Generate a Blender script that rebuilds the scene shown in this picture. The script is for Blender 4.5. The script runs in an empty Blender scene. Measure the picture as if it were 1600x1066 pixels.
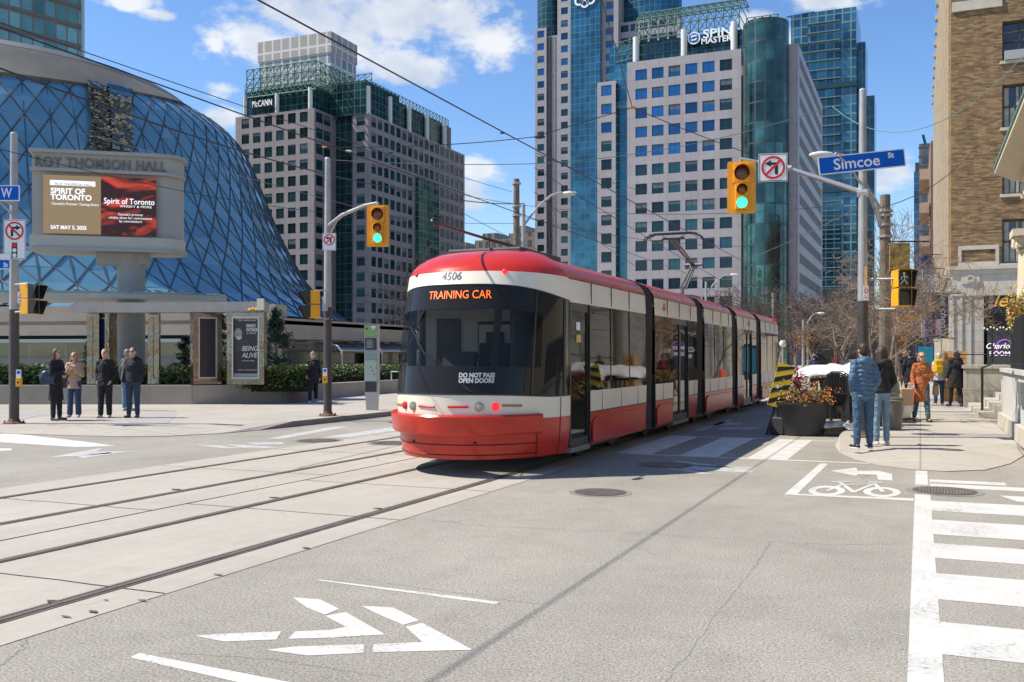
import bpy, bmesh, math, random
from mathutils import Vector, Matrix, noise as mnoise
R = math.radians
random.seed(7)
C = bpy.context.scene.collection
SC = bpy.context.scene
# ---------------------------------------------------------------- camera, world, sun, exposure
F, VX, HY, CAMH = 1500.0, 1438.0, 558.0, 1.62
TH = math.atan((VX-800)/F); SI, CO = math.sin(TH), math.cos(TH)
cd = bpy.data.cameras.new('camera'); cam = bpy.data.objects.new('camera', cd); C.objects.link(cam)
cam.location = (0, 0, CAMH); cam.rotation_euler = (R(90), 0, TH)
cd.sensor_width = 36; cd.lens = F/1600*36; cd.shift_y = (HY-533)/1600; cd.clip_end = 3000; cd.clip_start = .05
SC.camera = cam
SUN_EL, SUN_AZ = R(52), R(68)          # shadows head 68 deg from +Y towards +X
sh = Vector((math.sin(SUN_AZ)*math.cos(SUN_EL), math.cos(SUN_AZ)*math.cos(SUN_EL), -math.sin(SUN_EL)))
sd = bpy.data.lights.new('sun', 'SUN'); sd.energy = 4.35; sd.angle = R(.5); sd.color = (1, .925, .80)
so = bpy.data.objects.new('sun', sd); C.objects.link(so)
so.rotation_euler = sh.to_track_quat('-Z', 'Y').to_euler(); so.location = (-40, -20, 60)
SC.view_settings.view_transform = 'Standard'; SC.view_settings.look = 'None'
SC.view_settings.exposure = .70; SC.view_settings.gamma = 1

def dirpx(px, py):
    u, v = (px-800)/F, (HY-py)/F
    return Vector((u*CO-SI, u*SI+CO, v)).normalized()
def dep(px, D, z=None, py=None):        # point at camera depth D on the column px
    u = (px-800)/F*D
    if py is not None: z = CAMH+(HY-py)/F*D
    return Vector((u*CO-D*SI, u*SI+D*CO, z or 0))
def gr(px, py, z=0): return dep(px, F*(CAMH-z)/(py-HY), z)
def onX(px, py, X):
    t = (px-800)/F; D = X/(t*CO-SI); return Vector((X, (t*SI+CO)*D, CAMH+(HY-py)/F*D))
def onY(px, py, Y):
    t = (px-800)/F; D = Y/(t*SI+CO); return Vector(((t*CO-SI)*D, Y, CAMH+(HY-py)/F*D))

def world():
    w = bpy.data.worlds.new('World'); SC.world = w; w.use_nodes = True
    nt = w.node_tree; N, L = nt.nodes, nt.links; N.clear()
    out = N.new('ShaderNodeOutputWorld')
    sky = N.new('ShaderNodeTexSky'); sky.sky_type = 'NISHITA'; sky.sun_disc = False
    sky.sun_elevation = SUN_EL; sky.sun_rotation = R(180)+SUN_AZ
    sky.air_density = 1.0; sky.dust_density = .25; sky.ozone_density = 3.0; sky.altitude = 100
    hs = N.new('ShaderNodeHueSaturation'); hs.inputs['Saturation'].default_value = 1.17; hs.inputs['Hue'].default_value = .506
    L.new(sky.outputs[0], hs.inputs['Color'])
    b1 = N.new('ShaderNodeBackground'); b1.inputs[1].default_value = .115; L.new(hs.outputs[0], b1.inputs[0])
    b2 = N.new('ShaderNodeBackground'); b2.inputs[0].default_value = (.93, .96, 1, 1); b2.inputs[1].default_value = .62
    tc = N.new('ShaderNodeTexCoord')
    def math_(op, a, b=None, clamp=False):
        m = N.new('ShaderNodeMath'); m.operation = op; m.use_clamp = clamp
        for i, v in enumerate((a, b)):
            if v is None: continue
            if isinstance(v, (int, float)): m.inputs[i].default_value = v
            else: L.new(v, m.inputs[i])
        return m.outputs[0]
    blobs = [(395,60,68,42),(470,30,95,46),(600,25,110,62),(700,18,90,50),(770,62,62,36),(655,112,62,26),(610,95,60,30),(345,140,26,14),(350,185,34,18),
             (1385,270,46,32),(745,265,34,24),(200,2,40,12),(250,22,26,9),(1240,65,20,28),(1180,40,40,20),(1300,5,60,16),(560,70,60,30),(735,300,30,30),(340,70,18,14)]
    acc = None
    for px, py, rx, ry in blobs:
        d = dirpx(px, py)
        s = N.new('ShaderNodeVectorMath'); s.operation = 'SUBTRACT'; L.new(tc.outputs['Generated'], s.inputs[0]); s.inputs[1].default_value = d
        m = N.new('ShaderNodeVectorMath'); m.operation = 'MULTIPLY'; L.new(s.outputs[0], m.inputs[0])
        k = F/rx; m.inputs[1].default_value = (k*1.0, k*1.0, F/ry)
        ln = N.new('ShaderNodeVectorMath'); ln.operation = 'LENGTH'; L.new(m.outputs[0], ln.inputs[0])
        v = math_('SUBTRACT', 1.15, ln.outputs['Value'])
        acc = v if acc is None else math_('MAXIMUM', acc, v)
    nz = N.new('ShaderNodeTexNoise'); nz.inputs['Scale'].default_value = 26; nz.inputs['Detail'].default_value = 9; nz.inputs['Roughness'].default_value = .62
    mp = N.new('ShaderNodeMapping'); mp.inputs['Scale'].default_value = (1, 1, 1.7); L.new(tc.outputs['Generated'], mp.inputs[0]); L.new(mp.outputs[0], nz.inputs['Vector'])
    n1 = math_('MULTIPLY', math_('SUBTRACT', nz.outputs[0], .5), 2.6)
    f = math_('MULTIPLY', math_('ADD', acc, n1), 1.25, True)
    mr = N.new('ShaderNodeMapRange'); mr.interpolation_type = 'SMOOTHSTEP'; L.new(f, mr.inputs[0]); mr.inputs[4].default_value = .86
    # slightly greyer cloud cores
    n2 = N.new('ShaderNodeTexNoise'); n2.inputs['Scale'].default_value = 14; n2.inputs['Detail'].default_value = 6; L.new(mp.outputs[0], n2.inputs['Vector'])
    cr = N.new('ShaderNodeValToRGB'); cr.color_ramp.elements[0].position = .35; cr.color_ramp.elements[0].color = (.62, .69, .80, 1)
    cr.color_ramp.elements[1].position = .62; cr.color_ramp.elements[1].color = (1, 1, 1, 1); L.new(n2.outputs[0], cr.inputs[0]); L.new(cr.outputs[0], b2.inputs[0])
    mx = N.new('ShaderNodeMixShader'); L.new(mr.outputs[0], mx.inputs[0]); L.new(b1.outputs[0], mx.inputs[1]); L.new(b2.outputs[0], mx.inputs[2])
    L.new(mx.outputs[0], out.inputs[0])
world()

# ---------------------------------------------------------------- materials
MATS = {}
def mat(name, col=(.5,.5,.5), rough=.6, metal=0, vary=0, scale=4, bump=0, bscale=40, spec=.5, emit=0, coat=0, fine=0, trans=0, rand=0):
    if name in MATS: return MATS[name]
    m = bpy.data.materials.new(name); m.use_nodes = True; MATS[name] = m
    nt = m.node_tree; N, L = nt.nodes, nt.links; b = N['Principled BSDF']
    b.inputs['Base Color'].default_value = (*col, 1); b.inputs['Roughness'].default_value = rough
    b.inputs['Metallic'].default_value = metal; b.inputs['Specular IOR Level'].default_value = spec
    b.inputs['Coat Weight'].default_value = coat; b.inputs['Coat Roughness'].default_value = .05
    if emit: b.inputs['Emission Color'].default_value = (*col, 1); b.inputs['Emission Strength'].default_value = emit
    tc = N.new('ShaderNodeTexCoord')
    cur = None
    if vary or fine or rand:
        rgb = N.new('ShaderNodeRGB'); rgb.outputs[0].default_value = (*col, 1); cur = rgb.outputs[0]
        def mulby(val, lo, hi):
            nonlocal cur
            mr = N.new('ShaderNodeMapRange'); L.new(val, mr.inputs[0]); mr.inputs[1].default_value = .3; mr.inputs[2].default_value = .7
            mr.inputs[3].default_value = lo; mr.inputs[4].default_value = hi
            mm = N.new('ShaderNodeVectorMath'); mm.operation = 'SCALE'; L.new(cur, mm.inputs[0]); L.new(mr.outputs[0], mm.inputs['Scale']); cur = mm.outputs[0]
        if vary:
            n = N.new('ShaderNodeTexNoise'); n.inputs['Scale'].default_value = scale; n.inputs['Detail'].default_value = 6; n.inputs['Roughness'].default_value = .6
            L.new(tc.outputs['Object'], n.inputs['Vector']); mulby(n.outputs[0], 1-vary, 1+vary)
        if fine:
            n = N.new('ShaderNodeTexNoise'); n.inputs['Scale'].default_value = scale*25; n.inputs['Detail'].default_value = 3
            L.new(tc.outputs['Object'], n.inputs['Vector']); mulby(n.outputs[0], 1-fine, 1+fine)
        if rand:
            oi = N.new('ShaderNodeObjectInfo'); mr = N.new('ShaderNodeMapRange'); L.new(oi.outputs['Random'], mr.inputs[0]); mr.inputs[3].default_value = 1-rand; mr.inputs[4].default_value = 1+rand
            mm = N.new('ShaderNodeVectorMath'); mm.operation = 'SCALE'; L.new(cur, mm.inputs[0]); L.new(mr.outputs[0], mm.inputs['Scale']); cur = mm.outputs[0]
        L.new(cur, b.inputs['Base Color'])
    if bump:
        n = N.new('ShaderNodeTexNoise'); n.inputs['Scale'].default_value = bscale; n.inputs['Detail'].default_value = 5
        L.new(tc.outputs['Object'], n.inputs['Vector'])
        bp = N.new('ShaderNodeBump'); bp.inputs['Strength'].default_value = bump; bp.inputs['Distance'].default_value = .01
        L.new(n.outputs[0], bp.inputs['Height']); L.new(bp.outputs[0], b.inputs['Normal'])
    return m
def gridmat(name, c1, c2, mortar, w, h, ms=.02, offset=0, rough=.6, metal=0, spec=.5, bump=0, vary=.1, vscale=.5, wavy=0, bias=0, mrough=None):
    """brick-texture material laid out in metres on the UVs"""
    if name in MATS: return MATS[name]
    m = bpy.data.materials.new(name); m.use_nodes = True; MATS[name] = m
    nt = m.node_tree; N, L = nt.nodes, nt.links; b = N['Principled BSDF']
    b.inputs['Roughness'].default_value = rough; b.inputs['Metallic'].default_value = metal; b.inputs['Specular IOR Level'].default_value = spec
    uv = N.new('ShaderNodeUVMap'); uv.uv_map = 'UVMap'
    br = N.new('ShaderNodeTexBrick'); br.offset = offset; br.inputs['Scale'].default_value = 1
    br.inputs['Color1'].default_value = (*c1, 1); br.inputs['Color2'].default_value = (*c2, 1); br.inputs['Mortar'].default_value = (*mortar, 1)
    br.inputs['Mortar Size'].default_value = ms; br.inputs['Brick Width'].default_value = w; br.inputs['Row Height'].default_value = h; br.inputs['Mortar Smooth'].default_value = .1
    br.inputs['Bias'].default_value = bias
    L.new(uv.outputs[0], br.inputs['Vector'])
    n = N.new('ShaderNodeTexNoise'); n.inputs['Scale'].default_value = vscale; n.inputs['Detail'].default_value = 7; n.inputs['Roughness'].default_value = .6; L.new(uv.outputs[0], n.inputs['Vector'])
    mr = N.new('ShaderNodeMapRange'); L.new(n.outputs[0], mr.inputs[0]); mr.inputs[1].default_value = .3; mr.inputs[2].default_value = .7; mr.inputs[3].default_value = 1-vary; mr.inputs[4].default_value = 1+vary
    mm = N.new('ShaderNodeVectorMath'); mm.operation = 'SCALE'; L.new(br.outputs[0], mm.inputs[0]); L.new(mr.outputs[0], mm.inputs['Scale']); L.new(mm.outputs[0], b.inputs['Base Color'])
    if metal and mrough is not None:
        r2 = N.new('ShaderNodeMapRange'); L.new(br.outputs['Fac'], r2.inputs[0]); r2.inputs[3].default_value = metal; r2.inputs[4].default_value = 0; L.new(r2.outputs[0], b.inputs['Metallic'])
        r3 = N.new('ShaderNodeMapRange'); L.new(br.outputs['Fac'], r3.inputs[0]); r3.inputs[3].default_value = rough; r3.inputs[4].default_value = mrough; L.new(r3.outputs[0], b.inputs['Roughness'])
    if bump or wavy:
        bp = N.new('ShaderNodeBump'); bp.inputs['Distance'].default_value = .02
        if wavy:
            n3 = N.new('ShaderNodeTexNoise'); n3.inputs['Scale'].default_value = wavy; n3.inputs['Detail'].default_value = 1; L.new(uv.outputs[0], n3.inputs['Vector'])
            bp.inputs['Strength'].default_value = .5; bp.inputs['Distance'].default_value = .12; L.new(n3.outputs[0], bp.inputs['Height'])
        else:
            bp.inputs['Strength'].default_value = bump; bp.invert = True; L.new(br.outputs['Fac'], bp.inputs['Height'])
        L.new(bp.outputs[0], b.inputs['Normal'])
    return m

def groundmat(name, col, kind):
    m = bpy.data.materials.new(name); m.use_nodes = True; MATS[name] = m
    nt = m.node_tree; N, L = nt.nodes, nt.links; b = N['Principled BSDF']; b.inputs['Roughness'].default_value = .85; b.inputs['Specular IOR Level'].default_value = .3
    geo = N.new('ShaderNodeNewGeometry'); P = geo.outputs['Position']
    rgb = N.new('ShaderNodeRGB'); rgb.outputs[0].default_value = (*col, 1); cur = rgb.outputs[0]
    def noi(sc, det=5, ro=.6, st=(1,1,1)):
        mp = N.new('ShaderNodeMapping'); mp.inputs['Scale'].default_value = st; L.new(P, mp.inputs[0])
        n = N.new('ShaderNodeTexNoise'); n.inputs['Scale'].default_value = sc; n.inputs['Detail'].default_value = det; n.inputs['Roughness'].default_value = ro; L.new(mp.outputs[0], n.inputs['Vector']); return n.outputs[0]
    def mul(val, a0, a1, lo, hi):
        nonlocal cur
        mr = N.new('ShaderNodeMapRange'); L.new(val, mr.inputs[0])
        for i, v in enumerate((a0, a1, lo, hi)): mr.inputs[i+1].default_value = v
        mm = N.new('ShaderNodeVectorMath'); mm.operation = 'SCALE'; L.new(cur, mm.inputs[0]); L.new(mr.outputs[0], mm.inputs['Scale']); cur = mm.outputs[0]
    def crack(sc, wdt, dark, msk=None):
        nonlocal cur
        v = N.new('ShaderNodeTexVoronoi'); v.feature = 'DISTANCE_TO_EDGE'; v.inputs['Scale'].default_value = sc
        nd = N.new('ShaderNodeTexNoise'); nd.inputs['Scale'].default_value = 2.2; nd.inputs['Detail'].default_value = 6; L.new(P, nd.inputs['Vector'])
        ad = N.new('ShaderNodeVectorMath'); ad.operation = 'MULTIPLY_ADD'; L.new(nd.outputs['Color'], ad.inputs[0]); ad.inputs[1].default_value = (.7, .7, 0); L.new(P, ad.inputs[2])
        L.new(ad.outputs[0], v.inputs['Vector'])
        mr = N.new('ShaderNodeMapRange'); L.new(v.outputs[0], mr.inputs[0]); mr.inputs[1].default_value = 0; mr.inputs[2].default_value = wdt; mr.inputs[3].default_value = dark; mr.inputs[4].default_value = 1
        val = mr.outputs[0]
        mk = noi(.5, 2); m2 = N.new('ShaderNodeMapRange'); L.new(mk, m2.inputs[0]); m2.inputs[1].default_value = .5; m2.inputs[2].default_value = .58
        mx = N.new('ShaderNodeMix'); L.new(m2.outputs[0], mx.inputs[0]); mx.inputs[2].default_value = 1; L.new(val, mx.inputs[3])
        mm = N.new('ShaderNodeVectorMath'); mm.operation = 'SCALE'; L.new(cur, mm.inputs[0]); L.new(mx.outputs[0], mm.inputs['Scale']); cur = mm.outputs[0]
    if kind == 'asphalt':
        mul(noi(.35, 4), .3, .7, .86, 1.12); mul(noi(1.6, 5, .7), .55, .75, 1, .86); mul(noi(3, 6, .7), .3, .7, .94, 1.06)
        mul(noi(1.0, 5, .65, (1.2, .12, 1)), .35, .7, .95, 1.05)
        mul(noi(62, 3, .75), .3, .7, .45, 1.55); mul(noi(190, 2), .3, .7, .75, 1.25)
        v = N.new('ShaderNodeTexVoronoi'); v.inputs['Scale'].default_value = 38; L.new(P, v.inputs['Vector'])
        mul(v.outputs['Distance'], .0, .25, .35, 1)
        v2 = N.new('ShaderNodeTexVoronoi'); v2.inputs['Scale'].default_value = 21; L.new(P, v2.inputs['Vector']); mul(v2.outputs['Distance'], .05, .14, 1.6, 1)
        crack(.16, .003, .72)
        bsc, bs = 75, .5
    elif kind == 'slab':
        mul(noi(.5, 6), .3, .7, .9, 1.08); mul(noi(6, 6, .7), .3, .7, .94, 1.05); mul(noi(90, 3), .3, .7, .93, 1.07)
        mul(noi(1.0, 5, .7, (2.5, .1, 1)), .35, .7, .93, 1.04)
        crack(.2, .003, .6)
        bsc, bs = 60, .15
    else:
        mul(noi(.6, 6), .3, .7, .92, 1.07); mul(noi(8, 6, .7), .3, .7, .94, 1.05); mul(noi(80, 3), .3, .7, .93, 1.07)
        v = N.new('ShaderNodeTexVoronoi'); v.inputs['Scale'].default_value = 2.3; L.new(P, v.inputs['Vector']); mul(v.outputs['Distance'], .015, .03, .72, 1)
        crack(.3, .004, .7)
        # saw-cut joints
        br = N.new('ShaderNodeTexBrick'); br.offset = 0; br.inputs['Scale'].default_value = 1; br.inputs['Mortar Size'].default_value = .012
        br.inputs['Brick Width'].default_value = 1.55; br.inputs['Row Height'].default_value = 1.55; br.inputs['Color1'].default_value = (1,1,1,1); br.inputs['Color2'].default_value = (.9,.9,.9,1); br.inputs['Mortar'].default_value = (.62,.6,.57,1)
        L.new(P, br.inputs['Vector']); mm = N.new('ShaderNodeVectorMath'); mm.operation = 'MULTIPLY'; L.new(cur, mm.inputs[0]); L.new(br.outputs[0], mm.inputs[1]); cur = mm.outputs[0]
        bsc, bs = 60, .12
    L.new(cur, b.inputs['Base Color'])
    bp = N.new('ShaderNodeBump'); bp.inputs['Strength'].default_value = bs; bp.inputs['Distance'].default_value = .006
    L.new(noi(bsc, 3), bp.inputs['Height']); L.new(bp.outputs[0], b.inputs['Normal'])
    return m

asphalt = groundmat('asphalt', (.290, .270, .228), 'asphalt')
slabm = groundmat('track_concrete', (.40, .368, .312), 'slab')
walkm = groundmat('walk_concrete', (.40, .366, .315), 'walk')
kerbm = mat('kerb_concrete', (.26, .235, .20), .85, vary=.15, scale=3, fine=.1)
patchm = mat('repair_asphalt', (.20,.195,.187), .9, vary=.1, fine=.25, scale=4)
whitepaint = mat('road_paint', (.56, .545, .50), .6, vary=.10, scale=3, fine=.10)
def wear(m, lo, hi, col=(.27,.26,.23), sc=24):
    nt = m.node_tree; N, L = nt.nodes, nt.links; b = N['Principled BSDF']; src = b.inputs['Base Color'].links[0].from_socket
    geo = N.new('ShaderNodeNewGeometry'); n = N.new('ShaderNodeTexNoise'); n.inputs['Scale'].default_value = sc; n.inputs['Detail'].default_value = 8; n.inputs['Roughness'].default_value = .78; L.new(geo.outputs['Position'], n.inputs['Vector'])
    n2 = N.new('ShaderNodeTexNoise'); n2.inputs['Scale'].default_value = 1.4; n2.inputs['Detail'].default_value = 3; L.new(geo.outputs['Position'], n2.inputs['Vector'])
    ad = N.new('ShaderNodeMath'); ad.operation = 'ADD'; L.new(n.outputs[0], ad.inputs[0]); mu = N.new('ShaderNodeMath'); mu.operation = 'MULTIPLY_ADD'; L.new(n2.outputs[0], mu.inputs[0]); mu.inputs[1].default_value = .5; mu.inputs[2].default_value = -.25; L.new(mu.outputs[0], ad.inputs[1])
    mr = N.new('ShaderNodeMapRange'); L.new(ad.outputs[0], mr.inputs[0]); mr.inputs[1].default_value = lo; mr.inputs[2].default_value = hi
    mx = N.new('ShaderNodeMix'); mx.data_type = 'RGBA'; L.new(mr.outputs[0], mx.inputs[0]); L.new(src, mx.inputs[6]); mx.inputs[7].default_value = (*col, 1); L.new(mx.outputs[2], b.inputs['Base Color'])
wear(whitepaint, .555, .68)
wornpaint = mat('worn_road_paint', (.42, .415, .40), .7, vary=.25, scale=5, fine=.3)
steel = mat('rail_steel', (.27, .215, .165), .42, .6, vary=.2, scale=2)
groove = mat('rail_groove', (.055, .042, .032), .9)
rubber = mat('joint_seal', (.10, .09, .08), .9, vary=.3)
galv = mat('galvanised', (.36, .355, .34), .5, .35, vary=.16, scale=3)
alum = mat('brushed_aluminium', (.55, .55, .54), .35, .7, vary=.06)
darkpaint = mat('dark_pole_paint', (.062, .048, .042), .5, vary=.15, scale=5)
blackm = mat('black', (.012, .012, .012), .6)
white = mat('white_sign', (.78, .78, .76), .45)
redsign = mat('red_sign', (.60, .015, .02), .45)
bluesign = mat('blue_sign', (.004, .105, .50), .65, spec=.15)
yellow = mat('signal_yellow', (.80, .36, .008), .42, vary=.05)
concr = mat('precast_concrete', (.32, .28, .225), .8, vary=.12, scale=.8, fine=.08)
concd = mat('weathered_concrete', (.20, .19, .175), .85, vary=.2, scale=.7, fine=.1)
cream = mat('cream_paint', (.72, .65, .525), .33, spec=.4, vary=.07, scale=1.3)
tramred = mat('tram_red', (.48, .026, .013), .22, spec=.5, vary=.11, scale=1.6)
tramdark = mat('tram_dark_trim', (.02, .019, .018), .35)
tramglass = mat('tram_window_glass', (.009, .009, .008), .03, spec=.4)
frontglass = mat('windscreen_black', (.020, .019, .018), .06, spec=.18)
bellow = mat('bellows_rubber', (.028, .025, .023), .7, vary=.2)

# ---------------------------------------------------------------- mesh and object helpers
class MB:
    def __init__(s): s.v = []; s.f = []; s.m = []; s.uv = {}
    def add(s, vs, fs, mi=0):
        n = len(s.v); s.v += [Vector(p) for p in vs]
        for f in fs: s.f.append([i+n for i in f]); s.m.append(mi)
        return s
    def box(s, c, d, mi=0, rz=0, rx=0, ry=0, top=1.0):
        x, y, z = d[0]/2, d[1]/2, d[2]/2
        vs = [Vector((a*x*(top if e > 0 else 1), b*y*(top if e > 0 else 1), e*z)) for e in (-1, 1) for b in (-1, 1) for a in (-1, 1)]
        if rz or rx or ry:
            M = Matrix.Rotation(rz, 3, 'Z') @ Matrix.Rotation(ry, 3, 'Y') @ Matrix.Rotation(rx, 3, 'X'); vs = [M @ v for v in vs]
        c = Vector(c)
        return s.add([v+c for v in vs], [(0,2,3,1),(4,5,7,6),(0,1,5,4),(2,6,7,3),(0,4,6,2),(1,3,7,5)], mi)
    def bb(s, x0, x1, y0, y1, z0, z1, mi=0): return s.box(((x0+x1)/2, (y0+y1)/2, (z0+z1)/2), (abs(x1-x0), abs(y1-y0), abs(z1-z0)), mi)
    def quad(s, a, b, c, d, mi=0): return s.add([a, b, c, d], [(0,1,2,3)], mi)
    def tube(s, pts, r, n=8, mi=0, cap=True):
        pts = [Vector(p) for p in pts]; k = len(pts)
        rs = list(r) if hasattr(r, '__len__') else [r]*k
        vs = []; ref = None
        for i, p in enumerate(pts):
            d = (pts[min(i+1, k-1)]-pts[max(i-1, 0)])
            if d.length < 1e-9: d = Vector((0,0,1))
            d.normalize()
            if ref is None: ref = Vector((1,0,0)) if abs(d.x) < .8 else Vector((0,1,0))
            a = (ref-d*ref.dot(d))
            if a.length < 1e-5: a = d.orthogonal()
            a.normalize(); b = d.cross(a); ref = a
            vs += [p+(a*math.cos(2*math.pi*j/n)+b*math.sin(2*math.pi*j/n))*rs[i] for j in range(n)]
        fs = [(i*n+j, i*n+(j+1) % n, (i+1)*n+(j+1) % n, (i+1)*n+j) for i in range(k-1) for j in range(n)]
        if cap: fs += [tuple(reversed(range(n))), tuple(range((k-1)*n, k*n))]
        return s.add(vs, fs, mi)
    def prism(s, poly, z0, z1, mi=0, side=None):
        n = len(poly); vs = [(p[0], p[1], z0) for p in poly]+[(p[0], p[1], z1) for p in poly]
        s.add(vs, [tuple(range(n, 2*n))], mi)
        return s.add(vs, [tuple(reversed(range(n)))]+[(i, (i+1) % n, n+(i+1) % n, n+i) for i in range(n)], mi if side is None else side)
    def plate(s, o, r, u, poly, t, mi=0, side=None):     # flat polygon (2-D) in plane (o, r, u), extruded t along r x u
        o, r, u = Vector(o), Vector(r).normalized(), Vector(u).normalized(); n_ = r.cross(u)
        n = len(poly); fr = [o+r*p[0]+u*p[1]+n_*t for p in poly]; bk = [o+r*p[0]+u*p[1] for p in poly]
        s.add(fr+bk, [tuple(range(n))], mi)
        return s.add(fr+bk, [tuple(reversed(range(n, 2*n)))]+[(n+i, n+(i+1) % n, (i+1) % n, i) for i in range(n)], mi if side is None else side)
    def lathe(s, prof, n=16, c=(0,0,0), mi=0, sx=1, sy=1):
        c = Vector(c); vs = [c+Vector((r*math.cos(2*math.pi*j/n)*sx, r*math.sin(2*math.pi*j/n)*sy, z)) for r, z in prof for j in range(n)]
        k = len(prof); fs = [(i*n+j, i*n+(j+1) % n, (i+1)*n+(j+1) % n, (i+1)*n+j) for i in range(k-1) for j in range(n)]
        fs += [tuple(reversed(range(n))), tuple(range((k-1)*n, k*n))]
        return s.add(vs, fs, mi)
    def ell(s, c, r, n=12, mi=0, M=None):
        k = n//2+1; c = Vector(c); vs = []
        for i in range(k+1):
            t = math.pi*i/k-math.pi/2
            for j in range(n):
                v = Vector((math.cos(t)*math.cos(2*math.pi*j/n)*r[0], math.cos(t)*math.sin(2*math.pi*j/n)*r[1], math.sin(t)*r[2]))
                vs.append(c+(M @ v if M else v))
        return s.add(vs, [(i*n+j, i*n+(j+1) % n, (i+1)*n+(j+1) % n, (i+1)*n+j) for i in range(k) for j in range(n)], mi)
    def caps(s, a, ra, b, rb, n=12, sx=1, sy=1):           # tapered capsule, x/y squash for near-vertical ones
        a, b = Vector(a), Vector(b); d = (b-a); L = max(d.length, 1e-6); q = Vector((0,0,1)).rotation_difference(d).to_matrix(); vs = []; rows = []
        for i in range(4): t = -math.pi/2+math.pi/2*i/4; rows.append((ra*math.cos(t), ra*math.sin(t)))
        rows.append((ra, 0)); rows.append((rb, L))
        for i in range(1, 5): t = math.pi/2*i/4; rows.append((rb*math.cos(t), L+rb*math.sin(t)))
        for r, z in rows:
            r = max(r, .0008)
            for j in range(n):
                v = q @ Vector((r*math.cos(2*math.pi*j/n), r*math.sin(2*math.pi*j/n), z)); vs.append(a+Vector((v.x*sx, v.y*sy, v.z)))
        k = len(rows); fs = [(i*n+j, i*n+(j+1) % n, (i+1)*n+(j+1) % n, (i+1)*n+j) for i in range(k-1) for j in range(n)]+[tuple(reversed(range(n))), tuple(range((k-1)*n, k*n))]
        return s.add(vs, fs)
    def build(s, name, mats, parent=None, smooth=False, world=False, kind=None, label=None, bevel=0, sharp=40, weld=True):
        me = bpy.data.meshes.new(name)
        vs = s.v
        if world and parent is not None:
            inv = inv_of(parent); vs = [inv @ v for v in vs]
        me.from_pydata([tuple(v) for v in vs], [], s.f)
        for m in (mats if isinstance(mats, (list, tuple)) else [mats]): me.materials.append(m)
        me.polygons.foreach_set('material_index', s.m)
        uvl = me.uv_layers.new(name='UVMap'); me.calc_loop_triangles()
        for p in me.polygons:
            n = p.normal
            for li in p.loop_indices:
                vi = me.loops[li].vertex_index
                if vi in s.uv: uvl.data[li].uv = s.uv[vi]; continue
                co = s.v[vi]
                if abs(n.z) > .7: uvl.data[li].uv = (co.x, co.y)
                elif abs(n.x) > abs(n.y): uvl.data[li].uv = (co.y, co.z)
                else: uvl.data[li].uv = (co.x, co.z)
        if weld and not s.uv:
            bm = bmesh.new(); bm.from_mesh(me); bmesh.ops.remove_doubles(bm, verts=bm.verts, dist=1e-5)
            bmesh.ops.recalc_face_normals(bm, faces=bm.faces) if smooth else None
            bm.to_mesh(me); bm.free()
        if smooth:
            me.polygons.foreach_set('use_smooth', [True]*len(me.polygons)); me.set_sharp_from_angle(angle=R(sharp))
        ob = bpy.data.objects.new(name, me); C.objects.link(ob)
        if parent: ob.parent = parent
        if kind: ob['kind'] = kind
        if label: ob['label'] = label
        if bevel:
            b = ob.modifiers.new('bevel', 'BEVEL'); b.width = bevel; b.segments = 2; b.limit_method = 'ANGLE'
        return ob
TM = {}
def inv_of(o):
    while o.parent is not None: o = o.parent
    return TM.get(o.name, Matrix.Identity(4)).inverted()
def thing(name, label, cat, loc=(0,0,0), rz=0, group=None):
    o = bpy.data.objects.new(name, None); C.objects.link(o); o.empty_display_size = .2
    o.location = loc; o.rotation_euler = (0, 0, rz); o['label'] = label; o['category'] = cat
    if group: o['group'] = group
    TM[o.name] = Matrix.Translation(Vector(loc)) @ Matrix.Rotation(rz, 4, 'Z')
    return o
def tag(o, label, cat, group=None):
    o['label'] = label; o['category'] = cat
    if group: o['group'] = group
    return o
def dup(root, loc, rz, label=None, group=None, scale=None):
    def cp(o, par):
        c = o.copy(); C.objects.link(c)
        if par: c.parent = par
        for ch in [x for x in KIDS.get(o.name, [])]: cp(ch, c)
        return c
    KIDS = {}
    for o in bpy.data.objects:
        if o.parent: KIDS.setdefault(o.parent.name, []).append(o)
    c = cp(root, None); c.location = loc; c.rotation_euler = (0, 0, rz)
    if scale: c.scale = (scale,)*3
    if label: c['label'] = label
    if group: c['group'] = group
    return c
def struct(mb, name, m, **k): return mb.build(name, m, kind='structure', **k)
def circ(r, n=24, cx=0, cy=0, a0=0, a1=360): return [(cx+r*math.cos(R(a0+(a1-a0)*i/n)), cy+r*math.sin(R(a0+(a1-a0)*i/n))) for i in range(n if a1-a0 == 360 else n+1)]
def ringplate(mb, o, r, u, r0, r1, t, mi=0, n=28):
    o, r, u = Vector(o), Vector(r).normalized(), Vector(u).normalized(); nn = r.cross(u); vs = []
    for j in range(n):
        a = 2*math.pi*j/n; e = r*math.cos(a)+u*math.sin(a)
        vs += [o+e*r0+nn*t, o+e*r1+nn*t, o+e*r0, o+e*r1]
    fs = []
    for j in range(n):
        a, b = 4*j, 4*((j+1) % n); fs += [(a, a+1, b+1, b), (a+1, a+3, b+3, b+1), (a+2, a, b, b+2)]
    mb.add(vs, fs, mi)
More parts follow.
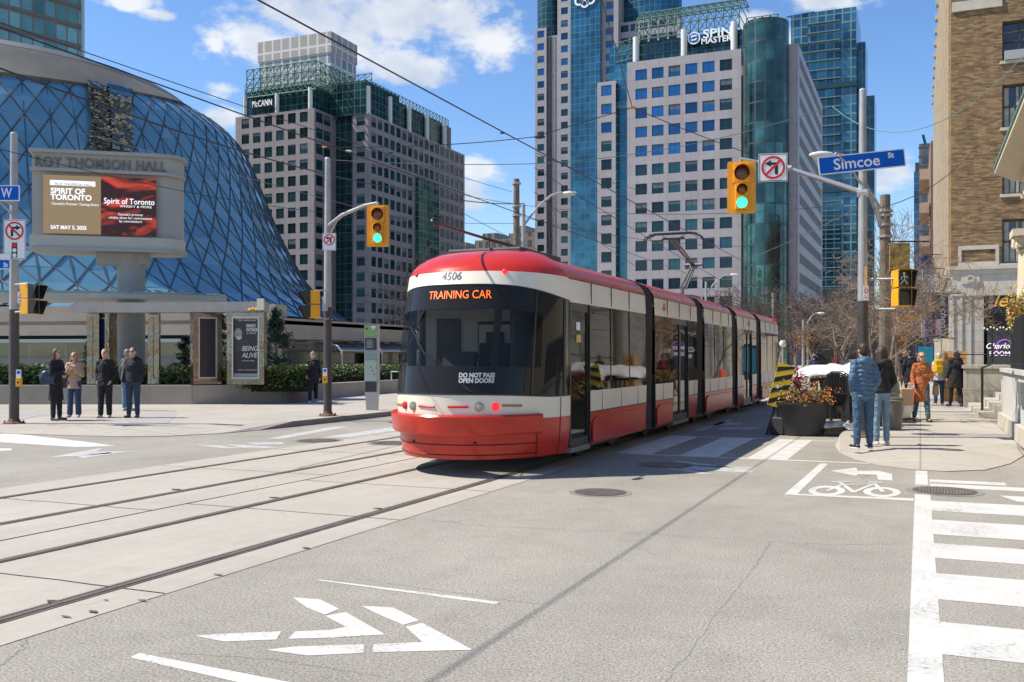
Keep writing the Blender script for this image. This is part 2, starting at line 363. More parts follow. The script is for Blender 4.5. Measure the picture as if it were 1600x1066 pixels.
def text(s, size, m, parent, o, r=(1,0,0), u=(0,0,1), ext=.003, bold=0, align='CENTER', name='lettering', shear=0, world=True, space=1, sx=1, kind=None, lead=1, fit=None):
    cu = bpy.data.curves.new(name, 'FONT'); cu.body = s; cu.size = size; cu.extrude = ext; cu.offset = bold; cu.align_x = align; cu.align_y = 'CENTER'; cu.shear = shear; cu.space_character = space; cu.space_line = lead
    cu.resolution_u = 3
    ob = bpy.data.objects.new(name, cu); C.objects.link(ob); dg = bpy.context.evaluated_depsgraph_get()
    me = bpy.data.meshes.new_from_object(ob.evaluated_get(dg)); bpy.data.objects.remove(ob); bpy.data.curves.remove(cu)
    r, u = Vector(r).normalized(), Vector(u).normalized(); n = r.cross(u); o = Vector(o)
    inv = inv_of(parent) if (world and parent) else Matrix.Identity(4)
    if fit: xs_ = [v.co.x for v in me.vertices]; sx = fit/(max(xs_)-min(xs_))
    for v in me.vertices: v.co = inv @ (o+r*v.co.x*sx+u*v.co.y+n*v.co.z)
    me.materials.clear(); me.materials.append(m)
    ob = bpy.data.objects.new(name, me); C.objects.link(ob); ob.parent = parent
    if kind: ob['kind'] = kind
    return ob
def remesh(mb, name, m, vox, parent, smooth=3, mats=None):
    ob = mb.build(name, m, weld=False); md = ob.modifiers.new('r', 'REMESH'); md.mode = 'VOXEL'; md.voxel_size = vox
    if smooth: sm = ob.modifiers.new('s', 'SMOOTH'); sm.iterations = smooth; sm.factor = .5
    dg = bpy.context.evaluated_depsgraph_get(); me = bpy.data.meshes.new_from_object(ob.evaluated_get(dg))
    me.polygons.foreach_set('use_smooth', [True]*len(me.polygons)); old = ob.data; ob.modifiers.clear(); ob.data = me; bpy.data.meshes.remove(old)
    me.materials.clear()
    for x in ([m] if not mats else mats): me.materials.append(x)
    me.name = name
    if parent: ob.parent = parent
    return ob
# ================================================================ the ground
g = MB(); g.quad((-900,-300,0), (900,-300,0), (900,1500,0), (-900,1500,0)); struct(g, 'road', asphalt)
def kerbed(full, lo, hi, inner, z, name='pavement'):
    """full outline; points lo..hi are a dropped kerb with their inner ramp line"""
    out = full[:lo]+inner+full[hi+1:]
    ar = sum(a[0]*b[1]-b[0]*a[1] for a, b in zip(out, out[1:]+out[:1])); o2 = out if ar > 0 else list(reversed(out))
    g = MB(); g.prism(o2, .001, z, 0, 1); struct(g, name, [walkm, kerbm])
    g = MB(); dr = full[lo:hi+1]
    for a, b, c_, d in zip(dr, dr[1:], inner[1:], inner): g.quad((a[0],a[1],.012), (b[0],b[1],.012), (c_[0],c_[1],z), (d[0],d[1],z)); g.quad((a[0],a[1],.001), (b[0],b[1],.001), (b[0],b[1],.012), (a[0],a[1],.012), 1)
    for e, i_ in ((dr[0], inner[0]), (dr[-1], inner[-1])): g.add([(e[0],e[1],.001), (i_[0],i_[1],.001), (i_[0],i_[1],z)], [(0,1,2)], 1)
    struct(g, 'kerb_ramp', [walkm, kerbm])
SWK = [(-120,10.2), (-30,13.0), (-20.5,14.0), (-17.86,14.45), (-16,14.62), (-14.9,14.8), (-14.1,15.3), (-13.6,16.2), (-13.4,17.3), (-13.38,400), (-120,400)]
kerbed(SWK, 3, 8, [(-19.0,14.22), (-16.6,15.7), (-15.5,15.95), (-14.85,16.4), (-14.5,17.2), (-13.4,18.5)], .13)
NWK = [(60,500), (60,70), (8,30), (3,22.5), (1.75,18.6), (1.25,16.3), (.85,15.25), (.35,14.86), (-.1,14.9), (-.55,15.25), (-.95,16.0), (-1.25,17.0), (-1.42,18.3), (-1.45,26), (-1.9,29), (-1.9,500)]
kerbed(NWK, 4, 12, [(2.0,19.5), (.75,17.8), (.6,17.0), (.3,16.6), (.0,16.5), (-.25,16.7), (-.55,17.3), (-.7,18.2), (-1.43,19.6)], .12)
# track slab
g = MB(); xs = [-10.42, -9.70, -8.19, -7.47, -6.69, -5.19, -4.72]
g.quad((-10.42,-60,.004), (-4.74,-60,.004), (-4.74,400,.004), (-10.42,400,.004)); struct(g, 'track_slab', slabm)
for x in (-9.70, -8.19, -6.69, -5.19):
    s = 1 if x in (-9.70, -6.69) else -1
    g = MB(); g.bb(x-.024, x+.024, -60, 400, .0045, .012, 0); g.bb(x+s*.027, x+s*.060, -60, 400, .0045, .0085, 1); g.bb(x-s*.04, x-s*.065, -60, 400, .0045, .0085, 2)
    struct(g, 'rail', [steel, groove, rubber])
g = MB()
random.seed(3)
for x in (-7.44,): g.bb(x-.012, x+.012, -60, 120, .0045, .0075)
y = -20.0
while y < 120:                                          # transverse slab joints, a little crooked
    for a, b in ((-10.4, -7.45), (-7.43, -4.75)):
        o = random.uniform(-.5, .5); k = 8; px_ = [a+(b-a)*i/k for i in range(k+1)]; py_ = [y+o+random.uniform(-.012, .012)+.0*i for i in range(k+1)]
        for i in range(k): g.quad((px_[i], py_[i]-.007, .0078), (px_[i+1], py_[i+1]-.007, .0078), (px_[i+1], py_[i+1]+.007, .0078), (px_[i], py_[i]+.007, .0078))
    y += 3.1
struct(g, 'slab_joint', groove)
# broken rail-edge holes and road tar line
def blob(mb, c, rx, ry, z, n=14, mi=0, j=.35):
    mb.add([(c[0]+math.cos(2*math.pi*i/n)*rx*random.uniform(1-j, 1+j), c[1]+math.sin(2*math.pi*i/n)*ry*random.uniform(1-j, 1+j), z) for i in range(n)], [tuple(range(n))], mi)
g = MB()
for p, a, b in (((85,943), .10, .05), ((145,958), .05, .03), ((430,779), .10, .05), ((275,766), .10, .06), ((478,858), .05, .03), ((340,900), .06, .02), ((222,940), .05, .02), ((165,940), .03, .015), ((590,796), .09, .04), ((103,966), .05, .02)):
    q = gr(*p); blob(g, (q.x, q.y), a*.8, b*.6, .0128)
struct(g, 'road_damage', mat('damage_dark', (.10,.088,.07), .95))
def ribbon(mb, pts, w, z, mi=0, jit=0):
    P_ = []
    for i, p in enumerate(pts):
        a, b = Vector(pts[max(i-1, 0)]), Vector(pts[min(i+1, len(pts)-1)]); d = (b-a).normalized(); n_ = Vector((-d.y, d.x)); ww = (w[i] if hasattr(w, '__len__') else w)*(1+random.uniform(-jit, jit))
        P_.append((Vector(p)+n_*ww/2, Vector(p)-n_*ww/2))
    for i in range(len(P_)-1):
        a, b = P_[i], P_[i+1]; mb.quad((a[0].x, a[0].y, z), (a[1].x, a[1].y, z), (b[1].x, b[1].y, z), (b[0].x, b[0].y, z), mi)
def gpath(pp, k=10, j=.012):
    out = []
    for i in range(len(pp)-1):
        a, b = gr(*pp[i]), gr(*pp[i+1])
        for t in range(k): q = a.lerp(b, t/k); out.append((q.x+random.uniform(-j, j), q.y+random.uniform(-j, j)))
    q = gr(*pp[-1]); out.append((q.x, q.y)); return out
tar = mat('tar_stain', (.195,.188,.172), .8, vary=.25, scale=3, fine=.3)
crk = mat('crack', (.19,.18,.162), .9)
g = MB()
for pp, w in (([(600,812), (660,812), (760,822), (900,828), (1000,834), (1180,845), (1300,851), (1420,850)], .010), ([(1203,847), (1190,870), (1178,888)], .013), ([(1178,888), (1120,960), (1040,1066)], .005), ([(560,905), (700,925), (850,945)], .008),
              ([(1240,772), (1160,773), (1080,770)], .009), ([(500,790), (640,760), (760,748)], .008), ([(0,1042), (35,1015), (42,995), (44,985)], .012), ([(1560,862), (1600,857)], .015), ([(1600,740), (1540,752)], .012), ([(260,1020), (420,1030), (600,1058)], .007)):
    ribbon(g, gpath(pp, 14, .013), w*.6, .0012, jit=.7)
struct(g, 'road_crack', crk)
g = MB()
q = [gr(*p, .13) for p in ((268,642), (205,650), (200,660), (262,662), (278,646))]; g.add([(a.x, a.y, .134) for a in q], [tuple(range(5))])
q = [gr(*p, .13) for p in ((0,664), (60,650), (160,640), (0,638))]; g.add([(a.x, a.y, .134) for a in q], [tuple(range(4))])
struct(g, 'pavement_patch', mat('patch_concrete', (.33,.31,.28), .9, vary=.12, fine=.15))
# painted markings
def paint(polys, m=whitepaint, z=.0022, name='road_marking'):
    g = MB()
    for pl in polys: g.add([(p[0], p[1], z) for p in pl], [tuple(range(len(pl)))])
    struct(g, name, m)
def gp(*pp): return [tuple(gr(*p))[:2] for p in pp]
def rect(x0, x1, y0, y1): return [(x0,y0), (x1,y0), (x1,y1), (x0,y1)]
paint([rect(-.06, .11, 2.0, 12.3), rect(-.06, .09, 13.2, 14.85), rect(.11,1.0,13.55,13.85)])
bars = []
for yb in (786, 815, 852, 900, 975, 1085): pass
Y0s = [(785,801), (815,838), (852,875), (899,940), (975,1026)]
for a, b in Y0s:
    ya, yb_ = gr(1500,a).y, gr(1500,b).y; bars.append([(.11,yb_), (6.5,yb_-.0), (6.5,ya), (.11,ya)])
bars.append(rect(.11, 6.5, 3.2, 3.85)); bars.append(rect(.11, 6.5, 2.0, 2.6))
bars.append([(.11,13.05), (6.5,13.05), (6.5,13.4), (.11,13.4)]); bars.append([(1.0,12.1), (6.5,12.1), (6.5,12.55), (.85,12.55)])
paint(bars)
paint([gp((1225,773),(1282,724),(1294,725),(1246,772)), gp((1225,773),(1246,772),(1428,779),(1428,783))])
paint([gp((1298,736),(1338,731),(1340,736),(1372,736),(1394,741),(1394,751),(1372,750),(1370,742),(1340,741),(1338,744))])
bk = MB()                                                     # bicycle symbol in the box
w1, w2 = gr(1292,767), gr(1378,769)
def ring2(mb, c, r0, r1, sx, sy, z, n=26):
    vs = []; 
    for j in range(n): a = 2*math.pi*j/n; vs += [(c.x+math.cos(a)*r0*sx, c.y+math.sin(a)*r0*sy, z), (c.x+math.cos(a)*r1*sx, c.y+math.sin(a)*r1*sy, z)]
    mb.add(vs, [(2*j, 2*j+1, 2*((j+1) % n)+1, 2*((j+1) % n)) for j in range(n)])
for w_ in (w1, w2): ring2(bk, w_, .125, .21, 1, 2.2, .0030)
def seg(mb, a, b, w, z=.0024):
    a, b = gr(*a), gr(*b); ribbon(mb, [(a.x,a.y), (b.x,b.y)], w, z)
for a, b, w in (((1292,767),(1318,757),.05), ((1312,754),(1335,770),.06), ((1335,769),(1366,756),.05), ((1366,756),(1380,769),.05), ((1314,758),(1368,757),.05), ((1300,753),(1330,753),.09), ((1356,754),(1380,755),.09)): SEGZ = globals().get('SEGZ', .0034)+.0003; seg(bk, a, b, w, SEGZ)
struct(bk, 'road_marking', whitepaint)
# King Street crosswalk by the tram, both sides, and lane arrows
paint([rect(-4.9,-.5,15.5,15.62), rect(-4.9,-1.5,19.4,19.5)] + [rect(a, a+.62, 15.62, 19.4) for a in (-2.55,)])
paint([rect(a, a+.62, 15.62, 19.4) for a in (-4.75, -3.65)], mat('paint_light_worn', (.56,.55,.53), .65, vary=.2, scale=4, fine=.2))
paint([gp((415,686),(520,667),(545,667),(440,686)), gp((500,684),(640,664),(660,667),(545,684)), gp((570,688),(680,672),(700,674),(600,689))], wornpaint)
paint([gp((-20,673),(130,690),(180,697),(120,699),(-20,690)), gp((-20,700),(18,701),(18,704),(-20,706))], mat('paint_light_worn'))
paint([gp((75,715),(160,700),(150,706),(222,705),(120,713)), gp((120,713),(170,707),(180,709),(130,716)), gp((298,695),(340,696),(378,700),(350,701)), gp((350,694),(395,696),(440,700),(380,700)), gp((385,692),(440,691),(445,694),(400,695))], wornpaint)
paint([gp((1110,665),(1128,659),(1160,661),(1155,664)), gp((1130,668),(1190,668),(1180,671),(1120,671)), gp((1085,672),(1140,655),(1146,656),(1095,674))], wornpaint)
paint([gp((1010,730),(1060,720),(1180,735),(1170,739)), gp((1040,726),(1080,727),(1185,731),(1180,733)), gp((1005,727),(1060,731),(1115,741),(1095,741))], wornpaint)
# foreground sharrow and dashes
paint([gp((493,907),(500,906),(782,941),(774,945)), gp((203,1028),(217,1021),(470,1070),(452,1085))])
paint([gp((302,994),(345,991),(440,987),(432,1000),(350,1003)), gp((450,999),(462,987),(516,985),(540,980),(508,963),(540,957),(602,992),(520,997)), gp((457,934),(500,937),(530,952),(508,961),(480,950)),
       gp((415,1016),(460,1011),(570,1007),(568,1021),(480,1025)), gp((581,1020),(584,1007),(660,1004),(634,980),(660,974),(738,1016),(660,1018)), gp((564,947),(615,950),(655,970),(630,977),(595,962))])
g = MB(); random.seed(5)
for _ in range(22): q = gr(random.uniform(1180,1430), random.uniform(790,1050)); blob(g, (q.x, q.y), random.uniform(.004,.02), random.uniform(.004,.009), .0016, 7)
for _ in range(30): q = gr(random.uniform(1395,1440), random.uniform(985,1050)); blob(g, (q.x, q.y), random.uniform(.005,.02), random.uniform(.004,.01), .0019, 7)
struct(g, 'paint_spatter', mat('spatter', (.45,.44,.41), .7))
# manhole covers (things)
mhm = mat('cast_iron', (.15,.115,.095), .6, .4, vary=.25, scale=6)
def manhole(px, py, r, label, z0=.004):
    q = gr(px, py); t = thing('manhole_cover', label, 'manhole cover', (q.x, q.y, z0), 0, 'manhole covers in the roadway')
    m = MB(); m.lathe([(r,.0), (r,.006), (r*.92,.007), (r*.9,.003), (.001,.003)], 32); m.build('frame', mhm, t)
    m = MB(); n = 9
    for i in range(-n, n+1):
        for j in range(-n, n+1):
            x, y = i*r*.095, j*r*.095
            if x*x+y*y < (r*.86)**2: m.box((x, y, .006), (r*.055, r*.068, .008))
    m.build('cover', mat('worn_iron', (.27,.225,.19), .5, .4, vary=.3, scale=8), t)
    m = MB(); m.lathe([(r*1.22,-.0025), (r*1.22,.0004), (r*.99,.0005)], 24); m.build('collar', patchm, t)
manhole(938, 770, .31, 'round iron manhole cover alone on the asphalt just right of the tram nose')
manhole(1476, 768, .36, 'large manhole cover cut into the crosswalk edge beside the bike box')
manhole(1040, 727, .36, 'shaded manhole cover in the tram shadow near the crosswalk')
manhole(497, 689, .40, 'manhole cover left of the tram in the far crosswalk stripes')
manhole(610, 693, .36, 'manhole cover in the track slab close to the tram bumper', .012)
for px, py, lb in ((1486,703,'small round utility lid on the right corner pavement'),):
    q = gr(px, py, .12); t = thing('manhole_cover', lb, 'manhole cover', (q.x, q.y, .121)); m = MB(); m.lathe([(.17,0), (.17,.004), (.15,.006), (.001,.006)], 24); m.build('cover', mhm, t); m = MB(); m.lathe([(.19,-.0005), (.19,.001), (.171,.0012)], 24); m.build('frame', mhm, t)

# ================================================================ glass concert hall
def concert_hall():
    d = 92.0; k = d/90; c = dep(-20, d); cx, cy = c.x, c.y
    t = thing('concert_hall', 'round blue glass hall with flared diamond-lattice skin and grey rim roof at left', 'concert hall', (cx, cy, 0))
    prof = [(33.6,5.0), (31.6,6.5), (29.6,8.6), (28.4,10.6), (27.2,12.8), (26.1,15.3), (25.1,18.0), (24.1,20.6), (22.8,22.9), (21.0,24.4), (19.0,24.6)]
    prof = [(r*k, z) for r, z in prof]
    # smooth resample to NR rows
    NR, NC = 18, 88
    def ev(s):
        x = s*(len(prof)-1); i = min(int(x), len(prof)-2); f = x-i; a, b = prof[i], prof[i+1]; return a[0]+(b[0]-a[0])*f, a[1]+(b[1]-a[1])*f
    rows = [ev(i/NR) for i in range(NR+1)]
    P = lambda i, j: Vector((rows[i][0]*math.cos(2*math.pi*j/NC), rows[i][0]*math.sin(2*math.pi*j/NC), rows[i][1]))
    random.seed(11)
    g = MB()
    def vis(j): a = math.degrees(2*math.pi*j/NC); return True
    pan = MB(); 
    for i in range(NR):
        for j in range(NC):
            o = .5*(i % 2)
            a, b = P(i, j+o), P(i, j+1+o); o2 = .5*((i+1) % 2)
            c_ = P(i+1, j+o2) if o2 > o else P(i+1, j+1+o2)
            # two triangles: up and down
            def tri(p, q, r_):
                n_ = (q-p).cross(r_-p).normalized(); out = Vector((p.x, p.y, 0)).normalized()
                w = random.uniform(-.02, .02)
                mi = 0 if random.random() < .7 else (1 if random.random() < .6 else 2)
                pan.add([p+out*w, q+out*random.uniform(-.02,.02), r_+out*random.uniform(-.02,.02)], [(0,1,2)], mi)
            if o == 0:
                tri(P(i,j), P(i,j+1), P(i+1,j+.5)); tri(P(i,j+1), P(i+1,j+1.5), P(i+1,j+.5))
            else:
                tri(P(i,j+.5), P(i,j+1.5), P(i+1,j+1)); tri(P(i,j+1.5), P(i+1,j+2), P(i+1,j+1))
    hg = [mat('hall_glass', (.15,.33,.42), .12, .26, vary=.14, scale=.25, spec=.8), mat('hall_glass_deep', (.13,.29,.38), .12, .26, vary=.14, scale=.3, spec=.8), mat('hall_glass_pale', (.20,.38,.46), .12, .28, vary=.14, scale=.3, spec=.8)]
    pan.build('glass_skin', hg, t, weld=False)
    ml = MB(); r = .07
    for i in range(NR):
        for j in range(NC):
            o = .5*(i % 2); a = P(i, j+o)
            for e in (-.5, .5): b = P(i+1, j+o+e); ml.tube([a, b], r, 4, cap=False)
    for i in range(2, NR, 2):
        for j in range(NC):
            pass
    for i in range(0, NR-1, 2):                                 # the upright bars
        for j in range(NC): ml.tube([P(i, j), P(i+2, j)], .05, 4, cap=False)
    ml.build('lattice', mat('hall_mullion', (.05,.07,.082), .6), t)
    azf = math.atan2(-cy, -cx); n = 120; lo_, hi_, rr_ = [], [], []
    for q in range(n):
        a = 2*math.pi*q/n; da = abs((a-azf+math.pi) % (2*math.pi)-math.pi); f = min(1, da/R(84)); f = f*f*(3-2*f)
        r1, z1 = ev((8.05+1.75*f)/(len(prof)-1)); r1 += .28; r2 = 20.1*k+(18.9-20.1)*k*f; z2 = 25.9-.9*f
        lo_.append(Vector((r1*math.cos(a), r1*math.sin(a), z1))); hi_.append(Vector((r2*math.cos(a), r2*math.sin(a), z2))); rr_.append((r2, z2, a))
    rf = MB(); inn = [v*.985+Vector((0,0,-.05)) for v in lo_]; rf.add(inn+lo_+hi_, [(b*n+q, b*n+(q+1) % n, (b+1)*n+(q+1) % n, (b+1)*n+q) for b in range(2) for q in range(n)])
    rf.build('rim_band', mat('hall_rim', (.115,.11,.098), .75, vary=.25, scale=.35, fine=.08), t, smooth=True)
    rf = MB(); A_ = [Vector((r_*math.cos(a), r_*math.sin(a), z_+.02)) for r_, z_, a in rr_]; B_ = [Vector(((r_-.3)*math.cos(a), (r_-.3)*math.sin(a), z_+.45)) for r_, z_, a in rr_]; C_ = [Vector(((r_-1.1)*math.cos(a), (r_-1.1)*math.sin(a), z_+.6)) for r_, z_, a in rr_]
    rf.add(A_+B_+C_+[Vector((0,0,26.2))], [(b*n+q, b*n+(q+1) % n, (b+1)*n+(q+1) % n, (b+1)*n+q) for b in range(2) for q in range(n)]+[(2*n+q, 2*n+(q+1) % n, 3*n) for q in range(n)])
    rf.build('roof', mat('hall_roof', (.34,.32,.28), .7, vary=.12, scale=.3), t, smooth=True)
    # base ring and podium
    b = MB(); b.lathe([(34.2*k,3.7), (34.2*k,4.5), (33.0*k,5.0), (31.6*k,5.3), (31*k,5.25)], 96); b.build('base_ring', concr, t, smooth=True)
    # mirrored panels in the skin that catch crinkled reflections
    mr = MB()
    for (ja, ia, ib) in ((57, 8, 13), (58, 9, 13), (58, 6, 8)):
        pass
    mir = mat('crinkled_mirror', (.27,.26,.21), .12, 1.0)
    # build between azimuths matching the two dark columns
    def hit(px, rr):
        tt = (px-800)/F; dx, dy = tt*CO-SI, tt*SI+CO; A_ = dx*dx+dy*dy; B_ = -(dx*cx+dy*cy); D_ = B_*B_-A_*(cx*cx+cy*cy-rr*rr); k_ = (-B_-math.sqrt(max(D_, 0)))/A_; return dx*k_-cx, dy*k_-cy, k_
    for pxl, pxr, ptop, pbot in ((137,170,130,186), (170,204,134,236), (146,180,178,236)):
        n = 12; m_ = 60; vs = []; lean = (-8 if pxl == 146 else 6)
        for i in range(m_+1):
            py = pbot+(ptop-pbot)*i/m_; lo_s, hi_s = 0.0, 1.0
            for _ in range(24):
                s_ = (lo_s+hi_s)/2; rr, z_ = ev(s_); kx = hit((pxl+pxr)/2, rr)[2]
                if CAMH+(HY-py)/F*kx > z_: lo_s = s_
                else: hi_s = s_
            sh_x = lean*(1-i/m_)
            for j in range(n+1):
                px = pxl+(pxr-pxl)*j/n+sh_x; rr, z_ = ev(s_); o_ = .52+.12*math.sin(i*.8+2.5*mnoise.noise(Vector((j*.35,i*.12,pxl))))+.05*math.sin(i*2.1+j); q = hit(px, rr+o_); vs.append((q[0], q[1], z_))
        mr.add(vs, [(i*(n+1)+j, i*(n+1)+j+1, (i+1)*(n+1)+j+1, (i+1)*(n+1)+j) for i in range(m_) for j in range(n)])
    mr.build('mirror_panel', mir, t, weld=False, smooth=True)
concert_hall()

# podium wing of the hall: fascia, strip windows, awning glass
awn = mat('awning_glass', (.20,.25,.30), .12, .3, spec=.8)
strip = gridmat('podium_windows', (.025,.045,.035), (.10,.13,.10), (.18,.17,.15), 2.1, 2.4, .05, rough=.08, spec=.8, vary=.5, vscale=.4)
def podium():
    X = -30.0; p0, p1 = onX(430, 500, X), onX(700, 500, X)
    Ys = p0.y; zt = 3.62; zb = 2.55
    t = thing('podium_building', 'low concrete podium with long fascia and strip windows under the glass hall', 'podium', (X, Ys, 0))
    left = dep(-160, 52)
    # plan: from left point to the corner then along +Y
    c0 = Vector((left.x, left.y, 0)); c1 = Vector((X, Ys, 0)); far = 150
    def wallseg(mb, a, b, z0, z1, th=.5, mi=0):
        a, b = Vector(a), Vector(b); d = (b-a).normalized(); n_ = Vector((d.y, -d.x, 0)); 
        pl = [a, b, b-n_*th, a-n_*th]; mb.prism([(p.x, p.y) for p in pl], z0, z1, mi)
    def off(p, d): return p+d
    dl = (c1-c0).normalized(); nl = Vector((dl.y, -dl.x, 0))
    m = MB(); wallseg(m, c0, c1, 2.75, 4.3, 1.5); wallseg(m, c1, (X, far, 0), zb, zt, 1.5)
    m.build('fascia', concr, t, world=True)
    m = MB(); m.prism([(c0.x, c0.y), (c1.x, c1.y), (X, far), (X-60, far), (c0.x-30, c0.y+60)], 3.3, 3.5); m.build('roof_slab', concr, t, world=True)
    m = MB(); a, b = c0-nl*.8, c1-nl*.8; wallseg(m, a, b, .4, 2.9, .3); wallseg(m, (X-.8, Ys, 0), (X-.8, far, 0), .3, 2.6, .3); m.build('strip_window', strip, t, world=True)
    m = MB(); m.bb(X-.79, X-.5, Ys, far, .3, 1.25); 
    wallseg(m, c0-nl*.5, c1-nl*.5, .3, 1.55, .3); m.build('parapet', concd, t, world=True)
    m = MB(); wallseg(m, c0+nl*.05, c1+nl*.05, 2.38, 2.56, .9); m.build('awning', awn, t, world=True)
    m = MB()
    wallseg(m, c0-nl*.6, c1-nl*.6, 2.56, 2.9, .2); m.build('painted_shade_strip', blackm, t, world=True)  # black strip paints the shade of the recess under the fascia
    # framed sloped awning over the right windows
    m = MB(); fr = MB(); y = Ys+4; 
    while y < 120:
        m.quad((X-.5, y, 2.45), (X+1.3, y, 1.98), (X+1.3, y+4.1, 1.98), (X-.5, y+4.1, 2.45))
        fr.tube([(X-.6, y, 2.50), (X+.3, y, 2.44), (X+1.1, y, 2.2), (X+1.35, y, 1.9), (X+1.35, y, .6)], .05, 6)
        y += 4.2
    fr.tube([(X+1.35, Ys+4, 1.97), (X+1.35, 120, 1.97)], .05, 6)
    m.build('awning_glazing', awn, t, world=True); fr.build('awning_frame', mat('pale_frame', (.42,.41,.39), .5), t, world=True)
    # coloured shop fronts seen in the windows
    dm_ = [mat('display_amber', (.45,.26,.05), .6), mat('display_red', (.50,.06,.02), .6), mat('display_green', (.12,.2,.12), .6)]
    for y_, w_, c_ in ((Ys+9.2,1.1,0), (Ys+14.5,1.0,1), (Ys+12,.5,2), (Ys+21,1.5,2)): m = MB(); m.bb(X-.49, X-.46, y_, y_+w_, 1.25, 1.85); m.build('window_display', dm_[c_], t, world=True)
podium()

# planter retaining walls with hedge
def rwall(name, label, pts, h, th=.35, cat='wall'):
    t = thing(name, label, cat, (pts[0][0], pts[0][1], .13))
    m = MB(); n = len(pts)
    P_ = [Vector((p[0], p[1], 0)) for p in pts]
    for i in range(n-1):
        d = (P_[i+1]-P_[i]); L_ = d.length; d.normalize(); nn = Vector((d.y, -d.x, 0)); k = max(1, int(L_/2.6))
        for j in range(k):
            a = P_[i]+d*(L_*j/k+.006); b = P_[i]+d*(L_*(j+1)/k-.006)
            pl = [a, b, b-nn*th, a-nn*th]; m.prism([(p.x, p.y) for p in pl], .13, h)
    m.build('wall_block', concr, t, world=True)
    return t
W0, W1, W2, W3 = gr(-120,632,.13), gr(300,632,.13), gr(446,629,.13), Vector((-20.5,70,0))
rwall('planter_wall', 'low concrete planter wall behind the waiting group at far left', [W0, W1, W2], .73)
rwall('planter_wall', 'low concrete planter wall running away beside the tram, behind the info pillar', [W2+Vector((-.3,.4,0)), (-20.2,34,0), W3], .66)
t = thing('bench', 'dark bench block painting the gap shade between the two planter walls', 'bench', (W2.x, W2.y, .13))
m = MB(); m.bb(W2.x-.05, W2.x+.12, W2.y-.1, W2.y+1.1, .13, .60); m.build('gap_shade_block', concd, t, world=True)  # dark block stands in for the shadow in the wall gap

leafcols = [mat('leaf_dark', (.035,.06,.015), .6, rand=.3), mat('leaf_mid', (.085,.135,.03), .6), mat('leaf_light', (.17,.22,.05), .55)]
def leaf(mb, p, s, mi, n=None):
    a = random.uniform(0, 6.28); b = random.uniform(-1, 1); d1 = Vector((math.cos(a), math.sin(a), b)).normalized(); d2 = d1.orthogonal().normalized()
    d2 = (Matrix.Rotation(random.uniform(0, 6.28), 3, d1) @ d2)
    mb.add([p-d1*s, p+d2*s*.4, p+d1*s, p-d2*s*.4], [(0,1,2,3)], mi)
def hedge(label, a, b, w, z0, z1, n, seed):
    random.seed(seed); a, b = Vector(a), Vector(b); d = b-a; L_ = d.length; d.normalize(); nn = Vector((d.y, -d.x, 0))
    t = thing('hedge', label, 'hedge', (a.x, a.y, z0))
    m = MB()
    for _ in range(n):
        s = random.random()*L_; q = random.uniform(-w/2, w/2); e = random.choice((0,0,1)); top = z1+.16*mnoise.noise(Vector((s*1.3, q*2, seed)))+.08*mnoise.noise(Vector((s*5, q*5, seed)))
        z = z0+(top-z0)*(random.random()**.5); 
        if e: q = w/2*random.uniform(.85, 1.05)
        p = a+d*s+nn*q; p.z = z
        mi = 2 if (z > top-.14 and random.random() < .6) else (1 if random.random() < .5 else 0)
        leaf(m, p, random.uniform(.05,.10), mi)
    m.build('foliage', leafcols, t, world=True, weld=False)
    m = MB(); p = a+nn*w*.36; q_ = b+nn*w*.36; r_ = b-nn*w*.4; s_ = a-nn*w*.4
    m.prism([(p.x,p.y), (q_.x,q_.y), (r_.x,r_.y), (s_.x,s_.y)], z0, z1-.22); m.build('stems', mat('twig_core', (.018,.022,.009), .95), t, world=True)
hv = (W1-W0).normalized(); hn = Vector((-hv.y, hv.x, 0))
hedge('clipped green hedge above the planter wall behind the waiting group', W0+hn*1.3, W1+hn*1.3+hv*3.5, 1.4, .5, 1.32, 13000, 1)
hedge('clipped green hedge on the right planter, behind the walking man', (-21.5,25.6,0), (-21.6,60,0), 1.3, .45, 1.28, 14000, 2)

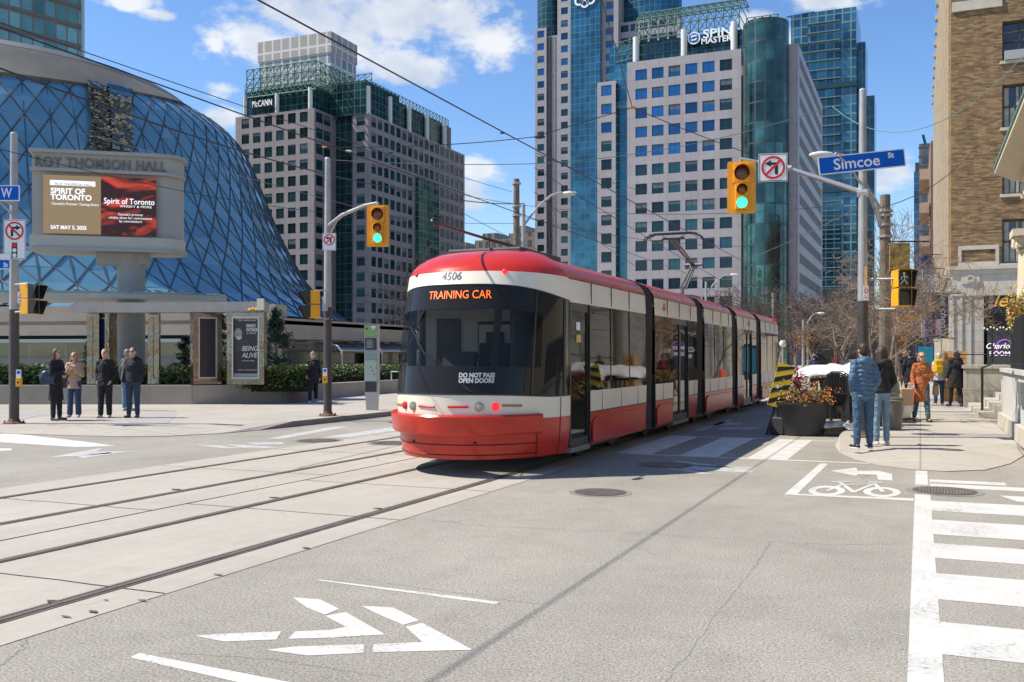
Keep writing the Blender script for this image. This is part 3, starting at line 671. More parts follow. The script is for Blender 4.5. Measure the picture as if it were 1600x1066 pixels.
# ---------------------------------------------------------------- hall name sign on its column
def hall_sign():
    D = 33.5; c = dep(205, D); r = Vector((.80, .60, 0)).normalized(); u = Vector((0,0,1)); n = r.cross(u)
    t = thing('hall_sign', 'big grey concrete hall sign with lit event screen on a round column', 'sign', (c.x, c.y, .5))
    def S(px, py, off=0): # intersection of view ray with the sign plane through c
        tt = (px-800)/F; dr = Vector((tt*CO-SI, tt*SI+CO, (HY-py)/F)); o = Vector((c.x, c.y, 0))+n*off
        k = (o.dot(n))/(dr.dot(n)); return Vector((dr.x*k, dr.y*k, CAMH+dr.z*k))
    m = MB(); m.lathe([(.46,.4), (.46,5.6)], 32, (c.x, c.y, 0)); m.build('column', mat('column_grey', (.33,.315,.285), .6, vary=.1, scale=1), t, world=True, smooth=True)
    off = .75
    def ext(a, b, z0, z1, o0, o1, mat_, nm, rnd=0):
        m = MB(); A = S(a, 300, o0); B = S(b, 300, o0); ra = (A-Vector((c.x,c.y,0))).dot(r); rb = (B-Vector((c.x,c.y,0))).dot(r)
        base = Vector((c.x, c.y, 0)); pl = [(ra, o0), (rb-rnd, o0)]
        if rnd:
            for i in range(1, 9): a_ = math.pi/2*i/8; pl.append((rb-rnd+rnd*math.sin(a_), o0-rnd*(1-math.cos(a_))))
            for i in range(0, 9): a_ = math.pi/2*i/8; pl.append((rb-rnd+rnd*math.cos(a_), o1+rnd-rnd*math.sin(a_)) if o0-o1 > 2*rnd else (rb-rnd*i/8, o1))
        else: pl += [(rb, o1)]
        pl += [(ra, o1)]
        vs = [base+r*p[0]+n*p[1] for p in pl]; vs = [(v.x, v.y) for v in vs]; m.prism(vs, z0, z1); return m.build(nm, mat_, t, world=True, smooth=True)
    zt = S(150, 237, off).z; z1 = S(150, 266, off).z; z2 = S(150, 370, off).z; z3 = S(150, 393, off).z
    sg = mat('sign_concrete', (.335,.325,.30), .6, vary=.06, scale=.8)
    ext(50, 284, z1, zt-.12, off, -.75, sg, 'header', .7)
    ext(44, 288, zt-.12, zt, off+.14, -.9, sg, 'cornice', .8)
    ext(46, 286, z1-.1, z1, off+.12, -.85, sg, 'lower_cornice', .8)
    ext(50, 282, z2, z1-.1, off-.12, -.7, sg, 'screen_housing', .7)
    ext(46, 286, z3+.1, z2, off+.12, -.85, mat('sign_base_pale', (.42,.41,.35), .6), 'base_beam', .8)
    ext(42, 288, z3, z3+.1, off+.2, -.9, sg, 'base_cornice', .85)
    ext(150, 232, z3-.38, z3, .35, -.5, sg, 'bracket', .3)
    # screen halves
    A = S(68, 275, off+.02); B = S(158, 275, off+.02); E_ = S(244, 275, off+.02); zb = S(158, 367, off).z; za = S(158, 277, off).z
    def pan(a, b, m_, nm, e=.05):
        q = MB(); q.plate((a.x, a.y, zb), r, u, [(0,0), ((b-a).xy.length,0), ((b-a).xy.length, za-zb), (0, za-zb)], e); return q.build(nm, m_, t, world=True)
    pan(A, B, mat('screen_brown', (.30,.20,.10), .4, emit=.32), 'screen_left')
    mr = mat('screen_red', (.10,.012,.008), .4, emit=.4, vary=0)
    nt = mr.node_tree; b = nt.nodes['Principled BSDF']; tc = nt.nodes.new('ShaderNodeTexCoord'); mp = nt.nodes.new('ShaderNodeMapping'); mp.inputs['Scale'].default_value = (.7,.7,1.6)
    nz = nt.nodes.new('ShaderNodeTexNoise'); nz.inputs['Scale'].default_value = 1.1; nz.inputs['Detail'].default_value = 4; nz.inputs['Distortion'].default_value = 1.5
    cr = nt.nodes.new('ShaderNodeValToRGB'); cr.color_ramp.elements[0].position = .45; cr.color_ramp.elements[0].color = (.028,.004,.003,1); cr.color_ramp.elements[1].position = .68; cr.color_ramp.elements[1].color = (.55,.05,.015,1)
    nt.links.new(tc.outputs['Object'], mp.inputs[0]); nt.links.new(mp.outputs[0], nz.inputs[0]); nt.links.new(nz.outputs[0], cr.inputs[0]); nt.links.new(cr.outputs[0], b.inputs['Base Color']); nt.links.new(cr.outputs[0], b.inputs['Emission Color'])
    pan(B, E_, mr, 'screen_right')
    sw = mat('screen_white', (.85,.85,.85), .4, emit=.5)
    def tx(s, px, py, size, m_=sw, bold=0, al='LEFT', sx=1, e=.012, ext=.003, w=None, **k): text(s, size, m_, t, S(px, py, off+.075+e-.012), r, u, ext, bold, al, fit=(w/245*5.15 if w else None), **k)
    text('ROY THOMSON HALL', .46, mat('raised_letters', (.15,.135,.11), .5), t, S(54, 252.5, off+.01), r, u, .05, .004, 'LEFT', space=1.08, fit=(S(258,250,off)-S(54,250,off)).xy.length)
    tx('SPIRIT OF\nTORONTO', 79, 303, .255, bold=.008, w=61, lead=.82); tx("Canada's Premier Tasting Event", 80, 318, .115, w=70, shear=.2)
    tx('SAT MAY 3, 2025', 79, 355, .17, bold=.005, w=53)
    q = MB(); a = S(78, 290, off+.078); b_ = S(149, 290, off+.078); q.plate((a.x,a.y,S(110,291,off).z), r, u, [(0,0), ((b_-a).xy.length,0), ((b_-a).xy.length,.17), (0,.17)], .004); q.build('banner_strip', sw, t, world=True)
    tx('ROY THOMSON HALL', 86, 287.5, .12, mat('ink', (.02,.03,.06), .5), w=55, e=.019)
    tx('Spirit of Toronto', 162, 314, .27, w=77, bold=.003); tx('WHISKY & MORE', 187, 322.5, .11, w=49)
    tx("Canada's premier\nwhisky show for connoisseurs\nby connoisseurs", 204, 341, .115, al='CENTER', w=66)
hall_sign()

# curved entrance canopy and its beam
def canopy():
    c = dep(205, 33.0)
    r = Vector((.86,.51,0)).normalized(); n = Vector((r.y,-r.x,0))
    t = thing('entrance_canopy', 'long flat glass canopy with curved pointed tip crossing the round sign column', 'canopy', (c.x, c.y, 3.3))
    m = MB(); L0, L1 = -9.5, 3.15; pl = []
    for i in range(25): s = i/24; x = L0+(L1-L0)*s; pl.append((x, 1.5*(1-s**4)**.5+.05))
    for i in range(25): s = 1-i/24; x = L0+(L1-L0)*s; pl.append((x, -1.6*(1-s**6)**.5-.05))
    vs = [Vector((c.x,c.y,0))+r*p[0]+n*p[1] for p in pl]; vs = [(v.x,v.y) for v in reversed(vs)]
    m.prism(vs, 3.74, 3.79, 0); m.build('glass_deck', mat('canopy_glass', (.16,.22,.19), .15, .2, spec=.8), t, world=True)
    m = MB(); m.prism([tuple((Vector((c.x,c.y))+ (Vector(v)-Vector((c.x,c.y)))*1.01)) for v in vs], 3.55, 3.73, 0); m.build('rim', mat('canopy_metal', (.34,.36,.33), .5, .2, vary=.1), t, world=True)
    m = MB()
    for i in range(14):
        x = L0+.4+i*.85; a = Vector((c.x,c.y,0))+r*x; m.tube([a+n*1.45+Vector((0,0,3.82)), a-n*1.4+Vector((0,0,3.84))], .03, 5)
    m.build('rafter', mat('canopy_metal'), t, world=True)
    # long beam over the poster cases
    t2 = thing('signage_beam', 'long grey steel beam spanning above the poster cases, from the column to the right', 'beam', (c.x, c.y, 3.0))
    a = dep(112, 31.2, 0); b = dep(414, 30.4, 0); d = (b-a); d.z = 0; L_ = d.length; d.normalize(); nn = Vector((d.y,-d.x,0))
    m = MB(); secs = [(0,.02), (.25,.13), (.8,.16), (L_-.3,.16), (L_,.16)]
    for i in range(len(secs)-1):
        (x0,h0),(x1,h1) = secs[i], secs[i+1]; zc = 3.20
        P_ = []
        for x, h in ((x0,h0), (x1,h1)):
            for e in (-.35,.35):
                for z in (-h, h): P_.append(a*1+d*x+nn*e+Vector((0,0,zc+z)))
        m.add(P_, [(0,1,5,4), (2,6,7,3), (1,3,7,5), (0,4,6,2), (0,2,3,1), (4,5,7,6)])
    m.build('beam', mat('beam_grey', (.30,.285,.26), .6, vary=.1), t2, world=True)
    m = MB(); e = b+nn*.36; m.box((e.x, e.y, 3.27), (.22,.06,.36), rz=math.atan2(d.y,d.x)); m.build('number_plate', mat('cream_box', (.62,.60,.45), .5), t2, world=True)
canopy()
chrome = mat('poster_frame_chrome', (.30,.255,.20), .18, .95, bump=.6, bscale=1.6)
for n_ in chrome.node_tree.nodes:
    if n_.type == 'BUMP': n_.inputs['Distance'].default_value = .12
def poster_case(px, w, dp, rz, D, label, face, name='poster_case', zt=3.02):
    c = dep(px, D); t = thing(name, label, 'poster case', (c.x, c.y, .74), rz, 'poster cases under the entrance beam')
    h = zt-.74; m = MB()
    m.bb(-w/2, -w/2+.16, -dp/2, dp/2, .02, h); m.bb(w/2-.16, w/2, -dp/2, dp/2, .02, h); m.bb(-w/2+.16, w/2-.16, -dp/2, dp/2, h-.14, h); m.bb(-w/2+.16, w/2-.16, -dp/2, dp/2, .02, .2); m.bb(-w/2+.16, w/2-.16, -dp/2+.12, dp/2, .2, h-.14)
    m.build('frame', chrome, t)
    if w > .5:
        m = MB(); m.bb(-w/2+.17, w/2-.17, -dp/2+.07, -dp/2+.11, .21, h-.15); m.build('poster', face, t)
        m = MB(); 
        for x0, x1, z0, z1 in ((-w/2+.16,-w/2+.20,.2,h-.14), (w/2-.20,w/2-.16,.2,h-.14), (-w/2+.20,w/2-.20,h-.18,h-.14), (-w/2+.20,w/2-.20,.2,.24)): m.bb(x0, x1, -dp/2-.01, -dp/2+.05, z0, z1)
        m.build('trim', alum, t)
    return t, h, dp
pk = mat('poster_black', (.022,.021,.022), .25)
rz0 = TH+R(8)
pc, h, dp = poster_case(386, 1.18, .32, TH-R(2), 30.2, 'wide chrome poster case with black singer poster, rightmost under the beam', pk)
pw = mat('poster_white', (.75,.75,.73), .5)
def ptx(s, x, z, size, **k):
    k.pop('sx', 0); text(s, size, pw, pc, (x, -dp/2+.040, z), (1,0,0), (0,0,1), .001, world=False, **k)
ptx('MANDY\nPATINKIN', .02, 1.79, .15, bold=.003, align='LEFT', fit=.37, lead=.85); ptx('IN CONCERT', .02, 1.62, .07, align='LEFT', fit=.30)
ptx('BEING', -.13, 1.14, .22, shear=.25, align='LEFT', fit=.50); ptx('ALIVE', -.13, .93, .22, shear=.25, align='LEFT', fit=.50)
ptx('SATURDAY EVENING CONCERT\nROY THOMSON HALL', .05, 2.05, .055); ptx('LIVE WITH PIANO', .07, .76, .05); ptx('TICKETS AT THE BOX OFFICE', .04, .47, .045)
m = MB(); m.ell((-.25,-dp/2+.06,1.62), (.13,.012,.17), 14); m.ell((-.23,-dp/2+.06,1.50), (.10,.014,.08), 12, 1); m.ell((-.1,-dp/2+.06,1.25), (.26,.008,.20), 14, 2)
m.build('portrait', [mat('portrait_grey', (.30,.27,.25), .6, vary=.3, scale=8), mat('portrait_beard', (.45,.44,.43), .7), mat('portrait_coat', (.05,.048,.05), .6)], pc, smooth=True)
m = MB(); m.bb(-.40,.40,-dp/2+.055,-dp/2+.066,.24,.36); m.build('footer_band', mat('poster_grey', (.32,.31,.30), .5), pc)
t = thing('yellow_bundle', 'crumpled yellow bundle lying on top of the wide poster case', 'bundle', dep(384, 30.2, 3.03))
m = MB(); random.seed(2)
for i in range(9): m.ell((-.42+i*.1, random.uniform(-.05,.05), .06+random.uniform(0,.04)), (.09,.07,.05), 8)
m.build('bag', mat('yellow_bundle', (.62,.33,.02), .6, vary=.3, scale=12), t, smooth=True)

poster_case(322, .92, .30, TH+R(38), 30.6, 'narrow angled chrome poster case with dark glass, second from the right', mat('dark_poster', (.025,.022,.03), .15))
poster_case(241, .34, .30, TH+R(10), 30.9, 'slim crinkled chrome pillar between the sign column and the bushes', pk)
poster_case(163, .95, .30, TH-R(34), 31.0, 'chrome poster case with blue poster of a white figure, left of the column', mat('poster_blue', (.03,.04,.10), .2))
poster_case(146, .36, .30, TH+R(18), 30.8, 'brown mirrored slim case, leftmost beside the blue poster', pk)
# ================================================================ towers and street buildings
winm = [mat('window_painted_sky', (.022,.11,.24), .05, .55, rand=.5), mat('window_dark', (.014,.035,.045), .05, .35, rand=.5), mat('window_teal', (.02,.07,.08), .05, .4, rand=.5), mat('blind', (.09,.115,.125), .3), mat('window_flank', (.028,.032,.036), .7, spec=.05)]  # first glass has the reflected sky painted into its blue
wframe = mat('window_frame_dark', (.04,.05,.055), .5)
stoneA = gridmat('mauve_stone', (.238,.208,.208), (.254,.224,.224), (.145,.125,.125), 1.42, 1.76, .025, rough=.55, vary=.13, vscale=.18)
stoneB = gridmat('grey_stone', (.318,.296,.308), (.336,.314,.326), (.20,.18,.188), 1.45, 1.8, .025, rough=.55, vary=.11, vscale=.18)
def cwall(name, c1, c2, mort, w, h, ms=.06, **k):
    return gridmat(name, c1, c2, mort, w, h, ms, rough=.06, metal=.45, mrough=.5, vary=k.pop('vary', .45), vscale=k.pop('vscale', .12), spec=.8, **k)
glassT = cwall('teal_glass', (.010,.038,.042), (.03,.085,.088), (.05,.12,.11), 1.6, 1.8, wavy=.25)
glassG = cwall('green_glass', (.012,.06,.05), (.05,.16,.13), (.10,.22,.18), 1.8, 1.75, wavy=.2)
glassB = cwall('blue_glass', (.015,.09,.15), (.03,.15,.22), (.06,.16,.18), 1.5, 1.8, wavy=.25)
lattm = mat('lattice_green', (.10,.19,.155), .5, .2)
colm = mat('white_column', (.62,.62,.60), .5)
WM = {}
def wmesh(ww, wh, gi, blind):
    key = (round(ww,2), round(wh,2), gi, blind)
    if key in WM: return WM[key]
    m = MB(); f = .07
    m.bb(-ww/2, ww/2, -.0, .05, 0, wh, 0) 
    m.bb(-ww/2, -ww/2+f, -.05, -.0, 0, wh, 1); m.bb(ww/2-f, ww/2, -.05, -.0, 0, wh, 1); m.bb(-ww/2+f, ww/2-f, -.05, -.0, 0, f, 1); m.bb(-ww/2+f, ww/2-f, -.05, 0, wh-f, wh, 1)
    if ww > 1.2: m.bb(-.03, .03, -.04, 0, f, wh-f, 1)
    if blind: m.bb(-ww/2+f, ww/2-f, -.012, -.004, wh*(1-blind), wh-f, 2)
    me = m.build('window', [winm[gi], wframe, winm[3]]); mesh = me.data; bpy.data.objects.remove(me); WM[key] = mesh; return mesh
def facade(t, st, o, r, W, z0, z1, cols, rows, ww, wh, mx=0, rec=.16, sill=.35, glassf=lambda i, j, n: 1, skip=None, mtop=0, ledge=False):
    """wall panel with openings; o = left bottom corner (x, y), r = unit direction; st = dict(mb, count, rest)"""
    o = Vector((o[0], o[1], 0)); r = Vector((r[0], r[1], 0)).normalized(); n = Vector((r.y, -r.x, 0)); mb = st['mb']; u = Vector((0,0,1))
    P = lambda a, z, d=0: o+r*a+u*z-n*d
    cw = (W-2*mx)/cols; rh = (z1-mtop-z0)/rows
    if mx > 0: mb.quad(P(0,z0), P(mx,z0), P(mx,z1), P(0,z1)); mb.quad(P(W-mx,z0), P(W,z0), P(W,z1), P(W-mx,z1))
    if mtop > 0: mb.quad(P(mx,z1-mtop), P(W-mx,z1-mtop), P(W-mx,z1), P(mx,z1))
    ang = math.atan2(r.y, r.x); tm = inv_of(t)
    for j in range(rows-1, -1, -1):
        for i in range(cols):
            a0 = mx+cw*i; a1 = a0+cw; b0 = z0+rh*j; b1 = b0+rh
            if skip and skip(i, j): mb.quad(P(a0,b0), P(a1,b0), P(a1,b1), P(a0,b1)); continue
            c0 = a0+(cw-ww)/2; c1 = c0+ww; d0 = b0+(rh-wh)*sill/.7 if False else b0+(rh-wh)*.55; d1 = d0+wh
            mb.quad(P(a0,b0), P(a1,b0), P(a1,d0), P(a0,d0)); mb.quad(P(a0,d1), P(a1,d1), P(a1,b1), P(a0,b1))
            mb.quad(P(a0,d0), P(c0,d0), P(c0,d1), P(a0,d1)); mb.quad(P(c1,d0), P(a1,d0), P(a1,d1), P(c1,d1))
            mb.quad(P(c0,d0), P(c1,d0), P(c1,d0,rec), P(c0,d0,rec)); mb.quad(P(c0,d1,rec), P(c1,d1,rec), P(c1,d1), P(c0,d1))
            mb.quad(P(c0,d0), P(c0,d0,rec), P(c0,d1,rec), P(c0,d1)); mb.quad(P(c1,d0,rec), P(c1,d0), P(c1,d1), P(c1,d1,rec))
            gi = glassf(i, j, st); bl = random.choice((0,0,0,0,.15,.3,.5)) if st.get('blinds', True) else 0
            q = P((c0+c1)/2, d0, rec*.8)
            if st['count'] < st.get('cap', 98):
                st['count'] += 1
                me = wmesh(ww, wh, gi, bl); w_ = bpy.data.objects.new('window', me); C.objects.link(w_); w_.parent = t
                l = tm @ q; w_.location = l; w_.rotation_euler = (random.gauss(0,.006), 0, ang+random.gauss(0,.006))
            else:
                rs = st['rest']; rs.quad(P(c0,d0,rec*.75), P(c1,d0,rec*.75), P(c1,d1,rec*.75), P(c0,d1,rec*.75), gi)
                if bl: rs.quad(P(c0,d1-wh*bl,rec*.7), P(c1,d1-wh*bl,rec*.7), P(c1,d1,rec*.7), P(c0,d1,rec*.7), 3)
def finish(t, st, stone):
    st['mb'].build('wall', stone, t, world=True)
    if st['rest'].v: st['rest'].build('window_rows', winm, t, world=True, kind='stuff')
def newst(**k): d = dict(mb=MB(), rest=MB(), count=0); d.update(k); return d
def lattice(mb, a, b, z0, z1, cw, r=.09):
    a, b = Vector((a[0],a[1],0)), Vector((b[0],b[1],0)); L_ = (b-a).length; n = max(1, round(L_/cw)); m = max(1, round((z1-z0)/cw)); d = (b-a)/n; h = (z1-z0)/m; u = Vector((0,0,1))
    for i in range(n+1): mb.tube([a+d*i+u*z0, a+d*i+u*z1], r, 4, cap=False)
    for j in range(m+1): mb.tube([a+u*(z0+h*j), b+u*(z0+h*j)], r, 4, cap=False)
    for i in range(n):
        for j in range(m):
            p = a+d*i+u*(z0+h*j); mb.tube([p, p+d+u*h], r*.7, 3, cap=False); mb.tube([p+d, p+u*h], r*.7, 3, cap=False)
            c = p+d/2+u*h/2
    return mb

# ---- stone office tower with the round glass corner (right of centre)
def tower_a():
    random.seed(21)
    D = 174.; A = dep(1158, D); Y0 = A.y; XR = A.x; XL = onY(980, 300, Y0).x
    zt = onY(1158, 76, Y0).z
    t = thing('office_tower', 'pale stone tower with round green glass corner and white rooftop lettering', 'office tower', (XR, Y0, 0))
    st = newst()
    rows = 16; z0 = 0
    rh = 3.6; z0 = zt-16*rh-.9
    gf = lambda i, j, n: (0 if j > 10 and not (i == 5) else (1 if random.random() < .6 else 2))  # upper rows take the glass with sky reflection in its colour
    facade(t, st, (XL, Y0), (1,0), XR-XL, z0, zt, 6, 16, 2.25, 2.05, mx=1.15, mtop=.9, glassf=gf)
    # left set-back wing
    YB = Y0+2.5; xa = onY(933, 300, YB).x; xb = onY(962, 300, YB).x; zb = onY(945, 128, YB).z
    facade(t, st, (xa, YB), (1,0), xb-xa, zb-14*3.6, zb, 1, 14, 2.1, 2.05, mx=.4, glassf=gf)
    st['mb'].bb(xa, xb, YB+.5, YB+30, zb-.3, zb)
    # end wall and the long flank on the street
    XE = onX(1247, 300, -1).x; 
    PE = onY(1247, 300, Y0+1.0); X2 = PE.x; xs = onY(1231, 300, Y0+1.0).x; Y2 = Y0+1.0
    st['mb'].quad((xs, Y2, 10.6), (X2, Y2, 10.6), (X2, Y2, zt), (xs, Y2, zt)); 
    Lf = 46.0
    st2 = dict(st); st2['cap'] = 0; st2['blinds'] = False
    facade(t, st2, (X2, Y2), (0,1), Lf, 10.6, zt, 26, 13, 1.05, 1.9, mx=2.2, glassf=lambda i, j, n: 4, mtop=.8, rec=.03)
    st['mb'].bb(XL, X2, Y0+6, Y2+Lf, zt-.4, zt-.2); st['mb'].bb(XR, X2, Y0+2.3, Y2+Lf, 10.3, 10.6)
    st['mb'].quad((XL, Y0, z0-12), (XR, Y0, z0-12), (XR, Y0, z0), (XL, Y0, z0)); st['mb'].quad((XL, Y0, 0), (XL, Y0, zt), (XL, Y0+8, zt), (XL, Y0+8, 0))
    st['mb'].bb(X2-2.4, X2-.3, Y2+.3, Y2+2.0, 0, 10.4)
    st['mb'].bb(XR-.5, XR+3, Y0+1.3, Y0+6, 0, zt-.5)
    finish(t, st, stoneB)
    m = MB(); m.bb(xs-2, X2-5, Y2+5, Y2+Lf, 0, 10.3); m.build('ground_floor', mat('dark_lobby', (.02,.024,.026), .12, spec=.8), t, world=True)
    for i in range(6): m = MB(); m.lathe([(.9,0), (.9,10.4)], 14, (X2-1.4, Y2+8+i*7.5, 0)); m.build('column', stoneB, t, world=True, smooth=True)
    # round glass corner
    cx = (onY(1161, 300, Y0).x+onY(1231, 300, Y0).x)/2; rr = (onY(1231, 300, Y0).x-onY(1161, 300, Y0).x)/2*1.02; zc = onY(1196, 30, Y0-rr*.5).z
    m = MB(); n = 40; vs = []
    for k in (0, 1):
        for j in range(n+1): a = R(-170+340*j/n)-math.pi/2+R(0); vs.append((cx+rr*math.cos(a), Y0+.8+rr*math.sin(a), zc if k else 0))
    m.add(vs, [(j, j+1, n+2+j, n+1+j) for j in range(n)])
    for i, v in enumerate(m.v): m.uv[i] = ((i % (n+1))*2*math.pi*rr*.94/n, v.z)
    m.build('glass_corner', cwall('corner_glass', (.005,.024,.026), (.05,.145,.13), (.01,.03,.03), 1.75, 3.6, .14, wavy=.55, vary=.85, vscale=.16), t, world=True, smooth=True)  # strong panel contrast paints broken reflections into the glass colour
    m = MB(); m.lathe([(rr,zc-.3), (rr,zc), (.01,zc)], 32, (cx, Y0+.8, 0)); m.build('corner_cap', lattm, t, world=True)
    # glass strip between wings and glass link
    m = MB(); x0 = onY(960,300,Y0+4).x; m.bb(x0, XL+.2, Y0+4, Y0+14, 0, onY(970,88,Y0+4).z); m.bb(xb-.2, XL, Y0+5, Y0+20, 20, zt+1); m.bb(onY(952,300,Y0+6).x, XL, Y0+6, Y0+20, 20, onY(975,72,Y0+6).z); m.build('glass_link', glassB, t, world=True)
    # penthouse
    Yp = Y0+2.2; zp = onY(1150, 42, Yp).z; m = MB(); m.bb(onY(990,60,Yp).x, onY(1160,60,Yp).x, Yp, Yp+14, zt-.3, zp-.6); m.build('penthouse', glassT, t, world=True)
    m = MB()
    for px, py in ((994,62), (1069,50), (1147,38)): 
        q = onY(px, py, Y0+.9); c_ = MB(); c_.lathe([(.62,zt-.2), (.62,q.z+.4)], 14, (q.x, q.y, 0)); c_.build('roof_column', colm, t, world=True, smooth=True)
    # barrel lattice
    m = MB(); xa = onY(995,50,Yp).x; xb_ = onY(1156,50,Yp).x; za = zp-.3; n = 14; cols_ = 13
    arc = [(Yp-.8+0.0, za), (Yp-.8, za+2.2), (Yp+.2, za+4.3), (Yp+2.6, za+6.2), (Yp+6.0, za+7.2), (Yp+10, za+7.2)]
    m2 = lambda i, k: Vector((xa+(xb_-xa)*i/cols_, arc[k][0], arc[k][1]+.0*i))
    for i in range(cols_+1):
        for k in range(len(arc)-1): m.tube([m2(i,k), m2(i,k+1)], .13, 4, cap=False)
    for k in range(len(arc)):
        m.tube([m2(0,k), m2(cols_,k)], .13, 4, cap=False)
        if k < len(arc)-1:
            for i in range(cols_): m.tube([m2(i,k), m2(i+1,k+1)], .09, 3, cap=False); m.tube([m2(i+1,k), m2(i,k+1)], .09, 3, cap=False)
    for i in (0, cols_):
        for k in range(len(arc)-1): m.tube([m2(i,k), Vector((m2(i,k).x, Yp+10, arc[k][1]))], .09, 3, cap=False)
    q0, q1 = onY(1165,20,Y0+1), onY(1215,20,Y0+1); lattice(m, (q0.x, Y0+2), (q1.x, Y0+2), zc-.2, zc+2.0, 1.6, .09)
    q0 = onY(968,70,Y0+7); lattice(m, (q0.x, Y0+4), (xa, Y0+2), zt+1.5, zt+5.2, 1.7, .09)
    m.build('roof_lattice', lattm, t, world=True, weld=False)
    # rooftop sign
    ys = Y0-.05+.9; q = onY(1117, 57, ys)
    sw = mat('sign_white', (.85,.86,.88), .4)
    text('SPIN', 2.25, sw, t, onY(1121, 51.5, ys), ext=.06, bold=.035, fit=5.2); text('MASTER', 1.5, sw, t, onY(1119, 62.5, ys), ext=.06, bold=.03, fit=5.6)
    c = onY(1084.5, 60, ys); m = MB(); ringplate(m, c, (1,0,0), (0,0,1), .95, 1.15, .12); m.build('emblem_ring', sw, t, world=True)
    m = MB(); m.plate(c, (1,0,0), (0,0,1), circ(.9, 24), .06); m.build('emblem_disc', mat('emblem_blue', (.05,.2,.5), .4), t, world=True)
    m = MB()
    for s_, zz_ in ((1,.38), (-1,-.38)): m.tube([c+Vector((-.5*s_,-.15,zz_*.3)), c+Vector((-.25*s_,-.15,zz_)), c+Vector((.5*s_,-.15,zz_))], .11, 5)
    m.build('emblem_letter', sw, t, world=True)
tower_a()

# ---- taller tower behind it
def tower_b():
    random.seed(22)
    D = 268.; Y0 = dep(893, D).y; x = lambda px, o=0: onY(px, 300, Y0+o).x; z = lambda py, px=880, o=0: onY(px, py, Y0+o).z
    t = thing('office_tower', 'tallest tower, blue glass between stone strips, left of the rooftop lettering', 'office tower', (x(893), Y0, 0))
    st = newst(); rh = 3.56; gf = lambda i, j, n: 0 if j > 16 else (1 if random.random() < .5 else 2)  # sky reflection is painted on the high rows by choice of glass
    zt = z(45, 840); n = 22; facade(t, st, (x(836), Y0), (1,0), x(854)-x(836), zt-n*rh, zt, 1, n, 2.0, 1.9, mx=.35, glassf=gf)
    zt2 = z(-12); n = 24; facade(t, st, (x(871), Y0), (1,0), x(893)-x(871), zt2-n*rh, zt2, 1, n, 2.0, 1.9, mx=.8, glassf=gf)
    facade(t, st, (x(939,1), Y0+1), (1,0), x(966,1)-x(939,1), zt2-n*rh, zt2, 1, n, 2.2, 1.9, mx=.8, glassf=gf)
    st['mb'].bb(x(836), x(893), Y0+.6, Y0+25, 0, z(58,840)); st['mb'].bb(x(871), x(962), Y0+1.5, Y0+25, 0, zt2-.2)
    zt3 = z(32,1000,3); facade(t, st, (x(966,3), Y0+3), (1,0), x(1062,3)-x(966,3), zt3-6*rh, zt3, 6, 6, 2.2, 1.9, mx=.5, glassf=gf)
    finish(t, st, stoneB)
    m = MB(); m.bb(x(854,1.0), x(871,1.0), Y0+.6, Y0+5, 0, z(58,860)); m.build('glass_strip', glassT, t, world=True)
    m = MB(); m.bb(x(893,.3), x(939,.3), Y0-.4, Y0+6, 0, zt2+1.0); m.build('glass_front', glassB, t, world=True)
    m = MB(); rr = (x(1062,8)-x(966,8))/2; m.lathe([(rr,zt3-1), (rr,zt3+16), (.01,zt3+16)], 40, ((x(966,8)+x(1062,8))/2, Y0+8+rr*.3, 0), sy=.5); m.build('glass_crown', glassB, t, world=True, smooth=True)
    m = MB(); q = onY(866, 100, Y0+3); m.lathe([(4.2,zt-12), (4.2,zt+9), (.01,zt+9)], 24, (onY(862,40,Y0+5).x, Y0+5, 0)); m.build('glass_turret', glassT, t, world=True, smooth=True)
    m = MB(); sw = mat('sign_white')
    for px, py, r_ in ((905,2,1.35), (914,6,1.2), (923,0,1.35)): c = onY(px, py, Y0-.5); ringplate(m, c, (1,0,0), (0,0,1), r_*.6, r_, .25)
    m.build('sign_letter', sw, t, world=True)
tower_b()

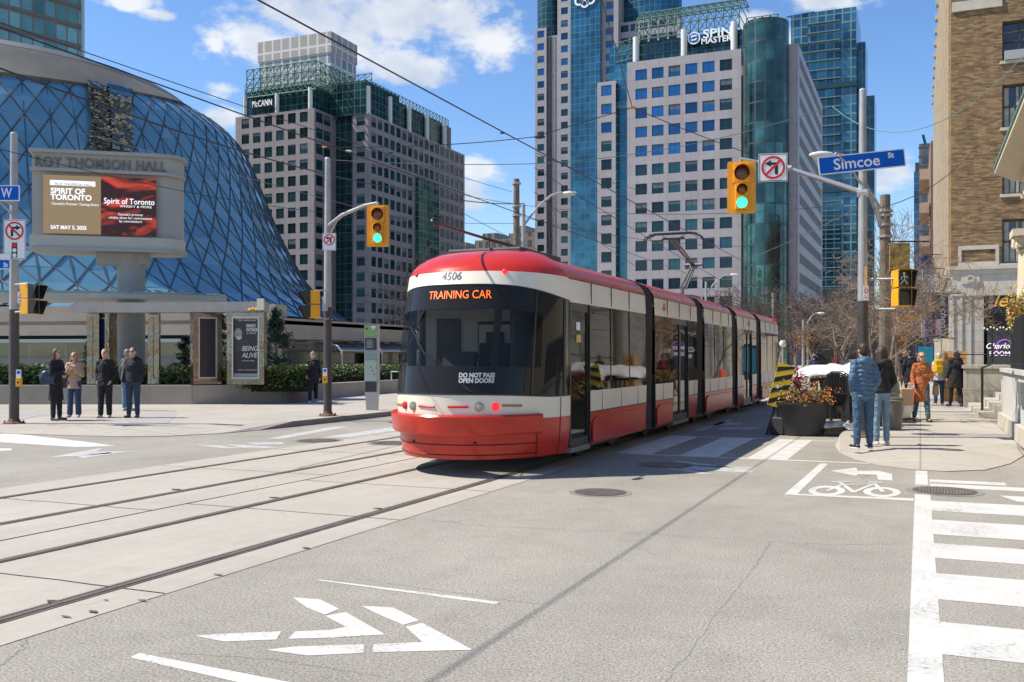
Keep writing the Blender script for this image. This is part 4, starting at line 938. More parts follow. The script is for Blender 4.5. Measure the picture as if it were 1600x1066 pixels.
# ---- mauve office block left of centre
def tower_c():
    random.seed(23)
    t0 = dep(576, 220.); Y2, X2 = t0.y, t0.x; zt = onY(576, 176, Y2).z
    t = thing('office_tower', 'mauve stone office block with green glass top floors, left of centre', 'office tower', (X2, Y2, 0))
    st = newst(blinds=True); gf = lambda i, j, n: random.choice((1,1,2)); rh = 3.58; n = 16
    L = dep(491, 216.); Y1, X1 = L.y, L.x; xa = onY(368, 200, Y1).x
    facade(t, st, (xa, Y1), (1,0), X1-xa, zt-n*rh, zt, 6, n, 2.15, 2.3, mx=1.2, glassf=gf)
    y_ = onX(519, 200, X1).y
    facade(t, st, (X1, Y1), (0,1), y_-Y1, zt-n*rh, zt, 2, n, 2.75, 2.3, mx=.5, glassf=gf)
    x5 = onY(551, 200, Y2).x; facade(t, st, (x5, Y2), (1,0), X2-x5, zt-n*rh, zt, 1, n, 2.2, 2.15, mx=.2, glassf=gf)
    y1 = onX(726, 300, X2).y; y_a, y_b = onX(634, 300, X2).y, onX(681, 300, X2).y
    Lf = y1-Y2; cw = Lf/17; 
    sk = lambda i, j: (i in (7,8,9,10) and 7 <= j <= 12)
    facade(t, st, (X2, Y2), (0,1), Lf, zt-n*rh, zt, 17, n, 2.05, 2.3, mx=.8, glassf=gf, skip=sk)
    st['mb'].bb(xa, X1, Y1+.5, Y1+30, zt-.4, zt-.2); st['mb'].bb(x5, X2-.5, Y2+.5, y1, zt-.4, zt-.2); st['mb'].bb(xa, X1-.5, Y1+.5, Y2+60, 0, zt-.5); st['mb'].bb(xa+1, X2-.6, Y2+4, y1-.5, 0, zt-.5)
    finish(t, st, stoneA)
    m = MB(); m.bb(X1-.5, x5+.2, Y2+1.2, Y2+8, 0, zt+3); m.build('glass_recess', glassT, t, world=True)
    m = MB(); a = Y2+Lf*.44; m.bb(X2-.2, X2+.9, a, a+Lf*.22, zt-10*rh+1, zt-3.1*rh); m.build('glass_bay', glassG, t, world=True)
    m = MB(); m.box((X2+1.4, a+Lf*.11, zt-9.8*rh), (3.6, Lf*.26, .5)); m.build('bay_balcony', stoneA, t, world=True)
    m = MB(); zc = onY(380, 152, Y1).z; m.bb(onY(383,200,Y1+1.5).x, onY(488,200,Y1+1.5).x, Y1+1.5, Y1+22, zt-.3, zc+1.5); 
    m.bb(onY(488,200,Y1+8).x, X2-.6, Y1+8, Y2+Lf*.3, zt-.3, zt+7.5); m.bb(X2-14, X2-1.2, Y2+1.5, y1-6, zt-.3, zt+6.3); m.build('glass_penthouse', glassT, t, world=True)
    m = MB(); rr = (onY(391,200,Y1).x-onY(364,200,Y1).x)/2; m.lathe([(rr,0), (rr,zc+.8), (.01,zc+.8)], 24, (onY(379,200,Y1).x+.4, Y1+3.4, 0)); m.build('glass_corner', glassT, t, world=True, smooth=True)
    m = MB()
    def cl(q, r_, a_, b_): c_ = MB(); c_.lathe([(r_,a_), (r_,b_)], 12, (q.x, q.y, 0)); c_.build('roof_column', colm, t, world=True, smooth=True)
    for px, py in ((383,150), (433,146), (485,137)): q = onY(px, py, Y1+.8); cl(q, .5, zt-.3, q.z)
    for px, py in ((575,137), (609,163), (639,178), (667,192), (694,205)): q = onX(px, py, X2-.5); cl(q, .6, zt-.3, zt+6.2)
    m = MB(); lattice(m, (onY(383,150,Y1).x, Y1+.6), (X1, Y1+.6), zc-.1, zc+6.4, 2.0, .15); lattice(m, (X1, Y1+.6), (X1, Y1+16), zc+.5, zc+6.4, 2.0, .13)
    lattice(m, (onY(383,150,Y1+10).x, Y1+10), (X1, Y1+10), zc+3, zc+6.4, 2.0, .1)
    lattice(m, (X2-12, Y2+3), (X2-1, Y2+3), zt+7, zt+10, 1.9, .12); lattice(m, (X2-1, Y2+3), (X2-1, y1-8), zt+6.3, zt+8.0, 1.8, .1)
    m.build('roof_lattice', lattm, t, world=True, weld=False)
    c = onY(409.5, 162, Y1-.1); text('McCANN', 2.1, mat('sign_white'), t, c, ext=.08, bold=.01, fit=5.5)
    m = MB(); a_ = onY(388,170,Y1+1.35); b_ = onY(432,150,Y1+1.35); m.bb(a_.x, b_.x, Y1+1.36, Y1+1.48, a_.z-.3, b_.z); m.build('sign_panel', mat('dark_panel', (.012,.03,.032), .3), t, world=True)
tower_c()
def slab_tower(name, label, pxa, pxb, pytop, D, dy, stone, rz=0, extra=None, z0=0):
    a = dep(pxa, D); b = onY(pxb, 300, a.y); zt = onY(pxa, pytop, a.y).z
    t = thing(name, label, 'tower', (a.x, a.y, 0), 0); m = MB(); m.bb(a.x, b.x, a.y, a.y+dy, z0, zt); m.build('facade', stone, t, world=True)
    return t, a, b, zt
# grey block far behind the mauve block
t, a, b, zt = slab_tower('apartment_tower', 'distant light grey tower top peeping over the mauve office block', 405, 517, 98, 300, 14, gridmat('grey_grid', (.25,.29,.31), (.14,.17,.19), (.50,.50,.48), 3.3, 3.6, .42, rough=.3, vary=.1))
m = MB(); m.bb(a.x-.3, b.x+.3, a.y-.3, a.y+14.3, zt-.01, zt+6.2); m.build('louvred_top', gridmat('louvre', (.30,.28,.26), (.33,.31,.29), (.55,.54,.52), 3.3, 12, .35, rough=.6, vary=.08), t, world=True)
# green residential tower right of the stone tower
tg = cwall('condo_glass', (.012,.06,.095), (.06,.18,.24), (.10,.20,.23), 2.6, 3.0, .22, vary=.5, vscale=.07)
t, a, b, zt = slab_tower('glass_tower', 'tall blue green glass residential tower with grid of balconies rising behind the street sign', 1236, 1338, 24, 320, 26, tg)
m = MB(); random.seed(4)
for j in range(36):
    z_ = 6+j*3.1
    if z_ > zt-2: break
    if j % 11 == 5: m.bb(a.x-.2, b.x+.2, a.y-.8, a.y-.01, z_, z_+1.6, 1); continue
    m.bb(a.x+2+ (3 if (j//11) % 2 else 0), b.x-5, a.y-1.1, a.y-.01, z_, z_+.22, 0)
m.build('balcony_slab', [mat('balcony_grey', (.15,.24,.25), .4), mat('band_dark', (.02,.05,.06), .2)], t, world=True)
m = MB(); m.bb(b.x+.1, b.x+2.6, a.y+4, a.y+18, 0, onY(1345,66,a.y+4).z); m.bb(b.x+2.7, b.x+5.2, a.y+8, a.y+22, 0, onY(1356,150,a.y+8).z); m.build('stepped_wing', cwall('condo_glass_dark', (.01,.05,.07), (.03,.11,.13), (.07,.15,.16), 2.2, 3.0, .15), t, world=True)
m = MB(); q = onY(1258,22,a.y+6); m.tube([(q.x-3, a.y+6, zt), (q.x-3, a.y+6, zt+2)], .2, 5); m.tube([(q.x-6, a.y+6, zt+1.6), (q.x+3, a.y+6, zt+2.2)], .25, 5); m.build('roof_crane_arm', wframe, t, world=True)
# podium under the glass tower
t, a, b, zt = slab_tower('podium_building', 'dark glass podium with pale ledges below the green tower, beyond the bare trees', 1262, 1420, 488, 190, 40, mat('podium_dark_glass', (.012,.03,.035), .08, spec=.8))
m = MB(); 
for z_ in (2.9, 6.4, zt): m.bb(a.x-.4, b.x+.2, a.y-.5, a.y-.02, z_, z_+.35)
m.build('ledge', mat('ledge_grey', (.22,.23,.23), .6), t, world=True)
# tower far left behind the hall
tr = cwall('sea_green_glass', (.07,.17,.145), (.20,.36,.31), (.13,.12,.10), 2.2, 3.9, .2, vary=.35)
p = dep(-150, 165); q = dep(128, 190); zt = 95
t = thing('glass_tower', 'sea green glass tower with brown floor bands, cropped at the top left corner', 'tower', (q.x, q.y, 0))
d = (q-p); d.z = 0; d.normalize(); nn = Vector((-d.y, d.x, 0)); m = MB(); pl = [p, q, q+nn*30, p+nn*30]; vs = [(v.x, v.y) for v in pl]; m.prism(vs, 0, zt)
L_ = (q-p).length
for i, v in enumerate(m.v): m.uv[i] = ((Vector((v.x,v.y,0))-Vector((p.x,p.y,0))).dot(d), v.z)
m.build('facade', tr, t, world=True, weld=False)
m = MB(); 
for j in range(22):
    z_ = 8+j*3.9; m.quad(*(Vector(x_)-nn*.15 for x_ in ((p.x,p.y,z_), (q.x,q.y,z_), (q.x,q.y,z_+.7), (p.x,p.y,z_+.7))))
m.build('floor_band', mat('brown_band', (.13,.12,.10), .5), t, world=True)
m = MB(); e = q+nn*.0; m.box((q.x+.2, q.y, zt/2), (.5,.5,zt)); m.build('corner_fin', mat('pale_fin', (.35,.5,.47), .4), t, world=True)
# small brown blocks between the two main towers
for pxa, pxb, py, D, lb in ((742,800,376,330,'low distant brown block between the mauve block and the tall towers'), (795,836,365,300,'narrow distant brown tower beside the wooden pole'), (700,745,390,340,'low distant pale roofed block behind the bare trees')):
    t, a, b, zt = slab_tower('apartment_block', lb, pxa, pxb, py, D, 20, gridmat('brown_block', (.05,.06,.07), (.08,.09,.10), (.22,.19,.17), 2.5, 3.2, .55, rough=.5))
    m = MB(); m.bb(a.x+2, a.x+(b.x-a.x)*.55, a.y+2, a.y+12, zt+.01, zt+2.5); m.build('roof_plant', gridmat('brown_block', (0,0,0),(0,0,0),(0,0,0),1,1), t, world=True)

# ================================================================ right side of the street
brick = gridmat('yellow_brick', (.315,.20,.088), (.095,.053,.022), (.19,.132,.08), .40, .085, .010, offset=.5, rough=.85, vary=.28, vscale=2.2, bump=.4)
brick2 = gridmat('brick_pilaster', (.48,.32,.14), (.32,.20,.08), (.36,.27,.17), .40, .085, .010, offset=.5, rough=.85, vary=.2, vscale=2.2, bump=.4)
stoneC = gridmat('limestone', (.40,.365,.30), (.43,.39,.32), (.25,.22,.18), 1.3, .62, .012, offset=.5, rough=.75, vary=.12, vscale=1.2)
limes = mat('limestone_trim', (.46,.42,.345), .75, vary=.14, scale=1.5, fine=.08)
def brick_building():
    random.seed(31)
    X0 = 1.62; Yf = onX(1486, 500, X0).y
    t = thing('brick_building', 'yellow brick building with limestone ground floor and tall sash windows at right edge', 'building', (X0, Yf, 0))
    zs = onY(1540, 420, Yf).z; W = 14.0; zt = 32.5; FL = 76
    xs = [onY(p, 300, Yf).x for p in (1566, 1608)]
    m = MB()
    wins = [onY(1566, b, Yf).z for b in (96,200,304,412)]; tops = [onY(1566, b, Yf).z for b in (34,133,240,343)]
    xl = xs[0]; xr = xl+1.75
    # brick panels round the window column (front)
    m.bb(X0, xl, Yf, Yf+.6, zs, zt); m.bb(xr, X0+W, Yf, Yf+.6, zs, zt)
    zz_ = [zs]
    for b, tp in zip(reversed(wins), reversed(tops)): m.bb(xl, xr, Yf, Yf+.6, zz_[-1], max(b, zz_[-1]+.01)); zz_.append(tp)
    m.bb(xl, xr, Yf, Yf+.6, zz_[-1], zt)
    m.bb(X0+.25, X0+W, Yf+.6, Yf+FL, 0, zt)
    m.build('brick_wall', brick, t, world=True)
    bl = mat('curtain', (.36,.33,.26), .8, vary=.3, scale=3)
    for k, (b, tp) in enumerate(zip(wins, tops)):
        w_ = MB(); w_.bb(xl+.02, xr-.02, Yf+.3, Yf+.36, b, tp, 0); f = w_.build('window', mat('sash_glass', (.02,.022,.025), .05, spec=.9), t, world=True)
        q = MB(); q.bb(xl, xl+.08, Yf+.18, Yf+.3, b, tp); q.bb(xr-.08, xr, Yf+.18, Yf+.3, b, tp); q.bb(xl+.08, xr-.08, Yf+.2, Yf+.3, tp-.1, tp); q.bb(xl+.08, xr-.08, Yf+.2, Yf+.3, b, b+.08); q.bb(xl+.08, xr-.08, Yf+.22, Yf+.3, (b+tp)/2-.04, (b+tp)/2+.04)
        q.bb((xl+xr)/2-.03, (xl+xr)/2+.03, Yf+.22, Yf+.3, b+.08, tp-.1); q.build('frame', mat('bronze_frame', (.05,.035,.025), .5), f, world=True)
        q = MB(); q.bb(xl-.12, xr+.12, Yf-.12, Yf+.18, b-.17, b); q.build('sill', limes, f, world=True)
        if k != 0:
            q = MB()
            for i in range(5): q.bb(xl+.12+i*.3, xl+.12+i*.3+.22, Yf+.28, Yf+.297, b+.1, tp-.12 if i in (0,2,3) else (b+tp)/2)
            q.build('curtain', bl, f, world=True)
        if k == 0:
            q = MB(); q.bb(xl+.1, xr-.1, Yf-.22, Yf+.2, b+.02, b+.52); q.build('air_conditioner', mat('ac_grey', (.32,.33,.33), .5), f, world=True)
            q = MB(); 
            for i in range(3): q.tube([(xl+.1, Yf+.29, b+1.1+i*.55), (xr-.1, Yf+.29, b+1.2+i*.55)], .02, 4)
            q.build('blind_rail', mat('rail_gold', (.4,.25,.08), .5), f, world=True)
    # street flank: pilasters and recessed bays
    m = MB(); m.bb(X0+.12, X0+.249, Yf+.6, Yf+FL-.1, zs, zt-1.0); m.build('flank_wall', brick2, t, world=True)
    pl = MB(); tr = MB(); wn = MB(); y = Yf+.75
    for i in range(18):
        pl.bb(X0-.12, X0+.119, y, y+.9, zs, zt+.4); tr.bb(X0-.17, X0-.121, y+.2, y+.35, zs, zt); tr.bb(X0-.17, X0-.121, y+.6, y+.75, zs, zt)
        tr.bb(X0-.35, X0+.118, y-.05, y+.95, zt+.41, zt+.9)
        for b, tp in zip(wins, tops):
            wn.bb(X0+.06, X0+.118, y+1.4, y+3.0, b, tp); tr.bb(X0-.02, X0+.119, y+1.2, y+3.2, b-.25, b-.01)
        y += 4.0
    pl.build('pilaster', brick2, t, world=True); tr.build('flank_trim', limes, t, world=True); wn.build('flank_window', mat('sash_glass'), t, world=True)
    # roof cornice and limestone storey
    m = MB(); m.bb(X0-.30, X0+W, Yf-.25, Yf+.59, zt+.001, zt+.55); zb_ = onY(1540, 8, Yf).z; m.build('cornice', limes, t, world=True); m = MB(); m.bb(X0+.05, xl, Yf-.12, Yf-.002, zb_-.2, zb_+.35); m.build('belt_course', limes, t, world=True)
    zc = zs-.02; m = MB(); m.bb(X0-.05, X0+W, Yf-.22, Yf+.65, zc-.28, zc); m.bb(X0-.12, X0+W, Yf-.32, Yf+.6, zc-.02, zc+.18); m.bb(X0+.02, X0+W, Yf-.12, Yf+.62, zc-1.5, zc-.281)
    m.bb(X0-.25, X0+.115, Yf+.651, Yf+FL, zc-.4, zc+.1)
    m.build('belt_cornice', limes, t, world=True)
    # framed brick panel above the cornice
    a, b_ = onY(1497,395,Yf), onY(1561,418,Yf); m = MB(); m.bb(a.x, b_.x, Yf-.07, Yf-.002, zc+.19, zc+.42); m.bb(a.x, b_.x, Yf-.07, Yf-.002, zc+1.12, zc+1.35); m.bb(a.x, a.x+.18, Yf-.07, Yf-.002, zc+.421, zc+1.119); m.bb(b_.x-.18, b_.x, Yf-.07, Yf-.002, zc+.421, zc+1.119); m.build('panel_frame', limes, t, world=True)
    m = MB(); xd0, xd1 = onY(1537,500,Yf).x, onY(1612,500,Yf).x; zd = onY(1540,452,Yf).z
    m.bb(X0, xd0, Yf-.05, Yf+.6, 0, zc-1.501); m.bb(xd1, X0+W, Yf-.05, Yf+.6, 0, zc-1.501); m.bb(xd0, xd1, Yf-.05, Yf+.6, zd, zc-1.501)
    m.bb(X0-.02, X0+.115, Yf+.601, Yf+FL, 0, zc-.401); m.build('limestone_wall', stoneC, t, world=True)
    m = MB()
    for px in (1487,1500,1514): x = onY(px,500,Yf).x; m.bb(x, x+.12, Yf-.12, Yf-.051, .5, zc-1.6)
    for i in range(20): m.bb(X0-.12, X0-.021, Yf+.7+i*3.4, Yf+1.5+i*3.4, 0, zc-.5)
    q = onY(1516,436,Yf); m.box((q.x, Yf-.16, q.z), (.95,.08,.55)); ringplate(m, (q.x, Yf-.20, q.z), (1,0,0), (0,0,1), .12, .22, .05)
    m.build('stone_relief', limes, t, world=True)
    m = MB(); m.bb(xd0, xd1, Yf+.25, Yf+.35, 0, zd); m.build('shop_front', mat('shop_dark', (.012,.012,.013), .1, spec=.8), t, world=True)
    m = MB(); a = onY(1541,490,Yf); m.bb(xd0+.05, xd1, Yf+.02, Yf+.24, a.z, zd-.05); m.build('fascia_sign', mat('sign_black', (.014,.014,.014), .35), t, world=True)
    gd = mat('sign_gold', (.75,.38,.03), .4, emit=.15)
    text('lee', 1.05, gd, t, onY(1570,470,Yf), ext=.02, shear=.35, bold=.006)
    m = MB(); pk_ = mat('sign_pink', (.62,.32,.36), .5)
    for i in range(3):
        q = onY(1548.5, 463+i*7.5, Yf-.02); m.box((q.x, q.y, q.z), (.26,.02,.05)); m.box((q.x, q.y, q.z+.08), (.20,.02,.03)); m.box((q.x, q.y, q.z-.01), (.04,.02,.22)); m.box((q.x-.07, q.y, q.z-.08), (.12,.02,.03), ry=.6); m.box((q.x+.07, q.y, q.z-.08), (.12,.02,.03), ry=-.6)
    m.build('sign_character', pk_, t, world=True)
    # terrace screen with the second sign
    m = MB(); a, b_ = onY(1543,515,Yf-2.5), onY(1600,572,Yf-2.5); m.bb(a.x, b_.x, Yf-2.5, Yf-2.42, b_.z, a.z); scr = m.build('terrace_screen', mat('screen_dark', (.05,.046,.042), .3), t, world=True)
    text('Charlotte\'s', .42, mat('neon_white', (.8,.75,.8), .4, emit=.5), scr, onY(1570,541,Yf-2.5)-Vector((0,.01,0)), ext=.01, shear=.3); text('ROOM', .34, mat('neon_white'), scr, onY(1562,553,Yf-2.5)-Vector((0,.01,0)), ext=.01)
    m = MB(); ringplate(m, onY(1570,543,Yf-2.5)-Vector((0,.005,0)), (1,0,0), (0,0,1), .40, .44, .01); m.build('neon_ring', mat('neon_violet', (.35,.08,.6), .4, emit=.8), scr, world=True)
    m = MB(); a = onY(1536,505,Yf-2.6)
    for i in range(9): q = onY(1538+i*5, 513+2*math.sin(i*2), Yf-2.6); m.ell((q.x,q.y,q.z), (.05,.05,.06), 6)
    m.build('light_bulb', mat('bulb', (.8,.75,.6), .4), t, world=True)
    return Yf, zs
YF, ZS = brick_building()
# iron rail, steps and plinths in front of the brick building
t = thing('entrance_steps', 'stone steps and plinth block with thin black handrail at the brick building', 'steps', onY(1530, 620, 36.0))
m = MB(); X0 = 1.62; 
for i in range(3): m.bb(1.30+i*.35, 2.6, 26.0, 31.5-i*.1, .12+i*.16, .12+(i+1)*.16)
m.build('step', limes, t, world=True)
m = MB(); a = gr(1505,633,.12); m.bb(1.20, 2.4, 31.6, 33.4, .12, 1.28); m.bb(1.15, 2.45, 31.55, 33.45, 1.281, 1.38); m.build('plinth', stoneC, t, world=True)
m = MB(); m.tube([(1.42,26.6,.3), (1.42,26.6,1.35)], .03, 6); m.tube([(1.42,26.6,1.35), (2.0,31.4,1.45)], .025, 6); m.tube([(1.15,34,.12), (1.15,34,1.75)], .03, 6); m.tube([(1.15,34,1.7), (2.6,34,1.7)], .02, 6); m.tube([(2.1,34,1.3), (2.1,34,2.5)], .03, 6); m.build('handrail', blackm, t, world=True)
t = thing('wooden_cabinet', 'slatted light wood cabinet standing by the steps, behind the woman in black', 'cabinet', (1.35, 36.0, .12))
m = MB(); wd = mat('light_wood', (.50,.27,.10), .6, vary=.2, scale=6)
for z in range(8): m.bb(.72,1.40,35.6,35.63,.2+z*.2,.36+z*.2)
for x in (.70,1.04,1.38): m.bb(x,x+.05,35.55,35.6,.13,1.85)
m.bb(.72,1.40,35.64,36.2,.13,1.82); m.build('slats', wd, t, world=True)

# stone terrace wall with iron fence, column and cornice of the near portico
t = thing('terrace_wall', 'pale stone terrace wall with dark mail slots at the right edge', 'wall', (1.66, 23.5, .12))
m = MB(); m.bb(1.66, 2.9, 14, 23.5, .12, 1.30); m.bb(1.60, 2.9, 14, 23.56, 1.301, 1.38); m.build('wall_block', mat('pale_stucco', (.47,.46,.43), .8, vary=.1, scale=1.2, fine=.06), t, world=True)
m = MB(); m.bb(1.56, 1.65, 14, 23.5, .12, .42); m.bb(1.70, 2.5, 23.61, 24.6, .12, 1.1); m.build('plinth_course', limes, t, world=True)
m = MB(); q = onX(1598, 612, 1.66)
for p in ((1596,606), (1597,624)): q = onX(*p, 1.655); m.bb(1.60, 1.659, q.y-.5, q.y+.12, q.z-.10, q.z+.10)
m.build('mail_slot', mat('slot_grey', (.15,.15,.15), .5), t, world=True)
t = thing('iron_fence', 'black iron picket fence with boards on top of the pale terrace wall', 'fence', (1.75, 23, 1.38))
m = MB(); y = 16.0
while y < 23.0: m.tube([(1.78,y,1.38), (1.78,y,2.42)], .018, 5); y += .13
m.tube([(1.78,16,2.36), (1.78,23.0,2.36)], .02, 5); m.tube([(1.78,16,1.48), (1.78,23.0,1.48)], .02, 5); m.build('pickets', blackm, t, world=True)
m = MB(); y = 16.0
while y < 22.6: m.bb(1.84,1.87,y,y+.42,1.40,2.38); y += .46
m.build('board', mat('green_black_board', (.03,.04,.045), .5), t, world=True)
def portico():
    X = 1.85; a = onX(1554, 272, X); ya = a.y; z = a.z
    t = thing('stone_portico', 'cream stone portico with deep green-edged eave and fluted column at right edge', 'portico', (X, ya, 0))
    cr = mat('cream_stone', (.60,.51,.36), .7, vary=.08, scale=1.5, fine=.05)
    m = MB(); prof = [(X,z), (X,z+.10), (X+.2,z+.26), (X+3,z+.32), (X+3,z-.45), (X+.95,z-.45), (X+.90,z-.30), (X+.45,z-.22), (X+.12,z-.06)]
    def run(prof, y0, y1, mi=0):
        n = len(prof); vs = [(p[0], y0, p[1]) for p in prof]+[(p[0], y1, p[1]) for p in prof]
        m.add(vs, [tuple(range(n)), tuple(reversed(range(n, 2*n)))]+[(i, n+i, n+(i+1) % n, (i+1) % n) for i in range(n)], mi)
    run(prof, 12, ya); m.build('eave', cr, t, world=True)
    m = MB(); m.bb(X-.03, X+.04, 12, ya+.03, z+.101, z+.17); m.bb(X+.04, X+.18, 12, ya+.03, z+.171, z+.27); m.build('copper_edge', mat('copper_green', (.10,.20,.17), .6, vary=.3), t, world=True)
    m = MB(); m.bb(X+.75, X+3, 12, ya-.6, z-1.25, z-.451); 
    y = ya-.9
    while y > 14: m.bb(X+.55, X+.749, y-.22, y, z-.85, z-.452); y -= .62
    m.build('frieze', cr, t, world=True)
    cx = onX(1603, 400, X+1.15); m = MB(); yc = onX(1586, 400, X+.72).y-.2
    n = 40; vs = []
    for k, (rr, zz_) in enumerate(((.44,1.4), (.42,3), (.36,z-1.95))):
        for j in range(n): a_ = 2*math.pi*j/n; r_ = rr*(1-.07*(.5+.5*math.cos(20*a_))); vs.append((X+1.15+r_*math.cos(a_), yc+r_*math.sin(a_), zz_))
    m.add(vs, [(i*n+j, i*n+(j+1) % n, (i+1)*n+(j+1) % n, (i+1)*n+j) for i in range(2) for j in range(n)]); 
    m.build('column', cr, t, world=True, smooth=True, sharp=60)
    m = MB(); m.lathe([(.36,z-1.95), (.42,z-1.85), (.38,z-1.8), (.52,z-1.5), (.50,z-1.45)], 20, (X+1.15, yc, 0)); m.box((X+1.15, yc, z-1.36), (1.1,1.1,.2))
    random.seed(6)
    for i in range(26): a_ = random.uniform(0, 6.28); m.ell((X+1.15+.46*math.cos(a_), yc+.46*math.sin(a_), z-1.7+random.uniform(-.05,.2)), (.09,.09,.12), 6)
    m.build('capital', cr, t, world=True, smooth=True)
    m = MB(); m.bb(X+1.9, X+6, 13, ya-.8, .1, z-.5); m.build('wall', cr, t, world=True)
    m = MB(); m.box((X+1.6, ya-1.2, z+.9), (1.1,1.1,1.0), top=.8)
    for i in range(20): m.ell((X+1.0+random.uniform(0,.7), ya-1.2+random.uniform(-.5,.5), z+.9+random.uniform(-.4,2.4)), (.22,.22,.25), 7)
    for i in range(12): m.tube([(X+1.4, ya-1.2, z+.3), (X+.75+.1*math.sin(i), ya-1.2, z+1.2)], .1, 6)
    m.build('carved_ornament', mat('carved_stone', (.42,.38,.30), .8, vary=.25, scale=6), t, world=True, smooth=True)
portico()
# distant buildings beyond the brick one (right of the street)
rb = gridmat('red_brick', (.20,.09,.065), (.14,.06,.045), (.16,.10,.08), .5, .12, .015, offset=.5, vary=.2)
X = 1.4; ya = onX(1456, 300, X).y
t = thing('brick_building', 'red brick building edge just beyond the yellow brick one', 'building', (X, ya, 0))
q = Vector((0,0,30)); m = MB(); m.bb(X-.1, X+8, YF+77, YF+110, 0, q.z); m.build('wall', rb, t, world=True)
m = MB(); 
for i in range(7): m.bb(X-.3, X-.101, YF+78+i*4, YF+80+i*4, q.z-8, q.z-.5)
for i in range(4): m.bb(X-1.5, X-.301, YF+80, YF+92, 12+i*4.5, 13.4+i*4.5)
m.build('balcony', mat('beige_balcony', (.36,.27,.20), .8), t, world=True)
t, a, b, zt = slab_tower('tower', 'unfinished concrete tower with a small blue crane beyond the brick buildings', 1436, 1454, 225, 330, 20, gridmat('raw_concrete', (.28,.29,.30), (.12,.14,.16), (.36,.35,.34), 3.2, 3.2, .6, vary=.25), )
m = MB(); q = onY(1446, 225, a.y); m.tube([(q.x, a.y+2, zt), (q.x-.8, a.y+2, zt+3.4)], .5, 5); m.build('crane', mat('crane_blue', (.02,.15,.25), .5), t, world=True)
m = MB(); 
for i in range(22): m.bb(a.x-.25, b.x, a.y-.5, a.y-.01, 6+i*3.2, 6.5+i*3.2)
m.build('floor_slab', concd, t, world=True)
t, a, b, zt = slab_tower('tower', 'slim dark blue glass tower left of the unfinished tower', 1428, 1438, 268, 420, 20, cwall('blue_condo', (.02,.06,.12), (.04,.12,.2), (.06,.12,.18), 2.6, 3.1, .2))
m = MB(); m.bb(a.x+.5, b.x-.5, a.y+1, a.y+10, zt+.01, zt+4); m.build('roof_plant', wframe, t, world=True)
# ================================================================ the tram
TX = -5.94
def S_(t): t = max(0, min(1, t)); return t*t*(3-2*t)
# rows: z at nose, z at side, half width, nose Y
ROWS = [(.24,.24,1.17,11.56), (.45,.45,1.20,11.50), (.80,.775,1.235,11.45), (1.12,1.07,1.25,11.45), (1.50,1.46,1.25,11.54), (1.9,1.86,1.25,11.65), (2.28,2.16,1.24,11.77),
        (2.62,2.44,1.225,11.90), (2.81,2.77,1.205,11.99), (2.90,2.86,1.17,12.06), (2.99,2.95,1.10,12.18), (3.07,3.02,1.00,12.35), (3.14,3.08,.85,12.58), (3.19,3.12,.62,12.9), (3.21,3.14,.3,13.2)]
WEND = [1.21,1.25,1.265,1.27,1.266,1.262,1.258,1.255,1.24,1.20,1.12,1.00,.84,.6,.3]
LC = 1.70; NE = 2.08
def shell(row, ph, out=0):       # row may be fractional, ph in degrees -90 (left) .. 90 (right)
    i = min(int(row), len(ROWS)-2); f = row-i; a, b = ROWS[i], ROWS[i+1]; zf, zs, W, N = (a[k]+(b[k]-a[k])*f for k in range(4))
    s, c = math.sin(R(ph)), math.cos(R(ph)); x = W*math.copysign(abs(s)**(2/NE), s); y = N+min(LC, max(.2, 13.15-N))*(1-abs(c)**(2/NE)); k = S_((y-N)/1.3)
    j_ = min(max(row,0),14); i2 = min(int(j_), 13); we = WEND[i2]+(WEND[i2+1]-WEND[i2])*(j_-i2); x += math.copysign((we-W)*S_((abs(ph)-45)/45), ph)
    z = zf+(zs-zf)*k; nrm = Vector((x*abs(x)/1.6, -(1-(y-N)/LC)*1.2, 0)); nrm = nrm.normalized() if nrm.length else Vector((0,-1,0))
    return Vector((TX+x, y, z))+nrm*out
PHI = [-90, -88, -85, -81, -76, -70, -63, -55, -46, -36, -26, -16, -7, 2, 11, 20, 29, 38, 47, 55, 62, 68, 73, 77, 80, 83, 85.5, 88, 90]
def project(p):
    d = -p.x*SI+p.y*CO; u = p.x*CO+p.y*SI; return 800+F*u/d, HY-F*(p.z-CAMH)/d
def findphi(px, row):
    lo, hi = -88, 89
    for _ in range(40):
        m = (lo+hi)/2
        if project(shell(row, m))[0] < px: lo = m
        else: hi = m
    return lo
def zrow(z, ph):
    lo, hi = 0, len(ROWS)-1
    for _ in range(30):
        m = (lo+hi)/2
        if shell(m, ph).z < z: lo = m
        else: hi = m
    return lo
